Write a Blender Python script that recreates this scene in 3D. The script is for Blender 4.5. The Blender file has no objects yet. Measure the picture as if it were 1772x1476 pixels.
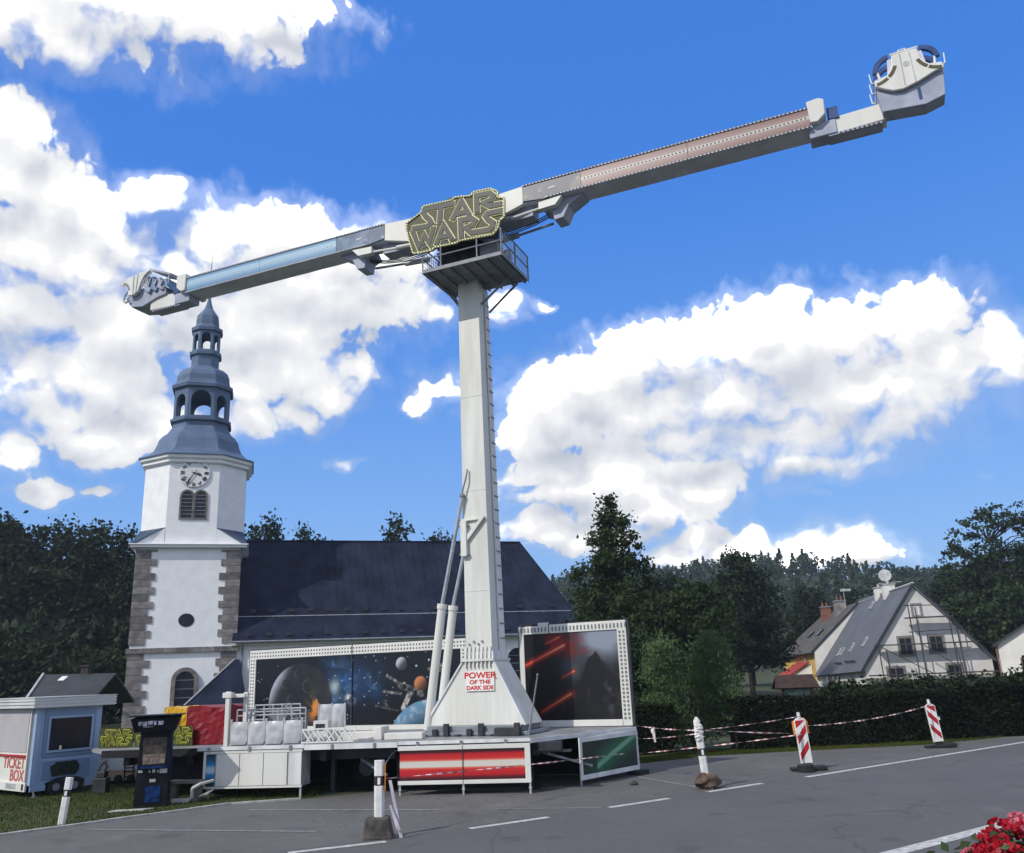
import bpy, math, random
import numpy as np
from mathutils import Vector, Matrix

random.seed(7)
RNG = np.random.default_rng(11)
SC = bpy.context.scene
COL = SC.collection
R = math.radians

# ------------------------------------------------------------------ camera
cam_data = bpy.data.cameras.new('camera')
cam = bpy.data.objects.new('camera', cam_data)
COL.objects.link(cam)
PITCH, ROLL, CAM_H = R(16.2), R(2.31), 2.4
fw = Vector((0, math.cos(PITCH), math.sin(PITCH)))
rt0, up0 = Vector((1, 0, 0)), Vector((0, -math.sin(PITCH), math.cos(PITCH)))
rt = rt0 * math.cos(ROLL) - up0 * math.sin(ROLL)
up = rt0 * math.sin(ROLL) + up0 * math.cos(ROLL)
cam.matrix_world = Matrix(((rt.x, up.x, -fw.x, 0), (rt.y, up.y, -fw.y, 0), (rt.z, up.z, -fw.z, CAM_H), (0, 0, 0, 1)))
cam_data.sensor_fit = 'HORIZONTAL'
cam_data.sensor_width = 36.0
cam_data.lens = 1478.0 / 1772.0 * 36.0
cam_data.clip_start = 0.1
cam_data.clip_end = 6000
SC.camera = cam

# ------------------------------------------------------------------ light
SUN_AZ, SUN_EL = R(-131.0), R(42.0)          # azimuth from +Y, positive to the right
SKY_STRENGTH, SUN_STRENGTH, EXPOSURE = 0.15, 3.3, 0.0
sun_dir = Vector((math.sin(SUN_AZ) * math.cos(SUN_EL), math.cos(SUN_AZ) * math.cos(SUN_EL), math.sin(SUN_EL)))
sun_data = bpy.data.lights.new('sun', 'SUN')
sun_data.energy = SUN_STRENGTH
sun_data.angle = R(0.6)
sun_data.color = (1.0, 0.95, 0.86)
sun = bpy.data.objects.new('sun', sun_data)
sun.rotation_euler = sun_dir.to_track_quat('Z', 'Y').to_euler()
sun.location = (0, 0, 60)
COL.objects.link(sun)
SC.view_settings.view_transform = 'Standard'
SC.view_settings.look = 'None'
SC.view_settings.exposure = EXPOSURE
SC.view_settings.gamma = 1
SC.view_settings.use_curve_mapping = False
SC.cycles.max_bounces = 5
SC.cycles.diffuse_bounces = 2
SC.cycles.transmission_bounces = 3

# ------------------------------------------------------------------ sky with clouds (all by direction)
CLOUDS = [(-33.3, 37.8, 8.57, 2.24), (-28.6, 40.2, 12.38, 2.26), (-23.5, 40.6, 8.93, 1.67), (-17.7, 41.7, 5.78, 1.09), (-31.4, 36.8, 3.45, 1.32), (-17.5, 39.5, 1.9, 0.49),
 (-18.7, 38.3, 1.4, 0.71), (-33.4, 32.0, 2.67, 1.87), (-31.6, 33.3, 1.3, 0.75), (-33.4, 29.3, 2.45, 2.09), (-30.7, 29.0, 2.95, 1.98), (-31.6, 25.8, 3.9, 2.73),
 (-28.2, 28.1, 2.87, 1.67), (-25.4, 29.4, 2.82, 1.42), (-23.7, 30.4, 1.46, 0.68), (-32.1, 22.3, 4.81, 3.3), (-28.5, 24.7, 4.1, 2.64), (-26.5, 21.8, 6.06, 3.1),
 (-25.9, 26.5, 2.36, 1.53), (-18.5, 28.6, 4.16, 1.9), (-15.7, 29.1, 2.71, 1.4), (-21.1, 27.1, 2.53, 1.57), (-22.1, 25.2, 3.3, 1.78), (-23.5, 23.6, 2.81, 1.97),
 (-12.9, 28.4, 2.07, 1.01), (-10.6, 29.1, 1.78, 0.98), (-9.1, 29.8, 0.81, 0.57), (-14.8, 26.2, 7.59, 2.86), (-9.9, 27.2, 4.66, 1.86), (-18.2, 22.7, 8.06, 3.06),
 (-11.5, 24.2, 5.44, 2.09), (-7.4, 24.7, 3.26, 1.69), (-4.9, 23.9, 1.4, 0.93), (-15.4, 20.3, 4.74, 2.3), (-19.1, 19.0, 3.71, 2.05), (-13.0, 18.5, 2.62, 1.9),
 (-10.7, 20.1, 1.79, 0.94), (-9.9, 21.6, 1.13, 0.76), (-30.7, 18.5, 5.18, 2.44), (-26.8, 18.6, 4.44, 2.14), (-29.2, 16.6, 3.86, 1.33), (-31.2, 13.5, 1.66, 1.12),
 (-27.5, 14.7, 3.22, 1.55), (-23.9, 16.4, 2.68, 1.59), (-24.8, 14.6, 1.87, 0.99), (-18.3, 16.8, 2.47, 1.45), (-14.9, 16.9, 1.92, 1.05), (-5.0, 19.2, 2.19, 0.86),
 (-6.7, 18.2, 1.71, 0.86), (-3.6, 19.9, 1.38, 0.69), (-29.6, 11.5, 1.96, 0.53), (-26.7, 11.7, 1.36, 0.39), (-11.4, 14.0, 1.08, 0.38), (18.3, 19.9, 7.45, 3.06),
 (17.5, 22.0, 2.33, 1.3), (15.4, 21.0, 3.01, 1.65), (12.2, 20.6, 3.97, 2.1), (8.5, 19.9, 4.04, 1.92), (4.8, 19.0, 3.63, 1.94), (2.3, 18.0, 2.73, 1.73),
 (26.7, 20.5, 2.59, 1.72), (29.0, 20.1, 1.6, 1.5), (24.2, 20.0, 2.69, 1.37), (22.7, 19.5, 3.14, 1.59), (28.0, 17.8, 3.93, 2.67), (31.9, 18.2, 1.49, 1.28),
 (32.1, 16.3, 2.61, 2.2), (26.9, 15.6, 5.39, 2.31), (21.9, 16.4, 7.39, 3.01), (14.5, 17.0, 7.62, 2.93), (8.6, 16.8, 6.62, 2.57), (2.6, 16.2, 4.5, 1.95),
 (17.9, 13.9, 6.85, 1.85), (25.0, 14.1, 4.41, 1.56), (12.3, 14.5, 6.39, 1.48), (20.2, 12.2, 4.28, 1.01), (2.8, 13.1, 3.32, 1.38), (6.4, 12.9, 3.5, 1.72),
 (9.5, 13.1, 2.38, 1.19), (11.4, 12.5, 2.13, 1.06), (4.3, 11.7, 4.82, 1.29), (8.1, 10.7, 5.15, 1.7), (12.0, 10.8, 2.1, 1.47), (13.6, 11.8, 1.88, 1.05),
 (1.4, 9.3, 3.05, 1.2), (4.1, 8.8, 2.6, 1.28), (7.2, 8.4, 2.99, 1.48), (12.1, 7.9, 2.48, 1.74), (10.8, 6.9, 3.73, 1.24), (15.3, 7.7, 1.53, 1.23),
 (14.9, 6.6, 3.21, 1.22), (18.8, 7.2, 2.12, 1.12), (20.9, 6.9, 2.07, 1.02), (19.4, 6.1, 4.19, 0.99), (22.4, 6.0, 1.28, 0.78), (28.7, 10.4, 0.61, 0.41),
 (2.8, 24.3, 1.17, 0.42), (-0.1, 24.6, 1.18, 0.85), (0.1, 23.6, 1.17, 0.64), (20.1, 10.4, 1.08, 0.32)]


class NT:
    """small helper to write node graphs"""
    def __init__(self, tree):
        self.t = tree

    def n(self, typ, ins=None, **props):
        nd = self.t.nodes.new(typ)
        for k, v in props.items():
            setattr(nd, k, v)
        for k, v in (ins or {}).items():
            if hasattr(v, 'is_output'):
                self.t.links.new(v, nd.inputs[k])
            else:
                nd.inputs[k].default_value = v
        return nd

    def m(self, op, a, b=None, c=None, clamp=False):
        ins = {0: a}
        if b is not None:
            ins[1] = b
        if c is not None:
            ins[2] = c
        return self.n('ShaderNodeMath', ins, operation=op, use_clamp=clamp).outputs[0]

    def v(self, op, a, b=None, c=None):
        ins = {0: a}
        if b is not None:
            ins[1] = b
        if c is not None:
            ins[2] = c
        nd = self.n('ShaderNodeVectorMath', ins, operation=op)
        return nd.outputs['Value'] if op in ('DOT_PRODUCT', 'LENGTH', 'DISTANCE') else nd.outputs[0]

    def mix(self, f, a, b, typ='RGBA'):
        nd = self.t.nodes.new('ShaderNodeMix')
        nd.data_type = typ
        i0, i1 = ((6, 7) if typ == 'RGBA' else (2, 3))
        for k, v in ((0, f), (i0, a), (i1, b)):
            if hasattr(v, 'is_output'):
                self.t.links.new(v, nd.inputs[k])
            else:
                nd.inputs[k].default_value = v
        return nd.outputs[2 if typ == 'RGBA' else 0]

    def smooth(self, x, lo, hi, a=0.0, b=1.0):
        nd = self.n('ShaderNodeMapRange', {0: x, 1: lo, 2: hi, 3: a, 4: b}, interpolation_type='SMOOTHSTEP')
        return nd.outputs[0]


def cloud_group():
    g = bpy.data.node_groups.new('cloud_density', 'ShaderNodeTree')
    g.interface.new_socket('P', in_out='INPUT', socket_type='NodeSocketVector')
    g.interface.new_socket('Dir', in_out='INPUT', socket_type='NodeSocketVector')
    g.interface.new_socket('D', in_out='OUTPUT', socket_type='NodeSocketFloat')
    g.interface.new_socket('M', in_out='OUTPUT', socket_type='NodeSocketFloat')
    g.interface.new_socket('B', in_out='OUTPUT', socket_type='NodeSocketFloat')
    q = NT(g)
    gi = g.nodes.new('NodeGroupInput')
    go = g.nodes.new('NodeGroupOutput')
    P, D3 = gi.outputs[0], gi.outputs[1]
    w1 = q.n('ShaderNodeTexNoise', {'Vector': P, 'Scale': 0.22, 'Detail': 3.0, 'Roughness': 0.55}, noise_dimensions='2D').outputs['Color']
    w2 = q.v('MULTIPLY_ADD', w1, (3.4, 2.6, 0), (-1.7, -1.3, 0))
    Pw = q.v('ADD', P, w2)
    sp3 = q.n('ShaderNodeSeparateXYZ', {0: Pw})
    XX3 = q.n('ShaderNodeCombineXYZ', {0: sp3.outputs[0], 1: sp3.outputs[0], 2: sp3.outputs[0]}).outputs[0]
    YY3 = q.n('ShaderNodeCombineXYZ', {0: sp3.outputs[1], 1: sp3.outputs[1], 2: sp3.outputs[1]}).outputs[0]
    acc = None
    for i in range(0, len(CLOUDS), 3):       # three puffs at a time, one per vector component
        c3 = (CLOUDS[i:i + 3] + CLOUDS[-3:])[:3]
        dx = q.v('MULTIPLY_ADD', XX3, tuple(1 / c[2] for c in c3), tuple(-c[0] / c[2] for c in c3))
        dy = q.v('MULTIPLY_ADD', YY3, tuple(1 / c[3] for c in c3), tuple(-c[1] / c[3] for c in c3))
        off = tuple(1.0 if c[2] * c[3] < 0.36 else 0.62 if c[2] * c[3] < 1.0 else 0.12 if c[2] * c[3] < 3.0 else 0.02 for c in c3)
        d2 = q.v('MULTIPLY_ADD', dx, dx, q.v('MULTIPLY_ADD', dy, dy, off))
        iv = q.v('DIVIDE', (1, 1, 1), d2)
        iv = q.v('MULTIPLY', iv, iv)
        acc = q.v('MULTIPLY', iv, iv) if acc is None else q.v('MULTIPLY_ADD', iv, iv, acc)
    s3 = q.n('ShaderNodeSeparateXYZ', {0: acc}).outputs      # smooth union of all puffs
    acc = q.m('POWER', q.m('ADD', q.m('ADD', s3[0], s3[1]), q.m('ADD', s3[2], 1e-6)), -0.25)
    dist = q.m('SQRT', q.m('MAXIMUM', acc, 0.0))
    M = q.m('SUBTRACT', 1.0, dist)
    # outside the view the same kind of broken cumulus goes on
    big = q.n('ShaderNodeTexNoise', {'Vector': D3, 'Scale': 3.2, 'Detail': 2.0, 'Roughness': 0.5}).outputs[0]
    gen = q.m('MULTIPLY', q.m('SUBTRACT', big, 0.45), 5.0)
    sep = q.n('ShaderNodeSeparateXYZ', {0: P})
    ax = q.smooth(q.m('ABSOLUTE', sep.outputs[0]), 36, 44)
    ay = q.smooth(sep.outputs[1], 42, 48)
    out = q.m('MAXIMUM', ax, ay)
    M = q.m('MAXIMUM', M, q.m('SUBTRACT', gen, q.m('MULTIPLY', q.m('SUBTRACT', 1.0, out), 9.0)))
    M = q.m('MAXIMUM', M, -1.2)
    M = q.m('MINIMUM', M, 0.8)
    n1 = q.n('ShaderNodeTexNoise', {'Vector': Pw, 'Scale': 0.40, 'Detail': 7.0, 'Roughness': 0.58}, noise_dimensions='2D').outputs[0]
    vo = q.n('ShaderNodeTexVoronoi', {'Vector': q.v('ADD', P, q.v('MULTIPLY', w1, (1.6, 1.6, 1.6))), 'Scale': 0.52, 'Detail': 2.0, 'Roughness': 0.55, 'Smoothness': 0.25}, feature='SMOOTH_F1', normalize=True, voronoi_dimensions='2D')
    bil = q.m('MULTIPLY', q.m('SUBTRACT', 0.40, vo.outputs[0]), 0.95)
    t = q.m('ADD', q.m('MULTIPLY', q.m('SUBTRACT', n1, 0.5), 1.15), bil)
    D = q.m('ADD', M, t)
    g.links.new(M, go.inputs[1])
    g.links.new(q.m('ADD', q.m('MULTIPLY', q.m('SUBTRACT', n1, 0.5), 0.55), q.m('MULTIPLY', bil, 0.9)), go.inputs[2])
    g.links.new(D, go.inputs[0])
    return g


world = bpy.data.worlds.new('World')
SC.world = world
world.use_nodes = True
world.cycles.sampling_method = 'NONE'
wt = world.node_tree
wt.nodes.clear()
W = NT(wt)
sky = W.n('ShaderNodeTexSky', sky_type='NISHITA', sun_disc=False, sun_elevation=SUN_EL, sun_rotation=SUN_AZ,
          altitude=400.0, air_density=1.0, dust_density=0.35, ozone_density=2.2)
skyc = W.n('ShaderNodeHueSaturation', {'Hue': 0.505, 'Saturation': 1.22, 'Value': 1.0, 'Fac': 1.0, 'Color': sky.outputs[0]}).outputs[0]
tc = W.n('ShaderNodeTexCoord').outputs['Generated']
dirn = W.v('NORMALIZE', tc)
sp = W.n('ShaderNodeSeparateXYZ', {0: dirn})
az = W.m('MULTIPLY', W.m('ARCTAN2', sp.outputs[0], sp.outputs[1]), 57.29578)
el = W.m('MULTIPLY', W.m('ARCSINE', sp.outputs[2]), 57.29578)
P0 = W.n('ShaderNodeCombineXYZ', {0: az, 1: el, 2: 0.0}).outputs[0]
G = cloud_group()


def dens(off):
    nd = wt.nodes.new('ShaderNodeGroup')
    nd.node_tree = G
    wt.links.new(W.v('ADD', P0, (off[0], off[1], 0)), nd.inputs[0])
    wt.links.new(dirn, nd.inputs[1])
    return nd.outputs


G0, G1, G2 = dens((0, 0)), dens((-0.45, 0.65)), dens((-0.8, 2.4))
D0 = G0[0]
soft = W.n('ShaderNodeTexNoise', {'Vector': P0, 'Scale': 0.11, 'Detail': 2.0}, noise_dimensions='2D').outputs[0]
alpha = W.smooth(W.m('DIVIDE', D0, W.smooth(soft, 0.42, 0.60, 0.24, 0.85)), 0.0, 1.0)
wisp = W.m('MULTIPLY', W.smooth(D0, -0.5, 0.1), 0.14)
alpha = W.m('MAXIMUM', alpha, wisp)
alpha = W.m('MULTIPLY', alpha, W.smooth(el, -1.0, 2.0))
broad = W.n('ShaderNodeTexNoise', {'Vector': P0, 'Scale': 0.16, 'Detail': 3.0, 'Roughness': 0.5}, noise_dimensions='2D').outputs[0]
lit = W.m('ADD', 0.62, W.m('MULTIPLY', W.m('SUBTRACT', G0[2], G1[2]), 0.26))
lit = W.m('ADD', lit, W.m('MULTIPLY', W.m('SUBTRACT', G0[1], G2[1]), 0.42))
lit = W.m('ADD', lit, W.m('MULTIPLY', W.m('SUBTRACT', broad, 0.5), 0.55))
lit = W.m('SUBTRACT', lit, W.m('MULTIPLY', W.smooth(G2[1], 0.30, 0.8), 0.10))
lit = W.m('MAXIMUM', W.m('MINIMUM', lit, 1.0), 0.0)
K = 1.0 / (SKY_STRENGTH * 2 ** EXPOSURE)


def ramp(f, stops):
    nd = W.n('ShaderNodeValToRGB', {0: f})
    e = nd.color_ramp.elements
    e[0].position, e[0].color = stops[0][0], (*stops[0][1], 1)
    e[1].position, e[1].color = stops[-1][0], (*stops[-1][1], 1)
    for p, c in stops[1:-1]:
        x = e.new(p)
        x.color = (*c, 1)
    return nd.outputs[0]


def scaled(c, k):
    o = W.v('SCALE', c)
    wt.nodes[-1].inputs['Scale'].default_value = k
    return o


ccol = scaled(ramp(lit, [(0.0, (0.20, 0.22, 0.26)), (0.30, (0.27, 0.285, 0.315)), (0.52, (0.345, 0.352, 0.37)), (0.72, (0.42, 0.42, 0.42)), (1.0, (1.0, 0.98, 0.95))]), K * 2.35)
grad = scaled(ramp(W.m('DIVIDE', el, 90.0), [(0.0, (0.34, 0.58, 0.95)), (0.10, (0.22, 0.46, 0.93)), (0.22, (0.105, 0.32, 0.87)), (0.36, (0.052, 0.235, 0.80)), (0.55, (0.045, 0.21, 0.74)), (1.0, (0.03, 0.14, 0.55))]), K)
skyc = W.mix(0.12, grad, skyc)
mixed = W.mix(alpha, skyc, ccol)
bg = W.n('ShaderNodeBackground', {'Color': mixed, 'Strength': SKY_STRENGTH})
wo = W.n('ShaderNodeOutputWorld')
wt.links.new(bg.outputs[0], wo.inputs[0])

# ------------------------------------------------------------------ materials
def srgb(r, g, b):
    return tuple(((c / 255) / 12.92 if c / 255 <= 0.04045 else ((c / 255 + 0.055) / 1.055) ** 2.4) for c in (r, g, b))


MATS = {}


def mat(name, col, rough=0.6, var=0.15, scale=3.0, metal=0.0, bump=0.0, bscale=40.0, detail=6.0, col2=None, spec=0.4, rnd=0.0, streak=False):
    if name in MATS:
        return MATS[name]
    m = bpy.data.materials.new(name)
    m.use_nodes = True
    t = m.node_tree
    q = NT(t)
    b = t.nodes['Principled BSDF']
    b.inputs['Roughness'].default_value = rough
    b.inputs['Metallic'].default_value = metal
    b.inputs['Specular IOR Level'].default_value = spec
    co = q.n('ShaderNodeTexCoord').outputs['Object']
    if streak:
        co2 = q.v('MULTIPLY', co, (1, 1, 0.12))
    else:
        co2 = co
    ns = q.n('ShaderNodeTexNoise', {'Vector': co2, 'Scale': scale, 'Detail': detail, 'Roughness': 0.62}).outputs[0]
    c2 = col2 if col2 else tuple(c * (1 - var * 1.6) for c in col)
    c1 = col if col2 else tuple(min(1, c * (1 + var * 0.6)) for c in col)
    f = q.smooth(ns, 0.3, 0.72)
    cc = q.mix(f, (*c2, 1), (*c1, 1))
    if rnd > 0:
        oi = q.n('ShaderNodeObjectInfo').outputs['Random']
        val = q.m('ADD', 1 - rnd, q.m('MULTIPLY', oi, 2 * rnd))
        cc = q.v('SCALE', cc)
        sc_n = t.nodes[-1]
        t.links.new(val, sc_n.inputs['Scale'])
    t.links.new(cc, b.inputs['Base Color'])
    rr = q.m('ADD', rough - 0.08, q.m('MULTIPLY', ns, 0.16))
    t.links.new(rr, b.inputs['Roughness'])
    if bump > 0:
        n2 = q.n('ShaderNodeTexNoise', {'Vector': co, 'Scale': bscale, 'Detail': 5.0, 'Roughness': 0.6}).outputs[0]
        bp = q.n('ShaderNodeBump', {'Strength': bump, 'Distance': 0.02, 'Height': n2})
        t.links.new(bp.outputs[0], b.inputs['Normal'])
    MATS[name] = m
    return m


def leafmat(name, c1, c2, trans=0.3):
    m = bpy.data.materials.new(name)
    m.use_nodes = True
    t = m.node_tree
    q = NT(t)
    t.nodes.clear()
    co = q.n('ShaderNodeTexCoord').outputs['Object']
    ns = q.n('ShaderNodeTexNoise', {'Vector': co, 'Scale': 0.55, 'Detail': 5.0}).outputs[0]
    geo = q.n('ShaderNodeNewGeometry').outputs['Random Per Island']
    f = q.m('ADD', q.m('MULTIPLY', q.smooth(ns, 0.35, 0.65), 0.6), q.m('MULTIPLY', geo, 0.4))
    cc = q.mix(f, (*c1, 1), (*c2, 1))
    d = q.n('ShaderNodeBsdfPrincipled', {'Base Color': cc, 'Roughness': 0.6, 'Specular IOR Level': 0.08})
    tr = q.n('ShaderNodeBsdfTranslucent', {'Color': cc})
    mx = q.n('ShaderNodeMixShader', {0: trans, 1: d.outputs[0], 2: tr.outputs[0]})
    o = q.n('ShaderNodeOutputMaterial', {0: mx.outputs[0]})
    return m


def printmat(name, rough=0.35):
    m = bpy.data.materials.new(name)
    m.use_nodes = True
    t = m.node_tree
    b = t.nodes['Principled BSDF']
    a = t.nodes.new('ShaderNodeVertexColor')
    a.layer_name = 'Col'
    t.links.new(a.outputs[0], b.inputs['Base Color'])
    b.inputs['Roughness'].default_value = rough
    return m


M_white = mat('white_paint', (0.72, 0.72, 0.68), 0.45, 0.10, 1.2, col2=(0.62, 0.61, 0.56), streak=True)
M_cream = mat('cream_paint', (0.72, 0.725, 0.68), 0.42, 0.1, 2.2, col2=(0.56, 0.555, 0.50), streak=True, detail=9.0, bump=0.04, bscale=3)
M_sidegrey = mat('pale_grey_steel', (0.70, 0.715, 0.71), 0.5, 0.15, 2.0, streak=True)
M_grey = mat('grey_steel', (0.22, 0.24, 0.27), 0.5, 0.2, 3.0)
M_lgrey = mat('light_grey_steel', (0.45, 0.46, 0.47), 0.45, 0.2, 3.0)
M_dark = mat('dark_steel', (0.035, 0.038, 0.045), 0.55, 0.3, 4.0)
M_black = mat('black_fabric', (0.012, 0.012, 0.014), 0.8, 0.3, 4.0)
M_chrome = mat('piston_steel', (0.55, 0.56, 0.58), 0.25, 0.1, 4.0, metal=0.7)
M_red = mat('red_print', (0.55, 0.02, 0.02), 0.45, 0.1, 3.0)
M_tarp_r = mat('red_tarpaulin', (0.22, 0.009, 0.016), 0.38, 0.2, 2.5, bump=0.25, bscale=4)
M_tarp_y = mat('yellow_tarpaulin', (0.62, 0.36, 0.02), 0.4, 0.15, 2.5, bump=0.25, bscale=4)
M_pad = mat('silver_padding', (0.50, 0.51, 0.53), 0.35, 0.15, 5.0, bump=0.35, bscale=9)
M_bulb = mat('bulb_glass', (0.22, 0.22, 0.20), 0.25, 0.2, 5.0)
M_bulbw = mat('white_bulb', (0.75, 0.74, 0.70), 0.25, 0.1, 5.0)
M_oldyel = mat('faded_yellow_trim', (0.80, 0.78, 0.42), 0.5, 0.15, 4.0)
M_olive = mat('olive_backing', (0.095, 0.088, 0.035), 0.6, 0.25, 4.0)
M_letdark = mat('letter_face', (0.040, 0.040, 0.034), 0.5, 0.25, 8.0)
M_neon = mat('bright_yellow_letters', (0.50, 0.52, 0.03), 0.5, 0.1, 5.0)
M_plaster = mat('white_plaster', (0.84, 0.845, 0.85), 0.85, 0.05, 1.3, col2=(0.75, 0.76, 0.775), bump=0.12, bscale=14, detail=9.0)
M_stone = mat('sandstone', (0.24, 0.22, 0.21), 0.9, 0.3, 2.2, rnd=0.3, bump=0.8, bscale=7, col2=(0.115, 0.105, 0.105))
M_slate = mat('slate_blue_sheet', (0.019, 0.025, 0.048), 0.8, 0.3, 0.6, bump=0.15, bscale=3, spec=0.06)
M_dome = mat('patinated_sheet_metal', (0.095, 0.145, 0.235), 0.5, 0.15, 0.8, spec=0.4)
M_glass = mat('dark_window_glass', (0.012, 0.017, 0.030), 0.25, 0.2, 2.0, spec=0.3)
M_clock = mat('clock_white', (0.74, 0.74, 0.72), 0.6, 0.05, 2.0)
M_ink = mat('black_ink', (0.02, 0.02, 0.022), 0.6, 0.1, 2.0)
M_render = mat('rough_grey_render', (0.68, 0.665, 0.645), 0.9, 0.12, 0.9, col2=(0.56, 0.545, 0.53), bump=0.2, bscale=12)
M_housewhite = mat('house_white', (0.72, 0.70, 0.66), 0.85, 0.08, 0.7)
M_yel = mat('house_yellow', (0.62, 0.40, 0.10), 0.85, 0.08, 0.7)
M_roofg = mat('grey_roof_sheet', (0.105, 0.112, 0.13), 0.6, 0.15, 0.6)
M_roofb = mat('brown_grey_tiles', (0.10, 0.095, 0.085), 0.8, 0.3, 1.5, bump=0.4, bscale=6)
M_roofd = mat('dark_roof', (0.035, 0.042, 0.046), 0.7, 0.2, 1.2)
M_redroof = mat('red_porch_roof', (0.35, 0.05, 0.035), 0.7, 0.2, 2.0)
M_brick = mat('brick_red', (0.25, 0.10, 0.07), 0.85, 0.3, 6.0)
M_wood = mat('weathered_wood', (0.16, 0.12, 0.09), 0.8, 0.25, 3.0)
M_scaf = mat('scaffold_tube', (0.05, 0.048, 0.05), 0.6, 0.2, 3.0)
M_bluegrey = mat('pale_blue_paint', (0.30, 0.42, 0.60), 0.4, 0.08, 1.5, col2=(0.26, 0.37, 0.54))
M_bluedk = mat('mid_blue_paint', (0.17, 0.26, 0.42), 0.4, 0.08, 1.5)
M_shut = mat('roller_shutter', (0.48, 0.46, 0.48), 0.5, 0.06, 1.5)
M_rubber = mat('black_rubber', (0.018, 0.018, 0.018), 0.8, 0.3, 8.0)
M_stoneb = mat('rough_block', (0.095, 0.085, 0.08), 0.9, 0.4, 5.0, bump=0.8, bscale=14)
M_post = mat('delineator_white', (0.74, 0.74, 0.72), 0.45, 0.12, 5.0)
M_refl = mat('reflector_white', (0.82, 0.81, 0.78), 0.3, 0.05, 5.0)
M_sigred = mat('signal_red', (0.42, 0.012, 0.02), 0.4, 0.08, 5.0)
M_sigor = mat('signal_orange', (0.75, 0.28, 0.03), 0.4, 0.08, 5.0)
M_trunk = mat('bark', (0.045, 0.037, 0.03), 0.9, 0.3, 4.0, bump=0.5, bscale=10)
M_tan = mat('tan_panel', (0.52, 0.37, 0.22), 0.6, 0.15, 2.0)
M_cable = mat('pale_cable', (0.5, 0.5, 0.47), 0.6, 0.1, 5.0)
M_arcade = mat('arcade_black', (0.006, 0.007, 0.012), 0.5, 0.3, 3.0, spec=0.2)
M_arcblue = mat('arcade_blue', (0.006, 0.035, 0.15), 0.4, 0.6, 9.0, spec=0.2)
M_navy = mat('navy_padding', (0.02, 0.06, 0.20), 0.45, 0.2, 4.0)
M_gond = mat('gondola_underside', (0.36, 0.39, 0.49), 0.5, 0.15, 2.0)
M_mark = mat('road_marking', (0.60, 0.60, 0.57), 0.75, 0.12, 9.0, col2=(0.30, 0.30, 0.295), detail=10.0)
M_markf = mat('worn_road_marking', (0.27, 0.27, 0.27), 0.8, 0.2, 7.0, col2=(0.13, 0.13, 0.135))
M_kerb = mat('kerb_stone', (0.36, 0.36, 0.34), 0.85, 0.2, 5.0)


def print_ramp(name, axis, stops, rough=0.4, rot=0.0, lo=0, hi=1):
    """flat print: colour bands along one object axis"""
    m = bpy.data.materials.new(name)
    m.use_nodes = True
    t = m.node_tree
    q = NT(t)
    b = t.nodes['Principled BSDF']
    co = q.n('ShaderNodeTexCoord').outputs['Object']
    if rot:
        mp = q.n('ShaderNodeMapping', {0: co, 2: (0, rot, 0)})
        co = mp.outputs[0]
    s = q.n('ShaderNodeSeparateXYZ', {0: co}).outputs[axis]
    f = q.n('ShaderNodeMapRange', {0: s, 1: lo, 2: hi, 3: 0.0, 4: 1.0}).outputs[0]
    rp = q.n('ShaderNodeValToRGB', {0: f})
    e = rp.color_ramp.elements
    while len(e) > 1:
        e.remove(e[0])
    e[0].position = stops[0][0]
    e[0].color = (*stops[0][1], 1)
    for p, c in stops[1:]:
        x = e.new(p)
        x.color = (*c, 1)
    t.links.new(rp.outputs[0], b.inputs['Base Color'])
    b.inputs['Roughness'].default_value = rough
    return m


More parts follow.
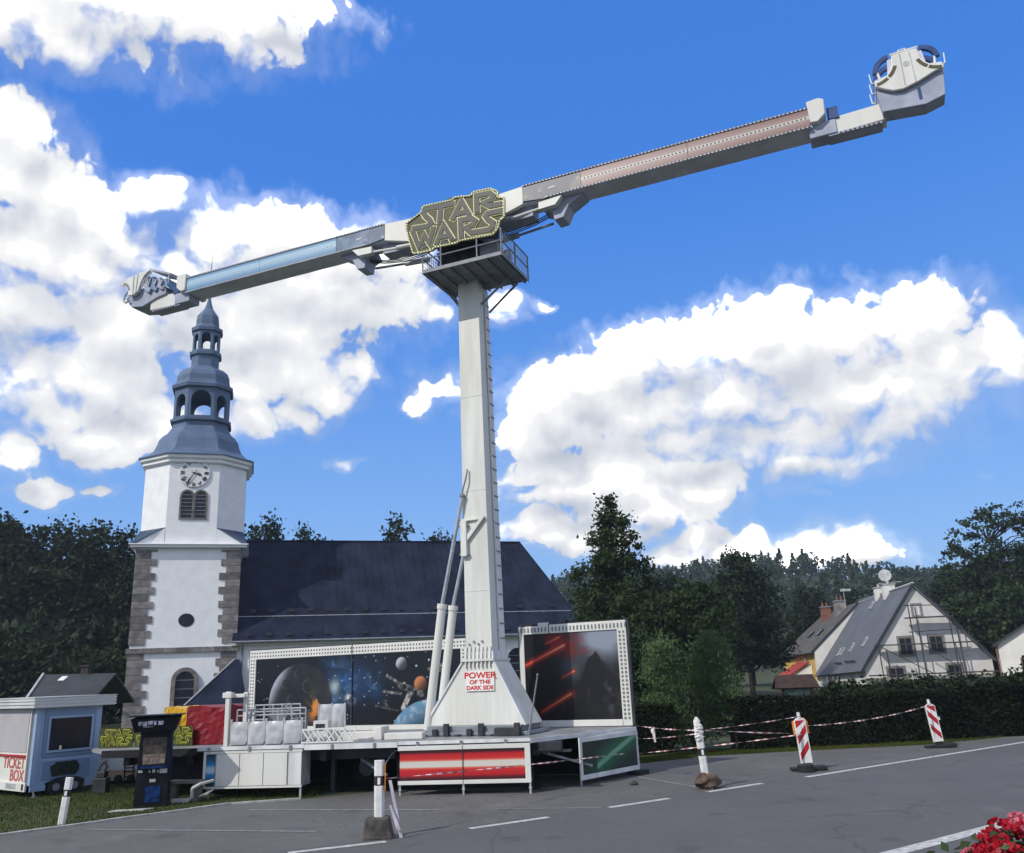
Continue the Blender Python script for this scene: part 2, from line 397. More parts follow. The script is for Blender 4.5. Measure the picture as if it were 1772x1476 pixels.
# ------------------------------------------------------------------ mesh builders
class B:
    def __init__(self):
        self.v, self.f = [], []

    def add(self, vs, fs):
        o = len(self.v)
        self.v += [tuple(p) for p in vs]
        self.f += [tuple(i + o for i in f) for f in fs]
        return self

    def hexa(self, p):   # 8 points: bottom 4 ccw, top 4 ccw
        return self.add(p, [(3, 2, 1, 0), (4, 5, 6, 7), (0, 1, 5, 4), (1, 2, 6, 5), (2, 3, 7, 6), (3, 0, 4, 7)])

    def box(self, x0, x1, y0, y1, z0, z1):
        return self.hexa([(x0, y0, z0), (x1, y0, z0), (x1, y1, z0), (x0, y1, z0), (x0, y0, z1), (x1, y0, z1), (x1, y1, z1), (x0, y1, z1)])

    def frust(self, b0, z0, b1, z1):   # rectangles (x0,x1,y0,y1)
        return self.hexa([(b0[0], b0[2], z0), (b0[1], b0[2], z0), (b0[1], b0[3], z0), (b0[0], b0[3], z0),
                          (b1[0], b1[2], z1), (b1[1], b1[2], z1), (b1[1], b1[3], z1), (b1[0], b1[3], z1)])

    def prism(self, pts, y0, y1):      # polygon in x,z extruded along y
        n = len(pts)
        a = sum(pts[i][0] * pts[(i + 1) % n][1] - pts[(i + 1) % n][0] * pts[i][1] for i in range(n))
        if a < 0:
            pts = pts[::-1]
        vs = [(x, y0, z) for x, z in pts] + [(x, y1, z) for x, z in pts]
        fs = [tuple(range(n)), tuple(range(2 * n - 1, n - 1, -1))] + [(i, i + n, (i + 1) % n + n, (i + 1) % n) for i in range(n)]
        return self.add(vs, fs)

    def slab(self, pts, z0, z1):       # polygon in x,y extruded along z
        n = len(pts)
        a = sum(pts[i][0] * pts[(i + 1) % n][1] - pts[(i + 1) % n][0] * pts[i][1] for i in range(n))
        if a < 0:
            pts = pts[::-1]
        vs = [(x, y, z0) for x, y in pts] + [(x, y, z1) for x, y in pts]
        fs = [tuple(range(n - 1, -1, -1)), tuple(range(n, 2 * n))] + [(i, (i + 1) % n, (i + 1) % n + n, i + n) for i in range(n)]
        return self.add(vs, fs)

    def plate(self, pts, th):          # planar 3-d polygon with thickness
        P = [Vector(p) for p in pts]
        nn = (P[1] - P[0]).cross(P[2] - P[0]).normalized() * th
        n = len(P)
        vs = P + [p - nn for p in P]
        fs = [tuple(range(n)), tuple(range(2 * n - 1, n - 1, -1))] + [((i + 1) % n, i, i + n, (i + 1) % n + n) for i in range(n)]
        return self.add(vs, fs)

    def tube(self, p0, p1, r0, r1=None, n=10, caps=True):
        p0, p1 = Vector(p0), Vector(p1)
        r1 = r0 if r1 is None else r1
        d = (p1 - p0).normalized()
        a = d.orthogonal().normalized()
        b = d.cross(a)
        vs = []
        for p, r in ((p0, r0), (p1, r1)):
            for i in range(n):
                t = 2 * math.pi * i / n
                vs.append(p + (a * math.cos(t) + b * math.sin(t)) * r)
        fs = [(i, (i + 1) % n, (i + 1) % n + n, i + n) for i in range(n)]
        if caps:
            fs += [tuple(range(n - 1, -1, -1)), tuple(range(n, 2 * n))]
        return self.add(vs, fs)

    def path(self, pts, r, n=8):
        for a, b in zip(pts[:-1], pts[1:]):
            self.tube(a, b, r, r, n)
        return self

    def beam(self, p0, p1, w, h=None):
        h = w if h is None else h
        p0, p1 = Vector(p0), Vector(p1)
        d = (p1 - p0).normalized()
        a = d.cross(Vector((0, 0, 1)))
        a = Vector((1, 0, 0)) if a.length < 1e-3 else a.normalized()
        b = a.cross(d)
        a, b = a * w / 2, b * h / 2
        return self.hexa([p0 - a - b, p0 + a - b, p1 + a - b, p1 - a - b, p0 - a + b, p0 + a + b, p1 + a + b, p1 - a + b])

    def lathe(self, prof, unit, cx, cy):   # prof: (r,z); unit: ring of unit points
        n = len(unit)
        vs = []
        for r, z in prof:
            vs += [(cx + ux * r, cy + uy * r, z) for ux, uy in unit]
        fs = []
        for k in range(len(prof) - 1):
            for i in range(n):
                fs.append((k * n + i, k * n + (i + 1) % n, (k + 1) * n + (i + 1) % n, (k + 1) * n + i))
        fs += [tuple(range(n - 1, -1, -1)), tuple(range((len(prof) - 1) * n, len(prof) * n))]
        return self.add(vs, fs)

    def sphere(self, c, r, n=8, m=5, sq=(1, 1, 1)):
        prof = []
        vs, fs = [], []
        for k in range(1, m):
            th = math.pi * k / m
            for i in range(n):
                ph = 2 * math.pi * i / n
                vs.append((c[0] + r * sq[0] * math.sin(th) * math.cos(ph), c[1] + r * sq[1] * math.sin(th) * math.sin(ph), c[2] - r * sq[2] * math.cos(th)))
        for k in range(m - 2):
            for i in range(n):
                fs.append((k * n + i, k * n + (i + 1) % n, (k + 1) * n + (i + 1) % n, (k + 1) * n + i))
        b, t = len(vs), len(vs) + 1
        vs += [(c[0], c[1], c[2] - r * sq[2]), (c[0], c[1], c[2] + r * sq[2])]
        for i in range(n):
            fs.append((b, (i + 1) % n, i))
            fs.append((t, (m - 2) * n + i, (m - 2) * n + (i + 1) % n))
        return self.add(vs, fs)

    def bulb(self, x, y, z, r):       # little bulb bulging towards -y
        vs = [(x - r, y, z - r), (x + r, y, z - r), (x + r, y, z + r), (x - r, y, z + r), (x, y - r * 1.1, z)]
        return self.add(vs, [(0, 1, 4), (1, 2, 4), (2, 3, 4), (3, 0, 4)])


def mesh_obj(name, b, material, parent=None, bevel=0.0, smooth=False, kind=None, label=None):
    me = bpy.data.meshes.new(name)
    me.from_pydata(b.v, [], b.f)
    me.update()
    if material:
        me.materials.append(material)
    if smooth:
        for p in me.polygons:
            p.use_smooth = True
    o = bpy.data.objects.new(name, me)
    COL.objects.link(o)
    if parent:
        o.parent = parent
    if bevel > 0:
        md = o.modifiers.new('bevel', 'BEVEL')
        md.width = bevel
        md.segments = 2
        md.limit_method = 'ANGLE'
        md.angle_limit = R(40)
    if kind:
        o['kind'] = kind
    if label:
        o['label'] = label
    return o


def thing(name, label, cat, loc=(0, 0, 0), rz=0.0, group=None):
    o = bpy.data.objects.new(name, None)
    o.empty_display_size = 0.3
    COL.objects.link(o)
    o.location = loc
    o.rotation_euler = (0, 0, rz)
    return tag(o, label, cat, group)


def tag(o, label, cat, group=None):
    o['label'] = label
    o['category'] = cat
    if group:
        o['group'] = group
    return o


def rock(b, c, r, sq, seed, n=11, m=8, jit=0.16):
    o = len(b.v)
    b.sphere(c, r, n, m, sq)
    g = random.Random(seed)
    for i in range(o, len(b.v)):
        p = Vector(b.v[i]) - Vector(c)
        p *= 1 + g.uniform(-jit, jit)
        b.v[i] = tuple(Vector(c) + p)
    return b


def np_mesh(name, V, F, material, parent=None, kind=None, smooth=False):
    V = np.asarray(V, dtype=np.float32)
    F = np.asarray(F, dtype=np.int32)
    me = bpy.data.meshes.new(name)
    me.vertices.add(len(V))
    me.vertices.foreach_set('co', V.ravel())
    k = F.shape[1]
    me.loops.add(F.size)
    me.loops.foreach_set('vertex_index', F.ravel())
    me.polygons.add(len(F))
    me.polygons.foreach_set('loop_start', np.arange(0, F.size, k, dtype=np.int32))
    me.polygons.foreach_set('loop_total', np.full(len(F), k, dtype=np.int32))
    if smooth:
        me.polygons.foreach_set('use_smooth', np.ones(len(F), dtype=bool))
    me.update(calc_edges=True)
    me.materials.append(material)
    o = bpy.data.objects.new(name, me)
    COL.objects.link(o)
    if parent:
        o.parent = parent
    if kind:
        o['kind'] = kind
    return o


def dup(root, loc=None, rz=None, scale=None, label=None):
    r = root.copy()
    COL.objects.link(r)
    if loc is not None:
        r.location = loc
    if rz is not None:
        r.rotation_euler = (0, 0, rz)
    if scale is not None:
        r.scale = scale
    if label:
        r['label'] = label
    for ch in list(root.children):
        c = ch.copy()
        COL.objects.link(c)
        c.parent = r
        for g in ch.children:
            d = g.copy()
            COL.objects.link(d)
            d.parent = c
    return r


def text_obj(name, s, size, material, parent, loc, rot=(R(90), 0, 0), sx=1.0, ext=0.004, bold=0.0, align='CENTER'):
    cu = bpy.data.curves.new(name + '_curve', 'FONT')
    cu.body = s
    cu.size = size
    cu.extrude = ext
    cu.offset = bold
    cu.align_x = align
    cu.align_y = 'CENTER'
    cu.resolution_u = 3
    t = bpy.data.objects.new(name + '_tmp', cu)
    COL.objects.link(t)
    dg = bpy.context.evaluated_depsgraph_get()
    me = bpy.data.meshes.new_from_object(t.evaluated_get(dg))
    bpy.data.objects.remove(t)
    me.materials.clear()
    me.materials.append(material)
    o = bpy.data.objects.new(name, me)
    COL.objects.link(o)
    o.parent = parent
    o.location = loc
    o.rotation_euler = rot
    o.scale = (sx, 1, 1)
    return o


def stroke(pts, w):
    """2-d ribbon of width w along a polyline with mitred joints -> list of quads (each 4 points)"""
    P = [Vector((p[0], p[1])) for p in pts]
    n = len(P)
    L_, R_ = [], []
    for i in range(n):
        if i == 0:
            d = (P[1] - P[0]).normalized()
            nn = Vector((-d.y, d.x))
            p, k = P[0] - d * w * 0.42, 1
        elif i == n - 1:
            d = (P[-1] - P[-2]).normalized()
            nn = Vector((-d.y, d.x))
            p, k = P[-1] + d * w * 0.42, 1
        else:
            d0, d1 = (P[i] - P[i - 1]).normalized(), (P[i + 1] - P[i]).normalized()
            nn = Vector((-(d0 + d1).y, (d0 + d1).x))
            nn = Vector((-d0.y, d0.x)) if nn.length < 1e-4 else nn.normalized()
            k = 1 / max(0.55, nn.dot(Vector((-d0.y, d0.x))))
            p = P[i]
        L_.append(p + nn * w / 2 * k)
        R_.append(p - nn * w / 2 * k)
    return L_, R_


def ribbon(b, pts, w, y0, y1):
    L_, R_ = stroke(pts, w)
    n = len(L_)
    vs = []
    for l, r in zip(L_, R_):
        vs += [(l.x, y0, l.y), (r.x, y0, r.y), (r.x, y1, r.y), (l.x, y1, l.y)]
    fs = [(0, 3, 2, 1)]
    for i in range(n - 1):
        a, c = i * 4, i * 4 + 4
        fs += [(a, a + 1, c + 1, c), (a + 1, a + 2, c + 2, c + 1), (a + 2, a + 3, c + 3, c + 2), (a + 3, a, c, c + 3)]
    a = (n - 1) * 4
    fs.append((a, a + 1, a + 2, a + 3))
    b.add(vs, fs)


def resample(pts, step):
    out = []
    for a, b in zip(pts[:-1], pts[1:]):
        L = math.hypot(b[0] - a[0], b[1] - a[1])
        k = max(1, int(L / step))
        out += [(a[0] + (b[0] - a[0]) * i / k, a[1] + (b[1] - a[1]) * i / k, (b[0] - a[0]) / L, (b[1] - a[1]) / L) for i in range(k)]
    return out


# ================================================================== ground, road, hill
def smoothstep(a, b, x):
    t = np.clip((x - a) / (b - a), 0, 1)
    return t * t * (3 - 2 * t)


def hill_z(x, y):
    hgt = 12 + 20 * smoothstep(-90, 60, x) + 3 * np.sin(x * 0.03) + 2.5 * np.sin(x * 0.071 + 1)
    return hgt * smoothstep(125, 340, y + 0.15 * np.abs(x) * (x < 0))


def struct(o):
    o['kind'] = 'structure'
    return o


xs = np.concatenate([np.linspace(-900, -220, 8), np.linspace(-200, 330, 54), np.linspace(360, 900, 8)])
ys = np.concatenate([np.linspace(-400, -60, 6), np.linspace(-40, 110, 16), np.linspace(120, 420, 31), np.linspace(450, 900, 8)])
XX, YY = np.meshgrid(xs, ys)
ZZ = hill_z(XX, YY)
nx_, ny_ = len(xs), len(ys)
idx = np.arange(nx_ * ny_).reshape(ny_, nx_)
Fq = np.stack([idx[:-1, :-1], idx[:-1, 1:], idx[1:, 1:], idx[1:, :-1]], -1).reshape(-1, 4)
M_ground = mat('meadow_ground', (0.055, 0.068, 0.022), 0.95, 0.3, 0.35, col2=(0.030, 0.042, 0.014), bump=0.5, bscale=14)
ground = struct(np_mesh('ground', np.stack([XX, YY, ZZ], -1).reshape(-1, 3), Fq, M_ground, smooth=True))


def asphalt(name, a, b_, speck):
    m = bpy.data.materials.new(name)
    m.use_nodes = True
    t = m.node_tree
    q = NT(t)
    bs = t.nodes['Principled BSDF']
    co = q.n('ShaderNodeTexCoord').outputs['Object']
    big = q.n('ShaderNodeTexNoise', {'Vector': co, 'Scale': 0.35, 'Detail': 6.0, 'Roughness': 0.65}).outputs[0]
    fine = q.n('ShaderNodeTexNoise', {'Vector': co, 'Scale': 55.0, 'Detail': 3.0, 'Roughness': 0.7}).outputs[0]
    mid = q.n('ShaderNodeTexNoise', {'Vector': co, 'Scale': 7.0, 'Detail': 5.0, 'Roughness': 0.75}).outputs[0]
    c = q.mix(q.smooth(big, 0.3, 0.7), (*a, 1), (*b_, 1))
    c = q.mix(q.m('MULTIPLY', q.smooth(mid, 0.52, 0.75), 0.35), c, (*[x * 1.7 for x in b_], 1))
    k = q.m('ADD', 1 - speck, q.m('MULTIPLY', fine, 2 * speck))
    c2 = q.v('SCALE', c)
    t.links.new(k, t.nodes[-1].inputs['Scale'])
    # thin dark repair seams
    ed = q.n('ShaderNodeTexVoronoi', {'Vector': q.v('ADD', co, q.v('SCALE', q.n('ShaderNodeTexNoise', {'Vector': co, 'Scale': 0.8, 'Detail': 4.0}).outputs['Color'])), 'Scale': 0.17}, feature='DISTANCE_TO_EDGE').outputs[0]
    cr_ = q.smooth(ed, 0.0015, 0.006, 0.80, 1.0)
    c3 = q.v('SCALE', c2)
    t.links.new(cr_, t.nodes[-1].inputs['Scale'])
    # darker oil spots and paler dust patches
    oil = q.n('ShaderNodeTexNoise', {'Vector': co, 'Scale': 1.1, 'Detail': 3.0, 'Roughness': 0.5}).outputs[0]
    c4 = q.v('SCALE', c3)
    k4 = q.m('MULTIPLY', q.smooth(oil, 0.60, 0.72, 1.0, 0.76), q.smooth(oil, 0.28, 0.40, 1.15, 1.0))
    sc4 = [nd for nd in t.nodes if nd.type == 'VECT_MATH' and nd.outputs[0] == c4][0]
    t.links.new(k4, sc4.inputs['Scale'])
    t.links.new(c4, bs.inputs['Base Color'])
    bs.inputs['Roughness'].default_value = 0.88
    bs.inputs['Specular IOR Level'].default_value = 0.25
    bp = q.n('ShaderNodeBump', {'Strength': 0.35, 'Distance': 0.01, 'Height': fine})
    t.links.new(bp.outputs[0], bs.inputs['Normal'])
    return m


M_asph = asphalt('road_asphalt', (0.092, 0.092, 0.094), (0.106, 0.106, 0.107), 0.26)
M_bay = asphalt('bay_asphalt', (0.100, 0.099, 0.097), (0.126, 0.125, 0.122), 0.36)

BAY = [(-30, -2), (-16, 8), (-12, 13), (-9.39, 16.5), (-6.26, 19.5), (-4.86, 19.85), (-3, 20.9), (0, 22.6), (2.97, 24.31), (5.25, 25.66),
       (7.42, 25.96), (11.56, 26.33), (15.43, 28.2), (24, 33.6), (60, 61), (60, 40), (0, -10)]
b = B()
b.add([(x, y, 0.004) for x, y in BAY], [tuple(range(len(BAY)))[::-1]])
me_b = struct(mesh_obj('lay_by', b, M_bay))
LINE = [(-40, 2.5), (-14, 9.9), (-8, 12.1), (-3.3, 13.92), (-0.96, 15.25), (1.5, 16.92), (3.57, 18.4), (6.07, 20.18), (14.21, 26.03), (30, 37.4), (80, 74)]


def curve_at(off, k=12):
    """densely resampled lane line offset to the camera side"""
    pts = []
    P = [Vector(p) for p in LINE]
    for i in range(len(P) - 1):
        p0 = P[max(i - 1, 0)]
        p1, p2 = P[i], P[i + 1]
        p3 = P[min(i + 2, len(P) - 1)]
        for j in range(k):
            t = j / k
            m1, m2 = (p2 - p0) / 2, (p3 - p1) / 2
            q = (2 * t ** 3 - 3 * t ** 2 + 1) * p1 + (t ** 3 - 2 * t ** 2 + t) * m1 + (-2 * t ** 3 + 3 * t ** 2) * p2 + (t ** 3 - t ** 2) * m2
            pts.append(q)
    pts.append(P[-1])
    out = []
    for i, p in enumerate(pts):
        d = (pts[min(i + 1, len(pts) - 1)] - pts[max(i - 1, 0)]).normalized()
        out.append((p.x + d.y * off, p.y - d.x * off))
    return out


def strip(name, o0, o1, z, m, a=None, c=None):
    A, C_ = curve_at(o0), curve_at(o1)
    if a is not None:
        sel = [i for i in range(len(A)) if a <= A[i][0] <= c]
        A, C_ = [A[i] for i in sel], [C_[i] for i in sel]
    n = len(A)
    b = B()
    b.add([(x, y, z) for x, y in A] + [(x, y, z) for x, y in C_], [(i + n, i + n + 1, i + 1, i) for i in range(n - 1)])
    return struct(mesh_obj(name, b, m))


strip('road', -0.25, 7.3, 0.008, M_asph)
strip('road_edge_line', 0.0, 0.15, 0.012, M_mark, 6.0, 80)
strip('road_near_line', 5.62, 5.86, 0.012, M_mark)
DENSE = curve_at(0.0, 60)
cum = [0]
for i in range(1, len(DENSE)):
    cum.append(cum[-1] + math.hypot(DENSE[i][0] - DENSE[i - 1][0], DENSE[i][1] - DENSE[i - 1][1]))


def dash(p0, p1):
    d = Vector((p1[0] - p0[0], p1[1] - p0[1])).normalized()
    nn = Vector((d.y, -d.x)) * 0.075
    b = B()
    b.add([(p0[0] - nn.x, p0[1] - nn.y, 0.012), (p0[0] + nn.x, p0[1] + nn.y, 0.012), (p1[0] + nn.x, p1[1] + nn.y, 0.012), (p1[0] - nn.x, p1[1] - nn.y, 0.012)], [(0, 1, 2, 3)])
    struct(mesh_obj('lane_dash', b, M_mark))


for p0, p1 in (((-3.55, 13.8), (-2.2, 14.4)), ((-0.96, 15.27), (0.37, 16.1)), ((1.5, 16.92), (2.72, 17.75)), ((3.6, 18.42), (4.95, 19.38)), ((-7.3, 12.2), (-6.0, 12.8))):
    dash(p0, p1)
for p0, p1, w in (((-8.0, 16.83), (-3.57, 15.6), 0.05), ((-5.6, 18.53), (-1.67, 17.5), 0.06), ((-0.6, 17.3), (1.35, 16.95), 0.04), ((2.6, 21.4), (3.55, 19.2), 0.05)):
    d = Vector((p1[0] - p0[0], p1[1] - p0[1])).normalized()
    nn = Vector((d.y, -d.x)) * w
    b = B()
    b.add([(p0[0] - nn.x, p0[1] - nn.y, 0.01), (p0[0] + nn.x, p0[1] + nn.y, 0.01), (p1[0] + nn.x, p1[1] + nn.y, 0.01), (p1[0] - nn.x, p1[1] - nn.y, 0.01)], [(0, 1, 2, 3), ])
    struct(mesh_obj('parking_line', b, M_markf))
# flush kerb stones along the grass verge, each a stone of its own
KB = [(-12, 13), (-9.39, 16.5), (-6.26, 19.5), (-4.86, 19.85)]
kerb = struct(bpy.data.objects.new('kerb', None))
COL.objects.link(kerb)
for (x0, y0), (x1, y1) in zip(KB[:-1], KB[1:]):
    L_ = math.hypot(x1 - x0, y1 - y0)
    k = int(L_ / 0.8)
    ang = math.atan2(y1 - y0, x1 - x0)
    for i in range(k):
        b = B().box(0.006, L_ / k - 0.006, -0.05, 0.07, -0.05, 0.035 + random.uniform(0, 0.012))
        o = mesh_obj('kerb_stone', b, M_kerb, kerb)
        t = i / k
        o.location = (x0 + (x1 - x0) * t, y0 + (y1 - y0) * t, 0)
        o.rotation_euler = (0, 0, ang)

# ================================================================== church
church = thing('church', 'white church with stone quoins, clock tower with blue-grey onion spire and dark slate roof', 'church', (-22.29, 58, 0), R(17))
KR = 0.485
UNIT = [(-KR, -1), (KR, -1), (1, -KR), (1, KR), (KR, 1), (-KR, 1), (-1, KR), (-1, -KR)]
CY = 3.4
tower = B().box(-3.3, 3.3, 0, 6.6, -0.5, 11.55)
mesh_obj('tower_wall', tower, M_plaster, church)
# quoins: each stone a part
for side in (-1, 1):
    z = 0.0
    i = 0
    while z < 11.4:
        h = 0.47 if z + 0.47 < 11.45 else 11.45 - z
        if not (4.62 < z + h / 2 < 5.05):
            w = (0.98 if i % 2 else 1.33) + random.uniform(-0.06, 0.06)
            x0, x1 = (-3.37, -3.37 + w) if side < 0 else (3.37 - w, 3.37)
            jj = random.uniform(0, 0.02)
            b = B().box(x0, x1, -0.06 - jj, 0.9, z + 0.01, z + h - 0.012)
            mesh_obj('quoin_stone', b, M_stone, church, bevel=0.015)
        z += h
        i += 1
k = 9
for i in range(k):
    x0, x1 = -3.5 + 7.0 * i / k, -3.5 + 7.0 * (i + 1) / k
    mesh_obj('string_course_stone', B().box(x0 + 0.006, x1 - 0.006, -0.16 - random.uniform(0, 0.015), 0.0, 4.66, 4.98), M_stone, church)
mesh_obj('cornice', B().box(-3.72, 3.72, -0.36, 6.9, 11.55, 11.72).box(-3.82, 3.82, -0.46, 7.0, 11.72, 11.80), M_plaster, church, bevel=0.02)
mesh_obj('belfry_wall', B().lathe([(3.4, 11.8), (3.4, 17.5)], UNIT, 0, CY), M_plaster, church)
# corner skirts between the square base and the octagonal belfry
for sx in (-1, 1):
    for sy in (-1, 1):
        cx, cy = sx * 3.72, CY + sy * 3.72
        Pa = (sx * 1.66, CY + sy * 3.42, 12.95)
        Pb = (sx * 3.42, CY + sy * 1.66, 12.95)
        c_ = (cx, cy, 11.82)
        sk = B().add([c_, Pa, Pb, (sx * 1.6, CY + sy * 1.6, 12.0)], [(0, 1, 2), (0, 2, 1), (0, 1, 3), (0, 2, 3)])
        mesh_obj('corner_skirt_roof', sk, M_dome, church)
for pts in (((-3.7, 11.81), (-1.67, 12.9), (-1.67, 11.81)), ((3.7, 11.81), (1.67, 12.9), (1.67, 11.81))):
    mesh_obj('corner_gablet', B().prism(list(pts), -0.02, 0.3), M_plaster, church)
mesh_obj('belfry_cornice', B().lathe([(3.42, 17.45), (3.62, 17.55), (3.62, 17.72), (3.78, 17.84), (3.80, 18.05)], UNIT, 0, CY), M_plaster, church)
mesh_obj('bell_roof', B().lathe([(3.9, 18.05), (3.9, 18.12), (3.35, 18.4), (3.0, 18.75), (2.85, 19.15), (2.72, 19.6), (2.5, 19.95), (2.2, 20.25), (2.02, 20.6), (1.95, 20.7)], UNIT, 0, CY), M_dome, church)
mesh_obj('lantern_drum', B().lathe([(1.93, 20.7), (1.9, 21.05), (2.1, 21.12), (2.12, 21.3), (1.95, 21.36), (1.95, 21.5)], UNIT, 0, CY), M_dome, church)


def arcade(r, z0, z1, zs, th, pw):
    """eight arched openings, open right through"""
    n = 8
    for i in range(n):
        a, c = Vector(UNIT[i]) * r, Vector(UNIT[(i + 1) % n]) * r
        L_ = (c - a).length
        d = (c - a) / L_
        w = L_ - 2 * pw
        rad = w / 2
        zs_ = min(zs, z1 - rad - 0.12)
        pts = [(0, z0), (0, z1), (L_, z1), (L_, z0), (L_ - pw, z0), (L_ - pw, zs_)]
        pts += [(L_ / 2 + rad * math.cos(t), zs_ + rad * math.sin(t)) for t in np.linspace(0.25, math.pi - 0.25, 9)]
        pts += [(pw, zs_), (pw, z0)]
        b = B().prism(pts, 0, th)
        nrm = Vector((d.y, -d.x))
        b.v = [(a.x + d.x * x - nrm.x * y, CY + a.y + d.y * x - nrm.y * y, z) for x, y, z in b.v]
        mesh_obj('lantern_arch', b, M_dome, church)


arcade(1.92, 21.5, 23.65, 22.75, 0.22, 0.24)
mesh_obj('middle_bell_roof', B().lathe([(1.95, 23.65), (2.12, 23.72), (2.15, 23.95), (1.95, 24.1), (1.86, 24.35), (1.84, 24.75), (1.7, 25.1), (1.4, 25.42), (1.06, 25.6), (0.98, 25.7)], UNIT, 0, CY), M_dome, church)
mesh_obj('upper_drum', B().lathe([(0.97, 25.7), (0.97, 26.55), (1.12, 26.62), (1.14, 26.85), (1.0, 26.92), (0.98, 27.05)], UNIT, 0, CY), M_dome, church)
arcade(0.97, 27.05, 28.55, 28.1, 0.14, 0.15)
mesh_obj('onion_cap', B().lathe([(0.98, 28.55), (1.1, 28.6), (1.13, 28.85), (0.92, 28.98), (0.82, 29.2), (0.82, 29.55), (0.77, 29.95), (0.55, 30.3), (0.33, 30.65), (0.2, 31.1), (0.11, 31.6), (0.05, 32.1)], UNIT, 0, CY), M_dome, church, smooth=False)
mesh_obj('finial_rod', B().tube((0, CY, 32.0), (0, CY, 35.6), 0.045, 0.02, 6).sphere((0, CY, 33.0), 0.13), M_dark, church)
# clock
CZ = 16.78
ring = [(math.cos(t), math.sin(t)) for t in np.linspace(0, 2 * math.pi, 40, endpoint=False)]
clock = mesh_obj('clock_face', B().prism([(x * 1.02, CZ + z * 1.02) for x, z in ring], -0.10, 0.0), M_clock, church, bevel=0.02)
rb = B()
for (x0, z0), (x1, z1) in zip(ring, ring[1:] + ring[:1]):
    for ra, rbb in ((0.97, 1.02), (0.62, 0.645)):
        rb.hexa([(x0 * ra, -0.125, CZ + z0 * ra), (x0 * rbb, -0.125, CZ + z0 * rbb), (x0 * rbb, -0.095, CZ + z0 * rbb), (x0 * ra, -0.095, CZ + z0 * ra),
                 (x1 * ra, -0.125, CZ + z1 * ra), (x1 * rbb, -0.125, CZ + z1 * rbb), (x1 * rbb, -0.095, CZ + z1 * rbb), (x1 * ra, -0.095, CZ + z1 * ra)])
mesh_obj('clock_ring', rb, M_grey, clock)
for i, s in enumerate(['XII', 'I', 'II', 'III', 'IIII', 'V', 'VI', 'VII', 'VIII', 'IX', 'X', 'XI']):
    t = R(90 - 30 * i)
    text_obj('clock_numeral', s, 0.36, M_ink, clock, (0.80 * math.cos(t), -0.115, CZ + 0.80 * math.sin(t)), (R(90), t - R(90) if True else 0, 0), 0.75, 0.01, 0.012)
    clock.children[-1].rotation_euler = (Matrix.Rotation(-(t - R(90)), 3, 'Y') @ Matrix.Rotation(R(90), 3, 'X')).to_euler()


def hand(L_, w, tail, deg, y):
    t = R(90 - deg)
    d = Vector((math.cos(t), math.sin(t)))
    nn = Vector((-d.y, d.x))
    pts = [d * -tail + nn * w * .4, d * -tail - nn * w * .4, d * 0.5 * L_ - nn * w, d * 0.72 * L_ - nn * w * 1.9, d * L_, d * 0.72 * L_ + nn * w * 1.9, d * 0.5 * L_ + nn * w]
    mesh_obj('clock_hand', B().prism([(p.x, CZ + p.y) for p in pts], y, y + 0.02), M_ink, clock)


hand(0.86, 0.035, 0.3, 212, -0.17)
hand(0.50, 0.05, 0.2, 107, -0.145)


def arch_pts(x0, x1, z0, z1, n=12):
    r = (x1 - x0) / 2
    return [(x0, z0), (x1, z0)] + [((x0 + x1) / 2 + r * math.cos(t), z1 - r + r * math.sin(t)) for t in np.linspace(0, math.pi, n)]


def arch_window(x0, x1, z0, z1, fw_, y=0.0, bars=3, frame=M_stone, jamb=0.12):
    outer = arch_pts(x0 - fw_, x1 + fw_, z0 - fw_ * 0.8, z1 + fw_)
    inner = arch_pts(x0, x1, z0, z1)
    b = B()
    n = len(outer)
    for i in range(n):
        j = (i + 1) % n
        b.hexa([(outer[i][0], y - jamb, outer[i][1]), (inner[i][0], y - jamb, inner[i][1]), (inner[i][0], y + 0.02, inner[i][1]), (outer[i][0], y + 0.02, outer[i][1]),
                (outer[j][0], y - jamb, outer[j][1]), (inner[j][0], y - jamb, inner[j][1]), (inner[j][0], y + 0.02, inner[j][1]), (outer[j][0], y + 0.02, outer[j][1])])
    fr = mesh_obj('window', b, frame, church)
    mesh_obj('pane', B().prism(inner, y - 0.02, y + 0.01), M_glass, fr)
    bb = B()
    for k in range(1, bars + 1):
        z = z0 + (z1 - z0) * k / (bars + 1)
        bb.box(x0, x1, y - 0.04, y - 0.021, z - 0.02, z + 0.02)
    mesh_obj('glazing_bar', bb, M_grey, fr)


arch_window(-0.74, -0.03, 13.62, 15.5, 0.12, 0.0, 6, jamb=0.08)
arch_window(0.16, 0.86, 13.62, 15.5, 0.12, 0.0, 6, jamb=0.08)
arch_window(-0.34, 0.82, 1.25, 3.45, 0.26, 0.0, 3, jamb=0.16)
ov = [(0.08 + 0.5 * math.cos(t), 6.74 + 0.44 * math.sin(t)) for t in np.linspace(0, 2 * math.pi, 24, endpoint=False)]
mesh_obj('oval_window', B().prism(ov, -0.025, 0.01), M_glass, church)
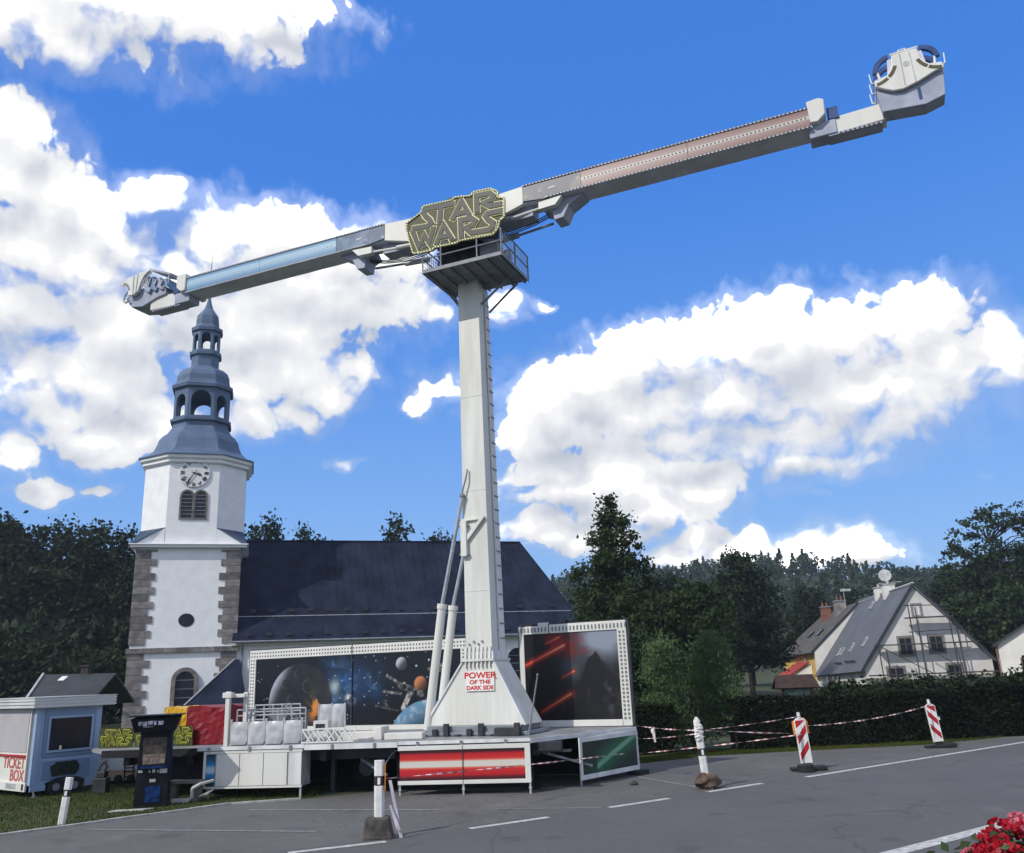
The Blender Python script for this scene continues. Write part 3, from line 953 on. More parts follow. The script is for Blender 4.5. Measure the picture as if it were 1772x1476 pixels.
# nave
NX0, NX1, ND = 3.3, 28.0, 12.4
mesh_obj('nave_wall', B().box(NX0, NX1, 0.12, ND, -0.5, 5.45), M_plaster, church)
mesh_obj('eaves_cornice', B().box(3.0, NX1 + 0.25, -0.22, 0.119, 5.0, 5.2), M_plaster, church)
RZ = 13.02
kz, ky = 6.95, 0.95
roof = B()
roof.plate([(3.05, -0.55, 5.28), (28.5, -0.55, 5.28), (27.85, ky, kz), (3.2, ky, kz)], 0.14)
roof.plate([(3.2, ky, kz), (27.85, ky, kz), (25.4, 6.2, RZ), (3.5, 6.2, RZ)], 0.14)
roof.plate([(28.5, -0.55, 5.28), (28.5, ND + 0.55, 5.28), (27.85, ND - ky, kz), (27.85, ky, kz)], 0.14)
roof.plate([(27.85, ky, kz), (27.85, ND - ky, kz), (25.4, 6.2, RZ)], 0.14)
roof.plate([(28.5, ND + 0.55, 5.28), (3.05, ND + 0.55, 5.28), (3.5, 6.2, RZ), (25.4, 6.2, RZ)], 0.14)
mesh_obj('nave_roof', roof, M_slate, church)
mesh_obj('roof_flashing', B().beam((3.3, ky - 0.01, kz + 0.02), (27.8, ky - 0.01, kz + 0.02), 0.03, 0.05), M_lgrey, church)
mesh_obj('ridge_cap', B().beam((3.5, 6.2, RZ + 0.02), (25.45, 6.2, RZ + 0.02), 0.22, 0.08).beam((25.4, 6.2, RZ + 0.02), (27.9, ky, kz + 0.02), 0.16, 0.08), M_slate, church)
mesh_obj('gutter', B().tube((3.0, -0.62, 5.2), (28.55, -0.62, 5.2), 0.075, n=8), M_grey, church)
mesh_obj('downpipe', B().path([(3.75, -0.62, 5.2), (3.75, 0.02, 4.7), (3.75, 0.02, 0.0)], 0.06), M_grey, church)
for row, (fy, n) in enumerate(((0.28, 18), (0.09, 18))):
    for i in range(n):
        x = 4.0 + (23.2) * (i + (0.1 if row else 0.25)) / n
        if row == 0:      # just above the seam
            y_, z_ = ky + 0.28, kz + (RZ - kz) * 0.28 / (6.2 - ky)
        else:
            y_, z_ = -0.55 + 0.28, 5.28 + (kz - 5.28) * 0.28 / (ky + 0.55)
        mesh_obj('snow_guard', B().box(x - 0.18, x + 0.18, y_ - 0.16, y_ - 0.1, z_ + 0.0, z_ + 0.2).box(x - 0.05, x + 0.05, y_ - 0.11, y_ + 0.12, z_ + 0.1, z_ + 0.15), M_dark, church)
b = B()
for i in range(1, 44):      # standing seams of the sheet roof
    x = 3.4 + i * 0.56
    if x < 25.3:
        b.beam((x, ky, kz + 0.012), (x, 6.15, RZ - 0.02), 0.025, 0.02)
    b.beam((x, -0.53, 5.30), (x, ky, kz + 0.012), 0.025, 0.02)
mesh_obj('standing_seam', b, M_slate, church, kind='stuff')
arch_window(22.3, 23.7, 1.6, 4.3, 0.24, 0.12, 4, frame=M_plaster, jamb=0.14)
# small annex with a hipped slate roof between tower and nave
mesh_obj('annex_wall', B().box(0.8, 3.9, -2.2, -0.02, -0.3, 1.35), M_plaster, church)
ax_ = B()
ax_.plate([(0.45, -2.5, 1.3), (4.2, -2.5, 1.3), (3.6, -0.05, 4.1), (3.3, -0.05, 4.1)], 0.1)
ax_.plate([(0.45, -0.05, 1.3), (0.45, -2.5, 1.3), (3.3, -0.05, 4.1)], 0.1)
ax_.plate([(4.2, -2.5, 1.3), (4.2, 0.05, 1.3), (3.6, -0.05, 4.1)], 0.1)
mesh_obj('annex_roof', ax_, M_slate, church)
mesh_obj('annex_hip_trim', B().beam((0.45, -2.5, 1.36), (3.3, -0.05, 4.14), 0.09, 0.06).beam((0.45, -2.55, 1.25), (4.2, -2.55, 1.25), 0.08, 0.12), M_lgrey, church)

# ================================================================== houses on the right
HX, HY, HR = 31.67, 70.0, math.atan2(-0.16, 0.99)
house = thing('grey_house', 'grey gabled house with steep grey roof and scaffolding in front', 'house', (HX, HY, 0), HR)
gpts = [(-4.57, -0.6), (4.9, -0.6), (4.95, 2.2), (3.7, 3.62), (2.8, 4.72), (1.9, 5.8), (0, 8.0), (-4.55, 1.83)]
mesh_obj('gable_wall', B().prism(gpts, 0.0, 0.4), M_render, house)
mesh_obj('plinth', B().box(-4.6, 4.95, -0.06, 0.0, -0.6, 1.05), mat('grey_plinth', (0.30, 0.29, 0.28), 0.9, 0.2, 2.0), house)
mesh_obj('side_wall', B().plate([(-4.5, 0.3, -0.6), (-4.5, 0.3, 1.9), (-5.55, 16, 1.3), (-5.55, 16, -0.6)], 0.3), M_housewhite, house)
mesh_obj('roof', B().plate([(-4.85, -0.25, 1.62), (0.02, -0.25, 8.2), (-0.8, 16, 7.9), (-5.95, 16, 1.15)], 0.16), M_roofg, house)
rr = B()
P3 = [(0.02, 8.2), (1.98, 5.93), (2.9, 4.83), (3.82, 3.7), (5.2, 2.1)]
for (xa, za), (xb, zb) in zip(P3[:-1], P3[1:]):
    rr.plate([(xa, -0.25, za), (xb, -0.25, zb), (xb - 0.8, 16, zb), (xa - 0.8, 16, za)], 0.16)
mesh_obj('roof', rr, M_roofg, house)
mesh_obj('verge_trim', B().beam((-4.85, -0.27, 1.6), (0.02, -0.27, 8.18), 0.06, 0.2), M_dark, house)
mesh_obj('verge_trim', B().path([(x, -0.27, z) for x, z in P3], 0.06, 6), M_dark, house)
mesh_obj('ridge_cap', B().tube((0.02, -0.27, 8.22), (-0.8, 16, 7.92), 0.11, n=6), M_lgrey, house)
for y_, x_, w, h in ((6.2, -0.30, 0.95, 0.62), (9.0, -0.45, 0.75, 0.60)):
    c = mesh_obj('chimney', B().box(x_ - w / 2, x_ + w / 2, y_ - 0.4, y_ + 0.4, 7.0, 8.05 + h), M_housewhite, house)
    mesh_obj('chimney_cap', B().box(x_ - w / 2 - 0.06, x_ + w / 2 + 0.06, y_ - 0.46, y_ + 0.46, 8.05 + h, 8.14 + h).tube((x_, y_, 8.14 + h), (x_, y_, 8.4 + h), 0.12, n=8), M_lgrey, c)
dish = mesh_obj('satellite_dish', B().lathe([(0.05, 0.0), (0.35, 0.05), (0.52, 0.14), (0.54, 0.16)], [(math.cos(t), math.sin(t)) for t in np.linspace(0, 2 * math.pi, 20, endpoint=False)], 0, 0), M_lgrey, house)
dish.location = (-0.25, 6.9, 9.55)
dish.rotation_euler = (R(80), 0, R(-12))
mesh_obj('antenna_mast', B().tube((-0.2, 7.0, 8.2), (-0.2, 7.0, 9.6), 0.03, n=6).tube((-0.9, 7.0, 8.9), (1.0, 6.6, 8.95), 0.03, n=6), M_lgrey, house)
for x0, x1, z0, z1, blind in ((-1.66, -0.72, 2.72, 4.02, 0), (0.62, 1.58, 2.85, 4.05, 0), (-0.22, 0.3, 5.72, 6.5, 1), (-2.82, -1.66, 0.6, 1.75, 0), (1.62, 2.62, 0.6, 1.85, 0)):
    f_ = 0.16
    w_ = mesh_obj('window', B().box(x0 - f_, x1 + f_, -0.05, 0.0, z1, z1 + f_).box(x0 - f_, x1 + f_, -0.08, 0.0, z0 - f_, z0).box(x0 - f_, x0, -0.05, 0, z0, z1).box(x1, x1 + f_, -0.05, 0, z0, z1), mat('window_surround', (0.22, 0.215, 0.21), 0.9, 0.1, 3), house)
    mesh_obj('pane', B().box(x0, x1, -0.012, -0.004, z0, z1), M_housewhite if blind else M_glass, w_)
    xm = (x0 + x1) / 2
    mesh_obj('window_frame', B().box(xm - 0.03, xm + 0.03, -0.03, -0.012, z0, z1).box(x0, x1, -0.028, -0.012, z1 - 0.06, z1).box(x0, x0 + 0.05, -0.026, -0.012, z0, z1 - 0.06).box(x1 - 0.05, x1, -0.026, -0.012, z0, z1 - 0.06), M_lgrey if blind else M_wood, w_)


def on_roof(u, v):      # u along ridge 0..16, v down slope 0..1
    a = Vector((0.02 - 0.82 * (u + .25) / 16.25, u, 8.2 - 0.3 * (u + .25) / 16.25))
    c = Vector((-4.85 - 1.1 * (u + .25) / 16.25, u, 1.62 - 0.47 * (u + .25) / 16.25))
    return a + (c - a) * v


for u, v, du, dv in ((11.2, 0.66, 0.5, 0.10), (10.1, 0.66, 0.5, 0.10), (7.4, 0.62, 0.5, 0.11), (3.9, 0.58, 0.55, 0.11), (9.2, 0.08, 0.7, 0.09)):
    q_ = [on_roof(u, v), on_roof(u + du, v), on_roof(u + du, v + dv), on_roof(u, v + dv)]
    nn = (q_[1] - q_[0]).cross(q_[3] - q_[0]).normalized()
    nn = nn if nn.z > 0 else -nn
    s_ = mesh_obj('skylight', B().plate([p + nn * 0.10 for p in q_] if ((q_[1] - q_[0]).cross(q_[2] - q_[0])).dot(nn) > 0 else [p + nn * 0.10 for p in q_[::-1]], 0.12), M_lgrey, house)
    q2 = [on_roof(u + 0.12, v + 0.012), on_roof(u + du - 0.12, v + 0.012), on_roof(u + du - 0.12, v + dv - 0.012), on_roof(u + 0.12, v + dv - 0.012)]
    mesh_obj('pane', B().plate([p + nn * 0.115 for p in q2] if ((q2[1] - q2[0]).cross(q2[2] - q2[0])).dot(nn) > 0 else [p + nn * 0.115 for p in q2[::-1]], 0.02), M_glass, s_)
for u0, u1 in ((3.2, 6.6), (7.4, 10.0)):
    a_, c_ = on_roof(u0, 0.89), on_roof(u1, 0.88)
    mesh_obj('snow_rail', B().beam(a_ + Vector((-0.05, 0, 0.16)), c_ + Vector((-0.05, 0, 0.16)), 0.06, 0.12), M_dark, house)
for y_ in (4.5, 8.6, 10.2, 12.4):
    t = y_ / 16
    x_ = -4.52 - 1.05 * t
    o = mesh_obj('window', B().box(x_ - 0.03, x_ + 0.05, y_ - 0.45, y_ + 0.45, 0.25, 1.15), M_glass, house)
mesh_obj('door', B().box(-1.2, -0.55, -0.09, -0.061, 0.0, 1.6), M_housewhite, house)

scaf = thing('scaffolding', 'dark tube scaffolding with plank decks standing against the grey gable', 'scaffolding', (HX, HY, 0), HR)
for x_, top in ((-0.85, 6.55), (-0.35, 6.3), (2.0, 5.9), (2.45, 5.2), (-3.5, 3.7), (-2.95, 3.2)):
    for y_ in (-0.35,):
        mesh_obj('pole', B().tube((x_ + (0.18 if x_ > 0 else 0.1), y_ - 0.7, -0.6), (x_, y_ - 0.7, top), 0.045, n=6), M_scaf, scaf)
for x0, x1, z in ((-1.1, 2.3, 5.45), (-3.7, 3.9, 3.45), (-4.4, 5.0, 1.2)):
    mesh_obj('plank', B().box(x0, x1, -1.15, -0.45, z, z + 0.09), M_scaf, scaf)
for p0, p1 in (((-1.2, 6.45), (2.2, 6.35)), ((-1.1, 4.4), (2.6, 4.5)), ((-3.4, 3.4), (0.2, 1.25)), ((-0.2, 3.4), (2.2, 1.6)), ((2.1, 3.5), (2.4, 1.2))):
    mesh_obj('ledger', B().tube((p0[0], -1.2, p0[1]), (p1[0], -1.2, p1[1]), 0.035, n=6), M_scaf, scaf)
b = B()
for s_ in (-0.16, 0.16):
    b.tube((-0.9 + s_, -1.5, -0.5), (-1.05 + s_, -0.2, 1.9), 0.035, n=6)
for i in range(7):
    b.tube((-1.05, -1.4 + 0.18 * i, -0.2 + 0.3 * i), (-0.75, -1.4 + 0.18 * i, -0.2 + 0.3 * i), 0.02, n=5)
lad = mesh_obj('ladder', b, M_lgrey)
lad.location = (HX, HY, 0)
lad.rotation_euler = (0, 0, HR)
tag(lad, 'light metal ladder leaning against the scaffolded grey gable', 'ladder')

yh = thing('yellow_house', 'yellow house with brown tiled roof and white party gable behind the grey house', 'house', (HX, HY, 0), HR)
mesh_obj('party_gable', B().prism([(-0.8, 7.82), (-5.62, 3.5), (-5.66, -0.6), (3.9, -0.6), (3.9, 2.2)], 16.02, 16.4), M_housewhite, yh)
mesh_obj('wall', B().plate([(-5.45, 16.4, -0.6), (-5.45, 16.4, 3.5), (-7.45, 25, 3.2), (-7.45, 25, -0.6)], 0.3), M_yel, yh)
mesh_obj('end_wall', B().box(-7.2, 2.0, 24.7, 25.0, -0.6, 3.0), M_yel, yh)
mesh_obj('roof', B().plate([(-5.95, 16.05, 3.35), (-0.8, 16.05, 7.98), (-2.5, 25.3, 7.55), (-8.1, 25.3, 3.05)], 0.18), M_roofb, yh)
mesh_obj('roof', B().plate([(-0.8, 16.05, 7.98), (4.2, 16.05, 2.2), (2.5, 25.3, 2.2), (-2.5, 25.3, 7.55)], 0.18), M_roofb, yh)
mesh_obj('verge_trim', B().beam((-5.95, 16.0, 3.32), (-0.8, 16.0, 7.96), 0.08, 0.22), M_dark, yh)
for x_, y_, z_, w in ((-2.9, 22.6, 7.95, 0.9), (-2.0, 19.4, 8.3, 1.05)):
    c = mesh_obj('chimney', B().box(x_ - w / 2, x_ + w / 2, y_ - 0.5, y_ + 0.5, 6.4, z_), M_brick if w < 1 else M_stone, yh)
    mesh_obj('chimney_cap', B().box(x_ - w / 2 - .08, x_ + w / 2 + .08, y_ - 0.58, y_ + 0.58, z_, z_ + 0.12), M_grey, c)
    b = B()
    for s_ in (-0.22, 0.22):
        b.tube((x_ + s_, y_, z_ + 0.12), (x_ + s_, y_, z_ + 0.5), 0.11, 0.09, n=8)
    mesh_obj('chimney_pot', b, M_brick, c)
mesh_obj('antenna', B().tube((-1.6, 18.6, 7.6), (-1.6, 18.6, 9.6), 0.035, n=6).box(-1.9, -0.9, 18.55, 18.65, 9.25, 9.5), M_lgrey, yh)
mesh_obj('porch_roof', B().plate([(-8.1, 18.0, 1.25), (-6.05, 17.4, 2.55), (-6.6, 21.4, 2.55), (-8.7, 21.6, 1.25)], 0.12), M_redroof, yh)
mesh_obj('porch_wall', B().plate([(-8.0, 18.2, -0.5), (-5.8, 17.6, -0.5), (-5.8, 17.6, 2.4), (-8.0, 18.2, 1.2)], 0.1), M_housewhite, yh)
for u in (19.0, 21.5):
    t = (u - 16.05) / 9.25
    a_ = Vector((-0.8 - 1.7 * t, u, 7.98 - 0.43 * t))
    c_ = Vector((-5.95 - 2.15 * t, u, 3.35 - 0.3 * t))
    p = a_ + (c_ - a_) * 0.62
    o = mesh_obj('skylight', B().plate([p + Vector((0.0, 0, 0.12)), p + Vector((0.62, 0, 0.67)), p + Vector((0.50, 0.6, 0.66)), p + Vector((-0.12, 0.6, 0.1))], 0.1), M_glass, yh)
mesh_obj('wall_plaque', B().prism([(-0.25 + 0.0, 2.4), (0.25, 2.4), (0.25, 2.8), (0, 3.0), (-0.25, 2.8)], 0, 0.05), M_housewhite, yh)
pl = yh.children[-1]
pl.location = (-6.15, 19.0, 0)
pl.rotation_euler = (0, 0, R(-102))

wh = thing('white_house', 'white house with a dark gable roof cut off by the right edge', 'house', (34.05, 64, 0), R(-27))
mesh_obj('gable_wall', B().prism([(0.3, -0.6), (9.3, -0.6), (9.3, 3.3), (4.8, 5.9), (0.3, 3.3)], 0, 7), M_housewhite, wh)
mesh_obj('roof', B().plate([(-0.05, -0.3, 3.12), (4.8, -0.3, 6.05), (4.8, 7.3, 6.05), (-0.05, 7.3, 3.12)], 0.15), M_roofd, wh)
mesh_obj('roof', B().plate([(4.8, -0.3, 6.05), (9.65, -0.3, 3.12), (9.65, 7.3, 3.12), (4.8, 7.3, 6.05)], 0.15), M_roofd, wh)
mesh_obj('downpipe', B().path([(0.15, -0.06, 3.2), (0.2, -0.06, -0.5)], 0.05), M_brick, wh)
w_ = mesh_obj('window', B().prism([(1.55, 0.8), (2.8, 0.8), (2.8, 2.15), (2.5, 2.3), (1.85, 2.3), (1.55, 2.15)], -0.03, 0.0), M_wood, wh)
mesh_obj('pane', B().box(1.65, 2.7, -0.045, -0.031, 0.9, 2.1), M_glass, w_)

shed = thing('small_house', 'low house with a dark sheet roof behind the ticket trailer', 'house', (0, 0, 0))
mesh_obj('wall', B().box(-23.2, -20.6, 42.3, 46.5, -0.3, 1.95), M_roofb, shed)
mesh_obj('gable_wall', B().prism([(42.3, -0.3), (46.5, -0.3), (46.5, 1.95), (44.4, 3.15), (42.3, 1.95)], 0, 0.1), mat('mossy_boards', (0.060, 0.070, 0.055), 0.9, 0.3, 2.0), shed)
gw = shed.children[-1]
gw.data.transform(Matrix(((0, 1, 0, -20.55), (1, 0, 0, 0), (0, 0, 1, 0), (0, 0, 0, 1))))
gw.data.flip_normals()
mesh_obj('roof', B().plate([(-23.35, 42.0, 2.15), (-20.35, 42.0, 1.95), (-20.35, 44.4, 3.26), (-24.0, 44.4, 3.32)], 0.10), M_roofd, shed)
mesh_obj('roof', B().plate([(-20.35, 46.8, 1.85), (-23.9, 46.8, 1.85), (-24.0, 44.4, 3.32), (-20.35, 44.4, 3.26)], 0.10), M_roofd, shed)
mesh_obj('verge_trim', B().beam((-23.4, 41.97, 2.18), (-24.02, 44.4, 3.36), 0.10, 0.10), M_lgrey, shed)
mesh_obj('skylight', B().plate([(-22.95, 43.75, 3.0), (-22.65, 43.75, 3.0), (-22.6, 44.1, 3.2), (-22.9, 44.1, 3.2)], 0.06), M_housewhite, shed)
mesh_obj('chimney', B().box(-22.1, -21.75, 44.3, 44.65, 3.0, 3.62).box(-22.16, -21.69, 44.24, 44.71, 3.62, 3.70), mat('sooty_brick', (0.06, 0.05, 0.042), 0.9, 0.3, 6), shed)

kiosk = thing('notice_board', 'map board under a small brown pitched roof behind the hedge', 'notice board', (10.15, 33.2, 0), R(-8))
mesh_obj('roof', B().plate([(-0.85, -0.5, 1.55), (0.75, -0.5, 1.55), (0.62, 0, 2.0), (-0.72, 0, 2.0)], 0.06), mat('brown_shingle', (0.05, 0.028, 0.024), 0.85, 0.3, 6), kiosk)
mesh_obj('roof', B().plate([(0.75, 0.5, 1.55), (-0.85, 0.5, 1.55), (-0.72, 0, 2.0), (0.62, 0, 2.0)], 0.06), MATS['brown_shingle'], kiosk)
mesh_obj('board', B().box(-0.45, 0.45, -0.04, 0.04, 0.7, 1.5), mat('pale_map_print', (0.42, 0.47, 0.38), 0.5, 0.5, 6.0, col2=(0.10, 0.24, 0.26)), kiosk)
for s_ in (-0.52, 0.52):
    mesh_obj('post', B().box(s_ - 0.06, s_ + 0.06, -0.06, 0.06, 0, 1.62), M_wood, kiosk)

# ================================================================== the ride
RIDE_RZ = R(-23)
RO = (-0.84, 21.0, 0.0)
ride = thing('amusement_ride', 'tall fairground ride with white mast, long arm with gondola at each end and word sign', 'fairground ride', RO, RIDE_RZ)
DZ = 1.08     # deck level
# mast
mesh_obj('mast', B().frust((-0.53, 0.17, 0.0, 0.34), 2.95, (-0.55, 0.05, 0.06, 0.36), 13.0), M_cream, ride, bevel=0.012)
mesh_obj('mast_rear_section', B().frust((-0.50, 0.155, 0.341, 0.82), 2.95, (-0.52, 0.035, 0.361, 0.74), 12.6), M_sidegrey, ride, bevel=0.012)
mesh_obj('cable_conduit', B().beam((0.185, 0.40, 3.0), (0.065, 0.42, 12.4), 0.035, 0.035), M_white, ride)
b = B()
for i in range(26):
    t = (i + 0.5) / 26
    z = 3.1 + 9.2 * t
    x = 0.165 + (0.045 - 0.165) * t
    b.box(x - 0.02, x + 0.012, 0.44, 0.80 - 0.06 * t, z - 0.012, z + 0.012)
mesh_obj('panel_joint', b, M_grey, ride, kind='stuff')
for i in range(7):
    z = 3.5 + i * 1.35
    x = 0.18 - 0.12 * (z - 3) / 9.5
    mesh_obj('conduit_clip', B().box(x - 0.03, x + 0.03, 0.36, 0.46, z - 0.03, z + 0.03), M_white, ride)
# weld ribs and collar
for i in range(7):
    x = -0.50 + i * 0.105
    mesh_obj('gusset', B().hexa([(x - .014, -0.115, 2.62), (x + .014, -0.115, 2.62), (x + .014, 0.02, 2.62), (x - .014, 0.02, 2.62), (x - .014, -0.03, 3.08), (x + .014, -0.03, 3.08), (x + .014, 0.02, 3.08), (x - .014, 0.02, 3.08)]), M_cream, ride)
mesh_obj('collar', B().box(-0.62, 0.24, -0.11, 0.9, 2.74, 2.80), M_cream, ride)
mesh_obj('mast_socket', B().box(-0.56, 0.20, -0.025, 0.86, 2.80, 2.96), M_sidegrey, ride)
for x, z in ((-0.42, 3.14), (-0.3, 3.2), (-0.18, 3.14), (-0.08, 3.2)):
    mesh_obj('bolt', B().tube((x, 0.0, z), (x, -0.04, z), 0.025, n=6), M_grey, ride)
foot = mesh_obj('mast_foot', B().frust((-1.62, 1.0, -0.10, 0.95), 1.30, (-0.60, 0.22, -0.04, 0.86), 2.74), M_cream, ride, bevel=0.015)
for xa, xb in ((-1.62, -0.60), (1.0, 0.22)):
    mesh_obj('foot_edge', B().beam((xa, -0.115, 1.30), (xb, -0.055, 2.74), 0.05, 0.04), M_sidegrey, ride)
sl = (0.06 / 1.44)
yq = -0.10 + 0.06 * 0.74
plq = mesh_obj('motto_plaque', B().box(-0.50, 0.24, -0.012, 0.0, -0.185, 0.265), mat('motto_white', (0.78, 0.74, 0.70), 0.5, 0.05, 3), ride)
plq.location = (0, -0.082, 2.25)
plq.rotation_euler = (R(-2.4), 0, 0)
for s, sz, dz, sx, bd in (('POWER', 0.19, 0.165, 1.25, 0.005), ('OF THE', 0.125, 0.015, 1.3, 0.004), ('DARK SIDE', 0.125, -0.115, 1.15, 0.004)):
    t_ = text_obj('motto_lettering', s, sz, M_red, plq, (-0.13, -0.016, dz), (R(90), 0, 0), sx, 0.0015, bd)
# bed frame under the foot
mesh_obj('bed_frame', B().box(-1.75, 1.1, -0.25, 1.1, DZ + 0.012, 1.17).box(-1.5, 0.9, -0.2, 1.05, 1.17, 1.30), M_grey, ride, bevel=0.01)
b = B()
for i in range(9):
    b.box(-1.6 + i * 0.3, -1.48 + i * 0.3, -0.33, -0.25, DZ + 0.012, 1.12 + 0.12 * ((i * 7) % 3))
b.box(0.35, 0.95, -0.42, -0.22, DZ + 0.012, 1.26)
mesh_obj('locking_gear', b, M_dark, ride)
# hydraulic cylinders
for y_, in ((-0.06,), (0.62,)):
    dx = 0.0 if y_ < 0 else -0.05
    h = mesh_obj('hydraulic_cylinder', B().tube((-1.56 + dx, y_, 1.22), (-1.12 + dx, y_, 4.08), 0.105, n=14).tube((-1.13 + dx, y_, 4.02), (-1.115 + dx, y_, 4.14), 0.125, n=14), M_white, ride, smooth=False)
    top = (-0.5, y_, 6.75) if y_ < 0 else (-0.52, y_, 6.6)
    mesh_obj('piston_rod', B().tube((-1.115 + dx, y_, 4.14), top, 0.05, n=10), M_chrome, h)
    mesh_obj('rod_eye', B().sphere((top[0], y_, top[2] + 0.03), 0.075), M_grey, h)
mesh_obj('hose', B().path([(-0.5, -0.07, 6.78), (-0.46, -0.09, 6.95), (-0.38, -0.08, 7.2), (-0.35, -0.03, 7.45)], 0.022, 6), M_grey, ride)
mesh_obj('mast_bracket', B().box(-0.56, -0.40, -0.10, -0.005, 5.25, 6.12).prism([(-0.40, 5.62), (-0.40, 5.78), (0.05, 6.24), (0.10, 6.18)], -0.07, -0.004).box(-0.60, 0.08, -0.05, -0.003, 6.13, 6.19), M_cream, ride, bevel=0.008)
mesh_obj('bracket_pin', B().tube((-0.60, -0.05, 5.3), (-0.36, -0.05, 5.3), 0.04, n=8).tube((-0.66, -0.05, 6.02), (-0.36, -0.05, 6.02), 0.03, n=8), M_grey, ride)
# service platform
PX0, PX1, PY0, PY1, PZ = -1.04, 1.24, -1.0, 0.78, 12.68
b = B().box(PX0, PX1, PY0, PY1, PZ, PZ + 0.05)
for i in range(7):
    x = PX0 + 0.08 + i * (PX1 - PX0 - 0.16) / 6
    b.box(x - 0.025, x + 0.025, PY0 + 0.02, PY1 - 0.02, PZ - 0.07, PZ)
mesh_obj('service_platform', b, M_grey, ride)
mesh_obj('toe_board', B().box(PX0, PX1, PY0 - 0.02, PY0, PZ - 0.04, PZ + 0.06).box(PX0 - 0.02, PX0, PY0, PY1, PZ - 0.04, PZ + 0.06).box(PX1, PX1 + 0.02, PY0, PY1, PZ - 0.04, PZ + 0.06), M_grey, ride)
RH = 0.72
for x, y in ((PX0, PY0), (PX0, PY1), (PX1, PY0), (PX1, PY1), (PX1, -0.1), (PX0, -0.1), (0.1, PY1), (0.55, PY0), (-0.5, PY0)):
    mesh_obj('railing_post', B().tube((x, y, PZ + 0.05), (x, y, PZ + RH), 0.022, n=6), M_grey, ride)
b = B()
for z in (0.38, RH):
    b.path([(PX1, PY1, PZ + z), (PX1, PY0, PZ + z), (PX0, PY0, PZ + z), (PX0, PY1, PZ + z)], 0.02, 6)
mesh_obj('railing', b, M_grey, ride)
b = B()
for side in (0, 1):
    for i in range(1, 15):
        t = i / 15
        if side == 0:
            p = (PX1, PY0 + (PY1 - PY0) * t)
        elif side == 1:
            p = (PX0, PY0 + (PY1 - PY0) * t)
        elif side == 2:
            p = (PX0 + (PX1 - PX0) * t, PY0)
        else:
            p = (PX0 + (PX1 - PX0) * t, PY1)
        if side < 2:
            b.box(p[0] - .004, p[0] + .004, p[1] - .006, p[1] + .006, PZ + 0.1, PZ + RH - 0.05)
        else:
            b.box(p[0] - .006, p[0] + .006, p[1] - .004, p[1] + .004, PZ + 0.1, PZ + RH - 0.05)
    for j in range(1, 6):
        z = PZ + 0.1 + j * 0.1
        if side < 2:
            x = PX1 if side == 0 else PX0
            b.box(x - .004, x + .004, PY0, PY1, z - .005, z + .005)
        else:
            y = PY0 if side == 2 else PY1
            b.box(PX0, PX1, y - .004, y + .004, z - .005, z + .005)
mesh_obj('railing_mesh', b, M_lgrey, ride, kind='stuff')
for p0, p1 in (((0.07, 0.2, 12.0), (0.95, 0.2, 12.64)), ((0.07, 0.7, 11.95), (0.95, 0.7, 12.64)), ((-0.55, 0.3, 12.0), (-0.98, 0.3, 12.62)), ((-0.55, 0.72, 11.95), (-0.98, 0.74, 12.62))):
    mesh_obj('platform_brace', B().beam(p0, p1, 0.045), M_grey, ride)
# slewing head
AX = -0.45    # middle of the arm
mesh_obj('slewing_head', B().frust((-0.75, 0.25, -0.25, 0.85), 12.74, (-0.95, 0.35, -0.4, 0.75), 13.5).box(-0.85, 0.45, -0.55, 0.72, 13.5, 14.25).tube((-0.25, -0.85, 14.45), (-0.25, 0.5, 14.45), 0.34, n=20), M_dark, ride, bevel=0.02)
mesh_obj('drive_motor', B().tube((0.5, 0.1, 13.2), (1.0, 0.1, 13.2), 0.16, n=12).box(0.3, 0.55, -0.1, 0.3, 13.0, 13.4), M_grey, ride)
mesh_obj('control_box', B().box(0.45, 0.95, -0.6, -0.2, 12.74, 13.3), M_grey, ride, bevel=0.01)

# arm: two wings; the same builder mirrored about the hub
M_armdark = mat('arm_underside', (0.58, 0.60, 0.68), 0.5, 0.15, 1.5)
M_strip_r = print_ramp('pink_light_strip', 2, [(0.0, (0.186, 0.102, 0.091)), (0.2, (0.260, 0.163, 0.147)), (0.40, (0.322, 0.231, 0.210)), (0.44, (0.496, 0.476, 0.448)), (0.56, (0.496, 0.476, 0.448)), (0.60, (0.310, 0.218, 0.196)), (0.8, (0.248, 0.150, 0.133)), (1.0, (0.174, 0.088, 0.084))], lo=14.30, hi=14.78)
M_strip_b = print_ramp('blue_light_strip', 2, [(0.0, (0.10, 0.20, 0.32)), (0.25, (0.17, 0.31, 0.46)), (0.42, (0.26, 0.44, 0.60)), (0.46, (0.50, 0.64, 0.74)), (0.55, (0.50, 0.64, 0.74)), (0.6, (0.24, 0.42, 0.58)), (0.72, (0.42, 0.58, 0.70)), (0.78, (0.20, 0.36, 0.52)), (1.0, (0.10, 0.2, 0.33))], lo=14.30, hi=14.78)


def space_print(nm, ca, cb, cc_):
    m = bpy.data.materials.new(nm)
    m.use_nodes = True
    t = m.node_tree
    q = NT(t)
    bs = t.nodes['Principled BSDF']
    co = q.n('ShaderNodeTexCoord').outputs['Object']
    n_ = q.n('ShaderNodeTexNoise', {'Vector': co, 'Scale': 1.7, 'Detail': 4.0}).outputs[0]
    c = q.mix(q.smooth(n_, 0.45, 0.68), (*ca, 1), (*cb, 1))
    n2 = q.n('ShaderNodeTexNoise', {'Vector': co, 'Scale': 3.5, 'Detail': 4.0}).outputs[0]
    c = q.mix(q.smooth(n2, 0.6, 0.74), c, (*cc_, 1))
    t.links.new(c, bs.inputs['Base Color'])
    bs.inputs['Roughness'].default_value = 0.4
    return m


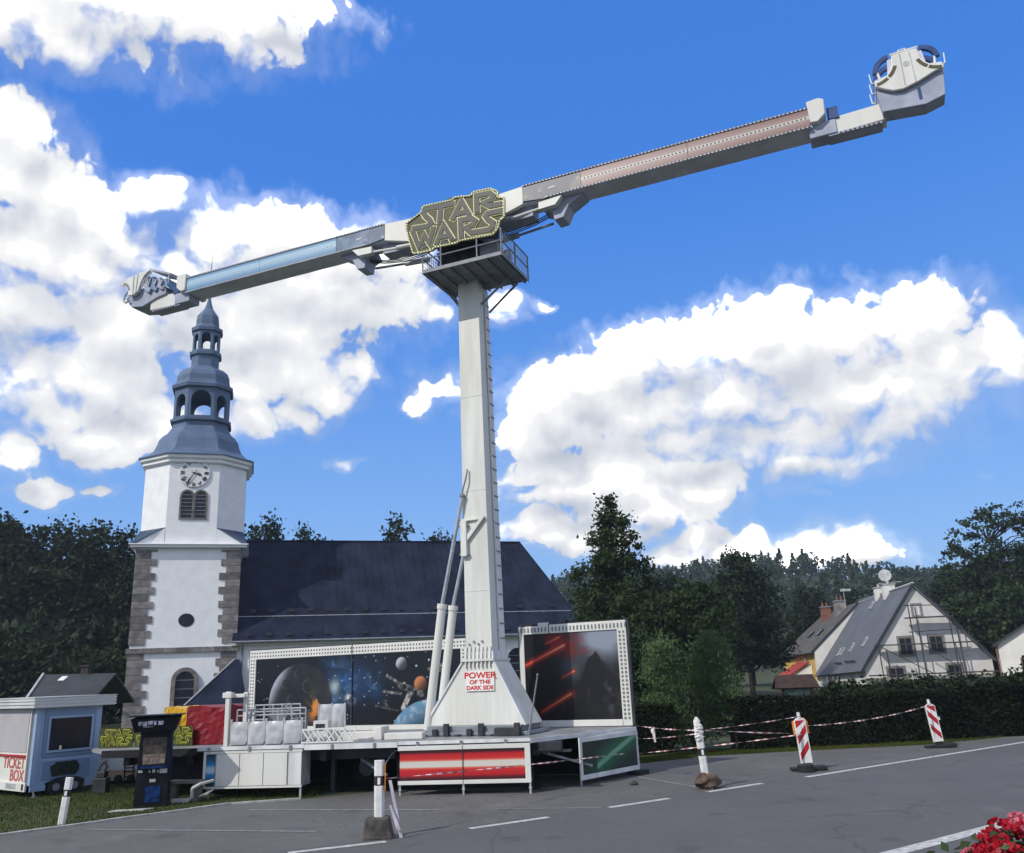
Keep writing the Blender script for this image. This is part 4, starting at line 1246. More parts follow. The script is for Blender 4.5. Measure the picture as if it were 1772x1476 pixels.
M_sp_r = space_print('dusky_cloud_print', (0.035, 0.045, 0.085), (0.16, 0.13, 0.13), (0.30, 0.22, 0.18))
M_sp_b = space_print('blue_dusk_print', (0.06, 0.10, 0.17), (0.14, 0.22, 0.33), (0.3, 0.4, 0.5))


def wing(s, strip, sp_, labs):
    X = lambda d: AX + s * d          # d: distance out from the hub

    def bx(d0, d1, y0, y1, z0, z1):
        a, c = sorted((X(d0), X(d1)))
        return (a, c, y0, y1, z0, z1)
    fork = B()
    for y0, y1 in ((-0.44, -0.30), (0.14, 0.26)):
        fork.prism([(X(0.5), 14.12), (X(0.5), 14.70), (X(2.12), 14.80), (X(2.12), 14.28), (X(1.2), 14.02)], y0, y1)
    mesh_obj('arm_fork', fork, M_white, ride, bevel=0.01)
    mesh_obj('arm_web', B().prism([(X(0.9), 13.95), (X(0.9), 14.5), (X(2.3), 14.6), (X(2.3), 14.0)], -0.22, 0.2), M_gond, ride)
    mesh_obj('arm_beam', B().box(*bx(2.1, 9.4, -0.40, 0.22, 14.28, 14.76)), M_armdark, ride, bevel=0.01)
    mesh_obj('light_strip_panel', B().box(*bx(3.75, 6.5, -0.455, -0.401, 14.31, 14.77)), strip, ride)
    mesh_obj('light_strip_panel', B().box(*bx(6.51, 9.35, -0.455, -0.401, 14.31, 14.77)), strip, ride)
    mesh_obj('printed_panel', B().prism([(X(2.12), 14.34), (X(2.12), 14.78), (X(3.74), 14.77), (X(3.74), 14.31), (X(3.0), 14.30), (X(2.75), 14.26)], -0.455, -0.401), sp_, ride)
    mesh_obj('print_badge', B().box(*bx(2.85, 3.05, -0.462, -0.456, 14.50, 14.56)), M_lgrey, ride)
    e = B()
    e.box(*bx(2.12, 9.38, -0.475, -0.385, 14.772, 14.80))
    e.box(*bx(2.75, 9.38, -0.475, -0.385, 14.275, 14.30))
    mesh_obj('edge_rail', e, M_armdark, ride)
    lb = B()
    for i in range(76):
        x = X(2.2 + i * 0.095)
        lb.bulb(x, -0.475, 14.79, 0.022)
        lb.box(x - 0.014, x + 0.014, -0.44, -0.41, 14.80, 14.835)
        if i > 6:
            lb.bulb(x, -0.475, 14.288, 0.022)
    for i in range(58):
        lb.bulb(X(3.85 + i * 0.095), -0.456, 14.54, 0.02)
    mesh_obj('light_bulbs', lb, M_bulb if s > 0 else M_lgrey, ride, kind='stuff')
    # knee bracket and short struts below
    mesh_obj('knee_bracket', B().prism([(X(2.7), 14.27), (X(3.75), 14.27), (X(3.3), 14.02), (X(3.15), 13.72), (X(2.9), 13.70), (X(2.85), 13.95), (X(2.6), 14.05)], -0.25, 0.25), M_gond, ride, bevel=0.01)
    mesh_obj('knee_lug', B().prism([(X(2.55), 14.0), (X(2.55), 14.2), (X(3.2), 14.24), (X(3.0), 14.02)], -0.44, -0.26), M_white, ride)
    for y_, zz in ((-0.36, 14.08), (0.1, 13.80)):
        st = mesh_obj('strut_cylinder', B().tube((X(1.0), y_, zz - 0.14), (X(1.75), y_, zz - 0.09), 0.075, n=10), M_lgrey if s < 0 else M_gond, ride)
        mesh_obj('strut_rod', B().tube((X(1.75), y_, zz - 0.09), (X(2.75), y_, zz), 0.035, n=8), M_white if y_ < 0 else M_grey, st)
    mesh_obj('arm_cap', B().prism([(X(9.36), 14.36), (X(9.33), 14.92), (X(9.60), 14.95), (X(9.72), 14.88), (X(9.70), 14.50), (X(9.52), 14.34)], -0.52, 0.46), M_white, ride, bevel=0.02)
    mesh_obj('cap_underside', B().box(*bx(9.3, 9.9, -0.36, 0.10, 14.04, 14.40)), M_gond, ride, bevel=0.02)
    mesh_obj('end_light', B().box(*bx(9.74, 9.98, -0.36, -0.30, 14.42, 14.72)), M_navy, ride)
    mesh_obj('end_arm', B().prism([(X(9.75), 14.04), (X(9.75), 14.46), (X(10.95), 14.50), (X(10.95), 14.08)], -0.32, 0.06), M_white, ride, bevel=0.01)
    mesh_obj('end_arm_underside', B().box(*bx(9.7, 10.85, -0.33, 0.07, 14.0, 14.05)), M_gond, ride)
    tb = B()
    for i in range(10):
        tb.box(*bx(9.95 + i * 0.1, 9.99 + i * 0.1, -0.34, -0.322, 13.99, 14.04))
    mesh_obj('end_arm_bolts', tb, M_dark, ride, kind='stuff')


wing(1, M_strip_r, M_sp_r, None)
for s_ in (-1, 1):
    for k_ in range(3):
        pts = [(AX + s_ * d_, -0.22 + 0.05 * k_, z_ - 0.02 * k_) for d_, z_ in ((0.6, 13.86), (1.1, 13.72), (1.7, 13.70), (2.3, 13.80), (2.75, 13.92))]
        mesh_obj('hose', B().path(pts, 0.016, 6), M_rubber, ride)
for k_, (x_, y_) in enumerate(((-0.30, 0.10), (-0.12, 0.2), (0.05, 0.05))):
    mesh_obj('hose', B().path([(x_, -0.3 + y_, 12.75), (x_ - 0.05, -0.42 + y_, 13.1), (x_ + 0.04, -0.5 + y_, 13.45)], 0.02, 6), M_rubber, ride)
b = B()
for z_ in (4.4, 6.9, 9.4, 11.6):
    w_ = 0.35 - 0.05 * (z_ - 3) / 10
    xc = -0.18 - 0.07 * (z_ - 3) / 10
    yy = 0.06 * (z_ - 2.95) / 10.05
    b.box(xc - w_ + 0.012, xc + w_ - 0.012, yy - 0.006, yy + 0.01, z_ - 0.009, z_ + 0.009)
mesh_obj('weld_seam', b, M_cream, ride, kind='stuff')
wing(-1, M_strip_b, M_sp_b, None)


def gondola(ox, flip):
    """cabin with a white hourglass shell in front, dark tub behind, two rows of seats back to back"""
    g = mesh_obj('gondola', None if False else gondola_tub(), M_gond, ride, bevel=0.02)
    arc1 = [(0.60 - 0.0 + 0.42 * math.cos(t) - 0.42 - 0.18, 0.85 + 0.48 * math.sin(t) - 0.0) for t in np.linspace(0, 0, 1)]
    left = [(-0.86 + 0.50 * math.sin(t), 0.72 - 0.52 * math.cos(t) + 0.02) for t in np.linspace(0, math.pi / 2, 8)]
    right = [(-x, z) for x, z in left][::-1]
    bottom = [(0.88, 0.16), (0.86, 0.08), (0.66, 0.06), (0.45, -0.02), (0.2, -0.12), (-0.2, -0.22), (-0.45, -0.19), (-0.68, -0.05), (-0.88, 0.10)]
    shell = left + [(-0.33, 0.90), (-0.30, 0.93), (0.30, 0.93), (0.33, 0.90)] + right + bottom
    mesh_obj('shell', B().prism([(x, z) for x, z in shell], -0.86, -0.74), M_white, g, bevel=0.02)
    for x in (-0.14, 0.14):
        mesh_obj('shell_seam', B().beam((x, -0.868, -0.12), (x * 0.85, -0.868, 0.9), 0.018, 0.02), M_lgrey, g)
    mesh_obj('shell_emblem', B().tube((0.0, -0.86, 0.52), (0.0, -0.868, 0.52), 0.085, n=16), M_lgrey, g)
    for s in (-1, 1):
        for t0, t1 in ((0.12, 0.62), (0.70, 1.25)):
            pts = []
            for r_ in (0.60, 0.69):
                seq = [(-0.90 + r_ * math.sin(t), 0.76 - r_ * math.cos(t)) for t in np.linspace(t0, t1, 5)]
                pts += seq if r_ < 0.65 else seq[::-1]
            mesh_obj('vent_panel', B().prism([(s * -x if s > 0 else x, z) for x, z in pts], -0.875, -0.861), M_olive, g)
        for y_ in (-0.62, -0.1, 0.42):
            bar = B()
            prev = None
            for t in np.linspace(0.1, 1.5, 8):
                p = (s * (0.36 + 0.44 * math.sin(t)), 0.58 + 0.46 * math.cos(t))
                if prev:
                    bar.beam((prev[0], y_, prev[1]), (p[0], y_, p[1]), 0.13, 0.13)
                prev = p
            mesh_obj('shoulder_restraint', bar, M_navy, g)
        mesh_obj('seat_row', B().prism([(s * 0.30, 0.9), (s * 0.44, 0.9), (s * 0.50, 0.42), (s * 0.86, 0.36), (s * 0.86, 0.18), (s * 0.3, 0.18)], -0.72, 0.6), M_armdark, g)
        for y_ in (-0.64, -0.1, 0.44):
            hb = B()
            hb.tube((s * 0.74, y_, 0.64), (s * 0.70, y_, 0.34), 0.035, n=6)
            hb.path([(s * 0.72, y_, 0.36), (s * 0.78, y_ - 0.06, 0.30), (s * 0.94, y_ - 0.06, 0.30), (s * 0.96, y_ - 0.06, 0.62)], 0.018, 6)
            mesh_obj('grab_handle', hb, M_white, g)
    mesh_obj('roof_bar', B().tube((-0.36, -0.78, 0.99), (0.36, -0.78, 0.99), 0.035, n=8).box(-0.12, 0.12, -0.78, -0.5, 0.95, 1.03).path([(-0.12, -0.7, 1.03), (-0.12, -0.7, 1.12), (0.06, -0.7, 1.12), (0.06, -0.7, 1.03)], 0.015, 6), M_white, g)
    mesh_obj('floor_slot', B().box(0.14, 0.22, -0.735, -0.70, -0.62, -0.25), M_navy, g)
    return g


def gondola_tub():
    b = B()
    b.prism([(-0.86, 0.02), (-0.80, -0.68), (0.28, -0.80), (0.78, -0.66), (0.86, 0.08), (0.4, 0.16), (-0.4, 0.16)], -0.72, -0.12)
    b.prism([(-0.80, 0.0), (-0.60, -0.30), (0.60, -0.30), (0.80, 0.04), (0.4, 0.16), (-0.4, 0.16)], -0.119, 0.60)
    b.box(-0.2, 0.2, 0.0, 0.62, 0.16, 0.88)
    return b


g1 = gondola(0, False)
g1.location = (11.06, -0.06, 14.66)
g1.rotation_euler = (0, R(-1), 0)
g1.scale = (0.80, 0.72, 0.80)
# the far gondola hangs tilted: shell swept over, canopy and seats with footrests below
g2 = mesh_obj('gondola', B().prism([(-0.25, 0.0), (0.05, -0.42), (0.62, -0.52), (1.25, -0.30), (1.75, -0.22), (1.7, 0.15), (0.9, 0.35), (0.1, 0.25)], -0.55, 0.55), M_gond, ride, bevel=0.03)
g2.location = (-12.22, 0, 14.66)
g2.scale = (0.86, 0.7, 0.80)
sh = [(-0.42, 0.60), (-0.10, 0.82), (0.28, 0.86), (0.62, 0.93), (1.02, 0.90), (0.78, 0.72), (0.62, 0.42), (0.52, 0.10), (0.30, -0.02), (0.05, 0.02), (-0.02, 0.30), (-0.14, 0.46)]
mesh_obj('shell', B().prism(sh, -0.78, -0.62), M_white, g2, bevel=0.02)
mesh_obj('shell_seam', B().beam((0.28, -0.79, 0.84), (0.30, -0.79, 0.0), 0.02), M_grey, g2)
mesh_obj('shell_seam', B().beam((0.48, -0.79, 0.86), (0.44, -0.79, 0.05), 0.02), M_grey, g2)
for rr_, tt in (((0.40), (2.1, 2.9)), ((0.36), (0.3, 1.2))):
    pts = []
    for r_ in (rr_, rr_ + 0.09):
        seq = [(-0.36 + r_ * math.cos(t) * 1.0 + 0.0, 0.18 + r_ * math.sin(t)) for t in np.linspace(0.15, 1.25, 6)]
        pts += seq if r_ == rr_ else seq[::-1]
    mesh_obj('vent_panel', B().prism([(x + (0 if tt[0] > 1 else 1.55), z) if tt[0] > 1 else (1.03 - (x + 0.1), z + 0.2) for x, z in pts], -0.795, -0.781), M_grey, g2)
mesh_obj('canopy', B().plate([(0.95, -0.72, 0.95), (0.95, 0.6, 1.05), (2.0, 0.55, 0.62), (2.0, -0.72, 0.50)], 0.07), M_lgrey, g2)
mesh_obj('canopy_post', B().beam((1.96, -0.70, 0.50), (1.96, -0.70, 0.12), 0.03).beam((1.8, -0.4, 0.5), (1.55, -0.4, 0.15), 0.03), M_lgrey, g2)
for i in range(4):
    x = 0.72 + i * 0.3
    mesh_obj('seat', B().prism([(x, 0.72 - i * .1), (x + 0.16, 0.75 - i * .1), (x + 0.22, 0.30 - i * .08), (x + 0.36, 0.12 - i * .06), (x + 0.28, -0.06), (x + 0.02, 0.14)], -0.68 + 0.02 * i, 0.4), M_bluedk if i % 2 else M_gond, g2, bevel=0.03)
    mesh_obj('seat_harness', B().beam((x + 0.05, -0.71, 0.66 - i * .1), (x - 0.05, -0.71, 0.28 - i * .05), 0.05), M_lgrey, g2)
mesh_obj('footrest', B().path([(-0.1, -0.66, 0.28), (-0.22, -0.66, 0.1), (-0.26, -0.66, -0.12), (-0.14, -0.66, -0.22), (0.02, -0.66, -0.14)], 0.04, 8), M_lgrey, g2)

# ------------------------------------------------------------------ word sign (letters built as raised outlined strokes)
LET = dict(
 S1=[(-1.28, 14.03), (-0.87, 13.99), (-0.76, 14.06), (-0.8, 14.16), (-0.93, 14.31), (-0.99, 14.42), (-0.93, 14.51), (-0.76, 14.51), (-0.12, 14.46)],
 T=[(-0.46, 14.47), (-0.50, 14.06)],
 A1=[(-0.10, 14.02), (0.16, 14.47), (0.36, 14.02)], A1c=[(0.0, 14.12), (0.27, 14.11)],
 R1=[(0.6, 14.06), (0.6, 14.50), (0.98, 14.47), (1.08, 14.36), (1.02, 14.26), (0.77, 14.23), (0.98, 14.09), (1.26, 14.07)],
 W=[(-1.31, 13.92), (-1.14, 13.44), (-0.96, 13.74), (-0.82, 13.46), (-0.70, 13.87)],
 A2=[(-0.59, 13.42), (-0.38, 13.90), (-0.17, 13.46)], A2c=[(-0.49, 13.56), (-0.26, 13.55)],
 R2=[(0.13, 13.42), (0.12, 13.90), (0.43, 13.88), (0.54, 13.77), (0.47, 13.67), (0.26, 13.64), (0.42, 13.46), (0.90, 13.41), (1.03, 13.48), (1.05, 13.58), (0.91, 13.71), (0.85, 13.82), (0.92, 13.89), (1.26, 13.87)])
BOARD = [(-1.52, 14.25), (-1.07, 14.46), (-1.0, 14.63), (-0.12, 14.58), (-0.05, 14.64), (0.44, 14.55), (0.49, 14.64), (0.99, 14.61), (1.2, 14.47), (1.21, 14.28), (1.38, 14.23), (1.36, 13.68), (1.23, 13.62), (1.16, 13.39), (1.01, 13.27), (0.05, 13.33), (-0.02, 13.29), (-0.68, 13.32), (-0.75, 13.26), (-1.12, 13.27), (-1.32, 13.30), (-1.42, 13.64), (-1.52, 14.07)]


def word_sign(root, y, w_out, w_in, m_board, m_edge, m_face, bulbs=True, scale=1.0, c=(0, 0), board=True, at=(0, 0), child=None, dep=1.0):
    T_ = lambda p: ((p[0] - c[0]) * scale + at[0], (p[1] - c[1]) * scale + at[1])
    host = child or root
    if board:
        bd = mesh_obj('sign_board', B().prism([T_(p) for p in BOARD], y, y + 0.08 * dep), m_board, root)
        rim = B()
        pts = [T_(p) for p in BOARD]
        for i in range(len(pts)):
            a_, c_ = pts[i], pts[(i + 1) % len(pts)]
            rim.beam((a_[0], y - 0.005, a_[1]), (c_[0], y - 0.005, c_[1]), 0.055 * scale, 0.035 * scale)
        mesh_obj('sign_rim', rim, m_edge, bd)
        if bulbs:
            lb = B()
            for x, z, dx, dz in resample(pts + pts[:1], 0.075):
                lb.bulb(x, y - 0.03, z, 0.017)
            mesh_obj('rim_bulbs', lb, M_letdark, bd, kind='stuff')
        host = bd
    for i, (k, pts) in enumerate(LET.items()):
        p = [T_(q_) for q_ in pts]
        o_, n_ = B(), B()
        yo = y - (0.012 + 0.0016 * i) * dep
        yn = y - (0.034 + 0.0016 * i) * dep
        ribbon(o_, p, w_out * scale, yo, y - 0.001)
        ribbon(n_, p, w_in * scale, yn, yo + 0.001)
        lt = mesh_obj('letter', n_, m_face, host)
        if child is None:
            pass
        me = o_
        eo = mesh_obj('letter_outline', me, m_edge, host)
        if bulbs:
            lb = B()
            for x, z, dx, dz in resample(p, 0.052):
                for k_ in (-0.038, 0.0, 0.038):
                    lb.bulb(x - dz * k_, yn - 0.0008, z + dx * k_, 0.0095)
            mesh_obj('letter_bulbs', lb, mat('tan_bulb', (0.42, 0.41, 0.30), 0.35, 0.1, 5.0), host, kind='stuff')


word_sign(ride, -1.0, 0.205, 0.148, M_olive, M_oldyel, M_letdark, True)
mesh_obj('sign_mount', B().box(-0.9, 0.6, -0.91, -0.5, 13.7, 14.3), M_dark, ride)

# ================================================================== deck (stage) in its own frame
DECK_RZ = R(-9)
DO = (0.0, 19.35, 0.0)
cd, sd = math.cos(R(9)), math.sin(R(9))


def to_deck(x, y):       # world -> deck frame
    dx, dy = x - DO[0], y - DO[1]
    return (dx * cd - dy * sd, dx * sd + dy * cd)


deck = thing('ride_deck', 'raised grey metal deck that carries the ride, with dark open space below', 'stage', DO, DECK_RZ)
poly = [(-9.85, 0), (0.12, 0), (2.25, 2.9), (1.2, 4.6), (-9.6, 6.2), (-10.9, 6.2), (-10.75, 0.9)]
mesh_obj('deck_plate', B().slab(poly, 1.0, DZ), mat('worn_deck_plate', (0.26, 0.27, 0.28), 0.55, 0.25, 1.4), deck)
mesh_obj('deck_valance', B().box(-9.86, -7.5, -0.03, -0.002, 0.92, DZ + 0.005), M_black, deck)
mesh_obj('deck_edge', B().box(-7.49, -4.95, -0.03, -0.002, 1.02, DZ + 0.02).box(-4.94, -2.8, -0.035, -0.002, 0.98, DZ + 0.01).box(-2.79, 0.12, -0.03, -0.002, 1.03, DZ + 0.02), M_sidegrey, deck)
mesh_obj('deck_edge', B().beam((0.13, -0.01, 1.04), (2.27, 2.9, 1.04), 0.03, 0.09), M_sidegrey, deck)
for i in range(8):
    x = -7.2 + i * 0.97
    mesh_obj('edge_bracket', B().box(x - 0.03, x + 0.03, -0.055, -0.031, 0.99, DZ + 0.01), M_grey, deck)
b = B()
for y in (0.6, 2.4, 4.2):
    b.box(-9.6, 0.4, y, y + 0.18, 0.72, 0.999)
for i in range(7):
    b.box(-9.5 + i * 1.6, -9.35 + i * 1.6, 0.3, 5.4, 0.72, 0.998)
mesh_obj('chassis', b, M_dark, deck)
for x, y in ((-8.5, 0.7), (-7.6, 0.9), (-4.6, 0.9), (-3.0, 0.8), (0.0, 0.7), (1.2, 2.6), (-9.3, 4.9), (-4.6, 4.4), (0.2, 4.3)):
    mesh_obj('jack_leg', B().box(x - 0.05, x + 0.05, y - 0.05, y + 0.05, 0.03, 0.9).box(x - 0.2, x + 0.2, y - 0.2, y + 0.2, 0.0, 0.03), M_dark, deck)
mesh_obj('shade_backing_sheet', B().box(-10.5, 2.0, 3.2, 3.24, 0.02, 0.99), M_black, deck)  # added black sheet standing in for the shade below the deck
mesh_obj('skirt_curtain', B().box(-8.75, -7.34, 0.55, 0.58, 0.30, 0.99), M_black, deck)
for x in (-4.2, -1.4):
    for y in (2.2,):
        wl = mesh_obj('wheel', B().tube((x, y - 0.15, 0.4), (x, y + 0.15, 0.4), 0.4, n=20), M_rubber, deck)
        mesh_obj('wheel_rim', B().tube((x, y - 0.17, 0.4), (x, y - 0.151, 0.4), 0.2, n=14), M_grey, wl)
for p0, p1 in (((-3.8, 0.5, 0.72), (-3.1, 0.15, 0.40)), ((0.3, 0.6, 0.75), (1.3, 1.2, 0.4))):
    mesh_obj('brace_bar', B().beam(p0, p1, 0.05), M_grey, deck)
hz = [(-2.95 + 0.45 * (i / 10) - 0.2, 0.2, 0.62 + 0.28 * math.sin(math.pi * (i / 10) * 0.8)) for i in range(11)]
mesh_obj('hose', B().path(hz, 0.015, 6), M_grey, deck)
mesh_obj('winch_box', B().box(0.25, 0.75, 0.15, 0.5, 0.82, 0.99).box(0.15, 0.95, 0.2, 0.45, 0.78, 0.82), M_dark, deck)
# white ramp beam on the deck
mesh_obj('ramp_beam', B().box(-4.55, -3.55, 1.1, 1.5, DZ + 0.002, 1.26).box(-3.7, -3.5, 1.0, 1.6, DZ + 0.002, 1.36).box(-3.4, -2.5, 0.9, 1.2, DZ + 0.002, 1.22), M_white, deck, bevel=0.01)
mesh_obj('step_plate', B().box(-3.9, -3.65, 0.5, 0.9, DZ + 0.002, 1.16), M_white, deck)

# printed skirt panels
M_stripe = print_ramp('red_white_band_print', 2, [(0.0, (0.02, 0.004, 0.006)), (0.10, (0.10, 0.004, 0.01)), (0.17, (0.42, 0.008, 0.012)), (0.36, (0.52, 0.02, 0.018)), (0.42, (0.66, 0.16, 0.10)), (0.45, (0.62, 0.58, 0.52)), (0.62, (0.60, 0.56, 0.50)), (0.66, (0.64, 0.14, 0.09)), (0.72, (0.52, 0.02, 0.018)), (0.86, (0.46, 0.01, 0.014)), (0.93, (0.06, 0.004, 0.008)), (1.0, (0.02, 0.004, 0.006))], lo=0.30, hi=0.90)
sk_ = thing('skirt_panel', 'white framed skirt panel with red and white light band print under the deck', 'panel', DO, DECK_RZ)
for x0, x1 in ((-2.76, -1.35), (-1.34, 0.10)):
    mesh_obj('printed_sheet', B().box(x0 + (0.02 if x0 < -2 else 0.0), x1 - (0.0 if x1 < -1 else 0.10), -0.06, -0.05, 0.30, 0.91), M_stripe, sk_)
mesh_obj('frame', B().box(-2.78, 0.12, -0.075, -0.04, 0.91, 1.0).box(-2.78, 0.12, -0.075, -0.04, 0.22, 0.30).box(0.0, 0.12, -0.074, -0.041, 0.30, 0.91), M_white, sk_, bevel=0.005)
mesh_obj('panel_joint', B().box(-1.352, -1.338, -0.078, -0.045, 0.22, 0.995), M_dark, sk_)
for x in (-2.74, -1.345, 0.09):
    mesh_obj('leg', B().box(x - 0.018, x + 0.018, -0.06, -0.03, 0.0, 0.22).box(x - 0.03, x + 0.03, -0.065, -0.025, 0.10, 0.14), M_lgrey, sk_)

A_, C_ = Vector((0.95, 20.35)), Vector((2.70, 21.95))
A_ = Vector((1.18, 20.12))
vv = C_ - A_
LG = vv.length
gp = thing('skirt_panel', 'white framed side panel with dark print of a green light beam', 'panel', (A_.x, A_.y, 0), math.atan2(vv.y, vv.x))


def beam_print():
    m = bpy.data.materials.new('green_beam_print')
    m.use_nodes = True
    t = m.node_tree
    q = NT(t)
    bs = t.nodes['Principled BSDF']
    co = q.n('ShaderNodeTexCoord').outputs['Object']
    s = q.n('ShaderNodeSeparateXYZ', {0: co})
    x, z = s.outputs[0], s.outputs[2]
    d = q.m('ABSOLUTE', q.m('SUBTRACT', z, q.m('ADD', q.m('MULTIPLY', x, 0.34), 0.13)))
    gate = q.smooth(x, 0.62, 0.70)
    core = q.m('MULTIPLY', q.smooth(d, 0.035, 0.085, 1, 0), gate)
    glow = q.m('MULTIPLY', q.smooth(d, 0.03, 0.42, 1, 0), q.m('ADD', 0.25, q.m('MULTIPLY', gate, 0.75)))
    c = q.mix(glow, (0.008, 0.018, 0.016, 1), (0.006, 0.12, 0.05, 1))
    c = q.mix(core, c, (0.16, 0.36, 0.24, 1))
    t.links.new(c, bs.inputs['Base Color'])
    bs.inputs['Roughness'].default_value = 0.4
    return m


mesh_obj('printed_sheet', B().box(0.10, LG - 0.05, -0.02, -0.01, 0.22, 0.90), beam_print(), gp)
mesh_obj('frame', B().box(0, LG, -0.04, 0.0, 0.90, 1.0).box(0, LG, -0.04, 0.0, 0.12, 0.22).box(0, 0.09, -0.039, -0.001, 0.22, 0.90).box(LG - 0.06, LG, -0.039, -0.001, 0.22, 0.90), M_sidegrey, gp, bevel=0.005)
for x in (0.03, LG - 0.03):
    mesh_obj('leg', B().box(x - 0.018, x + 0.018, -0.02, 0.01, 0.0, 0.12), M_lgrey, gp)
mesh_obj('foot_pad', B().box(LG - 0.22, LG + 0.18, -0.18, 0.18, 0.0, 0.10), M_rubber, gp)

# white cabinet under the deck
cab = thing('deck_cabinet', 'white metal cabinet with three doors and a blue print strip under the deck', 'cabinet', DO, DECK_RZ)
mesh_obj('body', B().box(-7.30, -5.0, 0.0, 0.5, 0.24, 1.0), M_lgrey, cab)
mesh_obj('body_frame', B().box(-7.32, -4.98, -0.035, -0.002, 0.95, 1.0).box(-7.32, -4.98, -0.035, -0.002, 0.22, 0.26).box(-7.32, -7.26, -0.034, -0.003, 0.26, 0.95), M_white, cab)
for i in range(3):
    x0 = -7.02 + i * 0.565
    mesh_obj('door', B().box(x0 + 0.008, x0 + 0.557, -0.03, -0.004, 0.27, 0.94), M_white, cab, bevel=0.006)
mesh_obj('end_panel', B().box(-5.30, -5.0, -0.026, -0.003, 0.27, 0.94), M_sidegrey, cab)
mesh_obj('print_strip', B().box(-7.25, -7.05, -0.03, -0.004, 0.28, 0.93), print_ramp('blue_band_print', 2, [(0, (0.003, 0.012, 0.03)), (0.2, (0.01, 0.10, 0.24)), (0.36, (0.02, 0.2, 0.45)), (0.46, (0.45, 0.55, 0.62)), (0.58, (0.35, 0.5, 0.6)), (0.68, (0.02, 0.2, 0.45)), (0.85, (0.01, 0.08, 0.2)), (1, (0.003, 0.012, 0.03))], lo=0.28, hi=0.93), cab)
for x in (-7.2, -5.02):
    mesh_obj('leg', B().box(x - 0.02, x + 0.02, 0.0, 0.04, 0.0, 0.24), M_lgrey, cab)

# safety fence with silver padded panels
fence = thing('safety_fence', 'grey metal safety railing with silver padded panels on the deck', 'railing', DO, DECK_RZ)
xs_ = [-6.84, -6.30, -5.92, -5.54, -5.15]
xs_ = [-6.86, -6.44, -6.01, -5.58, -5.15]
def padded(root, x0, x1, y, z0, z1):
    b = B()
    nx, nz = 7, 6
    vs, fs = [], []
    for j in range(nz + 1):
        for i in range(nx + 1):
            u, v = i / nx, j / nz
            e = min(u, 1 - u, v, 1 - v)
            bul = 0.035 * min(1, e * 4) + (random.uniform(-0.012, 0.012) if 0 < e else 0)
            bul += 0.012 * math.sin(9 * abs(u - 0.5) + 7 * (1 - v)) if e > 0 else 0
            vs.append((x0 + (x1 - x0) * u, y - bul, z0 + (z1 - z0) * v))
    for j in range(nz):
        for i in range(nx):
            a = j * (nx + 1) + i
            fs.append((a, a + 1, a + nx + 2, a + nx + 1))
    b.add(vs, fs)
    b.box(x0, x1, y, y + 0.04, z0, z1)
    return mesh_obj('padded_panel', b, M_pad, root, smooth=True)


for a, c in zip(xs_[:-1], xs_[1:]):
    padded(fence, a + 0.012, c - 0.012, 0.28, DZ + 0.03, 1.60)
for x in xs_:
    mesh_obj('post', B().box(x - 0.02, x + 0.02, 0.29, 0.33, DZ, 1.66), M_lgrey, fence)
b = B()
for y, x0, x1, zs_ in ((0.75, -6.95, -5.25, (1.55, 1.72, 1.85)), (1.25, -6.75, -5.6, (1.6, 1.78, 1.93))):
    for z in zs_:
        b.tube((x0, y, z), (x1, y, z), 0.018, n=6)
    k = 6
    for i in range(k):
        x = x0 + (x1 - x0) * i / (k - 1)
        b.tube((x, y, DZ), (x, y, zs_[-1]), 0.018, n=6)
mesh_obj('rail', b, M_lgrey, fence)
b = B()
for p0, p1 in (((-6.9, .6, 1.1), (-6.5, .6, 1.85)), ((-6.1, 1.0, 1.2), (-5.7, 1.0, 1.95)), ((-5.9, 1.0, 1.95), (-5.4, 0.9, 1.5))):
    b.beam(p0, p1, 0.05)
b.box(-6.3, -5.9, 1.0, 1.3, 1.35, 1.75).box(-5.7, -5.45, 1.1, 1.35, 1.3, 1.62)
mesh_obj('gate_gear', b, M_grey, fence)
mesh_obj('gate_post', B().box(-7.03, -6.93, 0.28, 0.38, DZ, 2.28).box(-7.10, -6.88, 0.26, 0.42, 2.14, 2.26).box(-6.72, -6.62, 0.55, 0.65, DZ, 2.25).box(-7.0, -6.62, 0.40, 0.5, 2.14, 2.22), M_white, fence, bevel=0.008)
mesh_obj('latch_box', B().box(-5.08, -4.72, 0.8, 0.95, 1.20, 1.55), M_sidegrey, fence)
mesh_obj('latch_window', B().box(-5.02, -4.80, 0.785, 0.799, 1.34, 1.48), M_dark, fence)
pads = thing('padded_gate', 'pair of taller silver padded gate leaves further back on the deck', 'gate', DO, DECK_RZ)
padded(pads, -5.10, -4.81, 1.2, 1.36, 1.90)
padded(pads, -4.78, -4.48, 1.2, 1.36, 1.90)
for x in (-5.12, -4.795, -4.465):
    mesh_obj('post', B().box(x - 0.015, x + 0.015, 1.2, 1.24, DZ, 1.92), M_lgrey, pads)
lat = thing('folding_lattice', 'folding white scissor lattice barrier lying along the deck edge', 'barrier', DO, DECK_RZ)
b = B()
n = 5
for i in range(n):
    x0, x1 = -5.10 + i * 0.245, -5.10 + (i + 1) * 0.245
    b.beam((x0, 0.25, 1.37), ((x0 + x1) / 2 + 0.06, 0.25, 1.13), 0.03)
    b.beam((x0 + 0.09, 0.262, 1.13), (x1 + 0.03, 0.262, 1.37), 0.03)
    b.beam((x0 + 0.11, 0.237, 1.38), ((x0 + x1) / 2 + 0.14, 0.237, 1.15), 0.025)
mesh_obj('lattice_bar', b, M_white, lat)
mesh_obj('lattice_rail', B().beam((-5.12, 0.25, 1.39), (-3.85, 0.25, 1.41), 0.035).beam((-5.12, 0.25, 1.115), (-3.9, 0.25, 1.12), 0.03), M_white, lat)

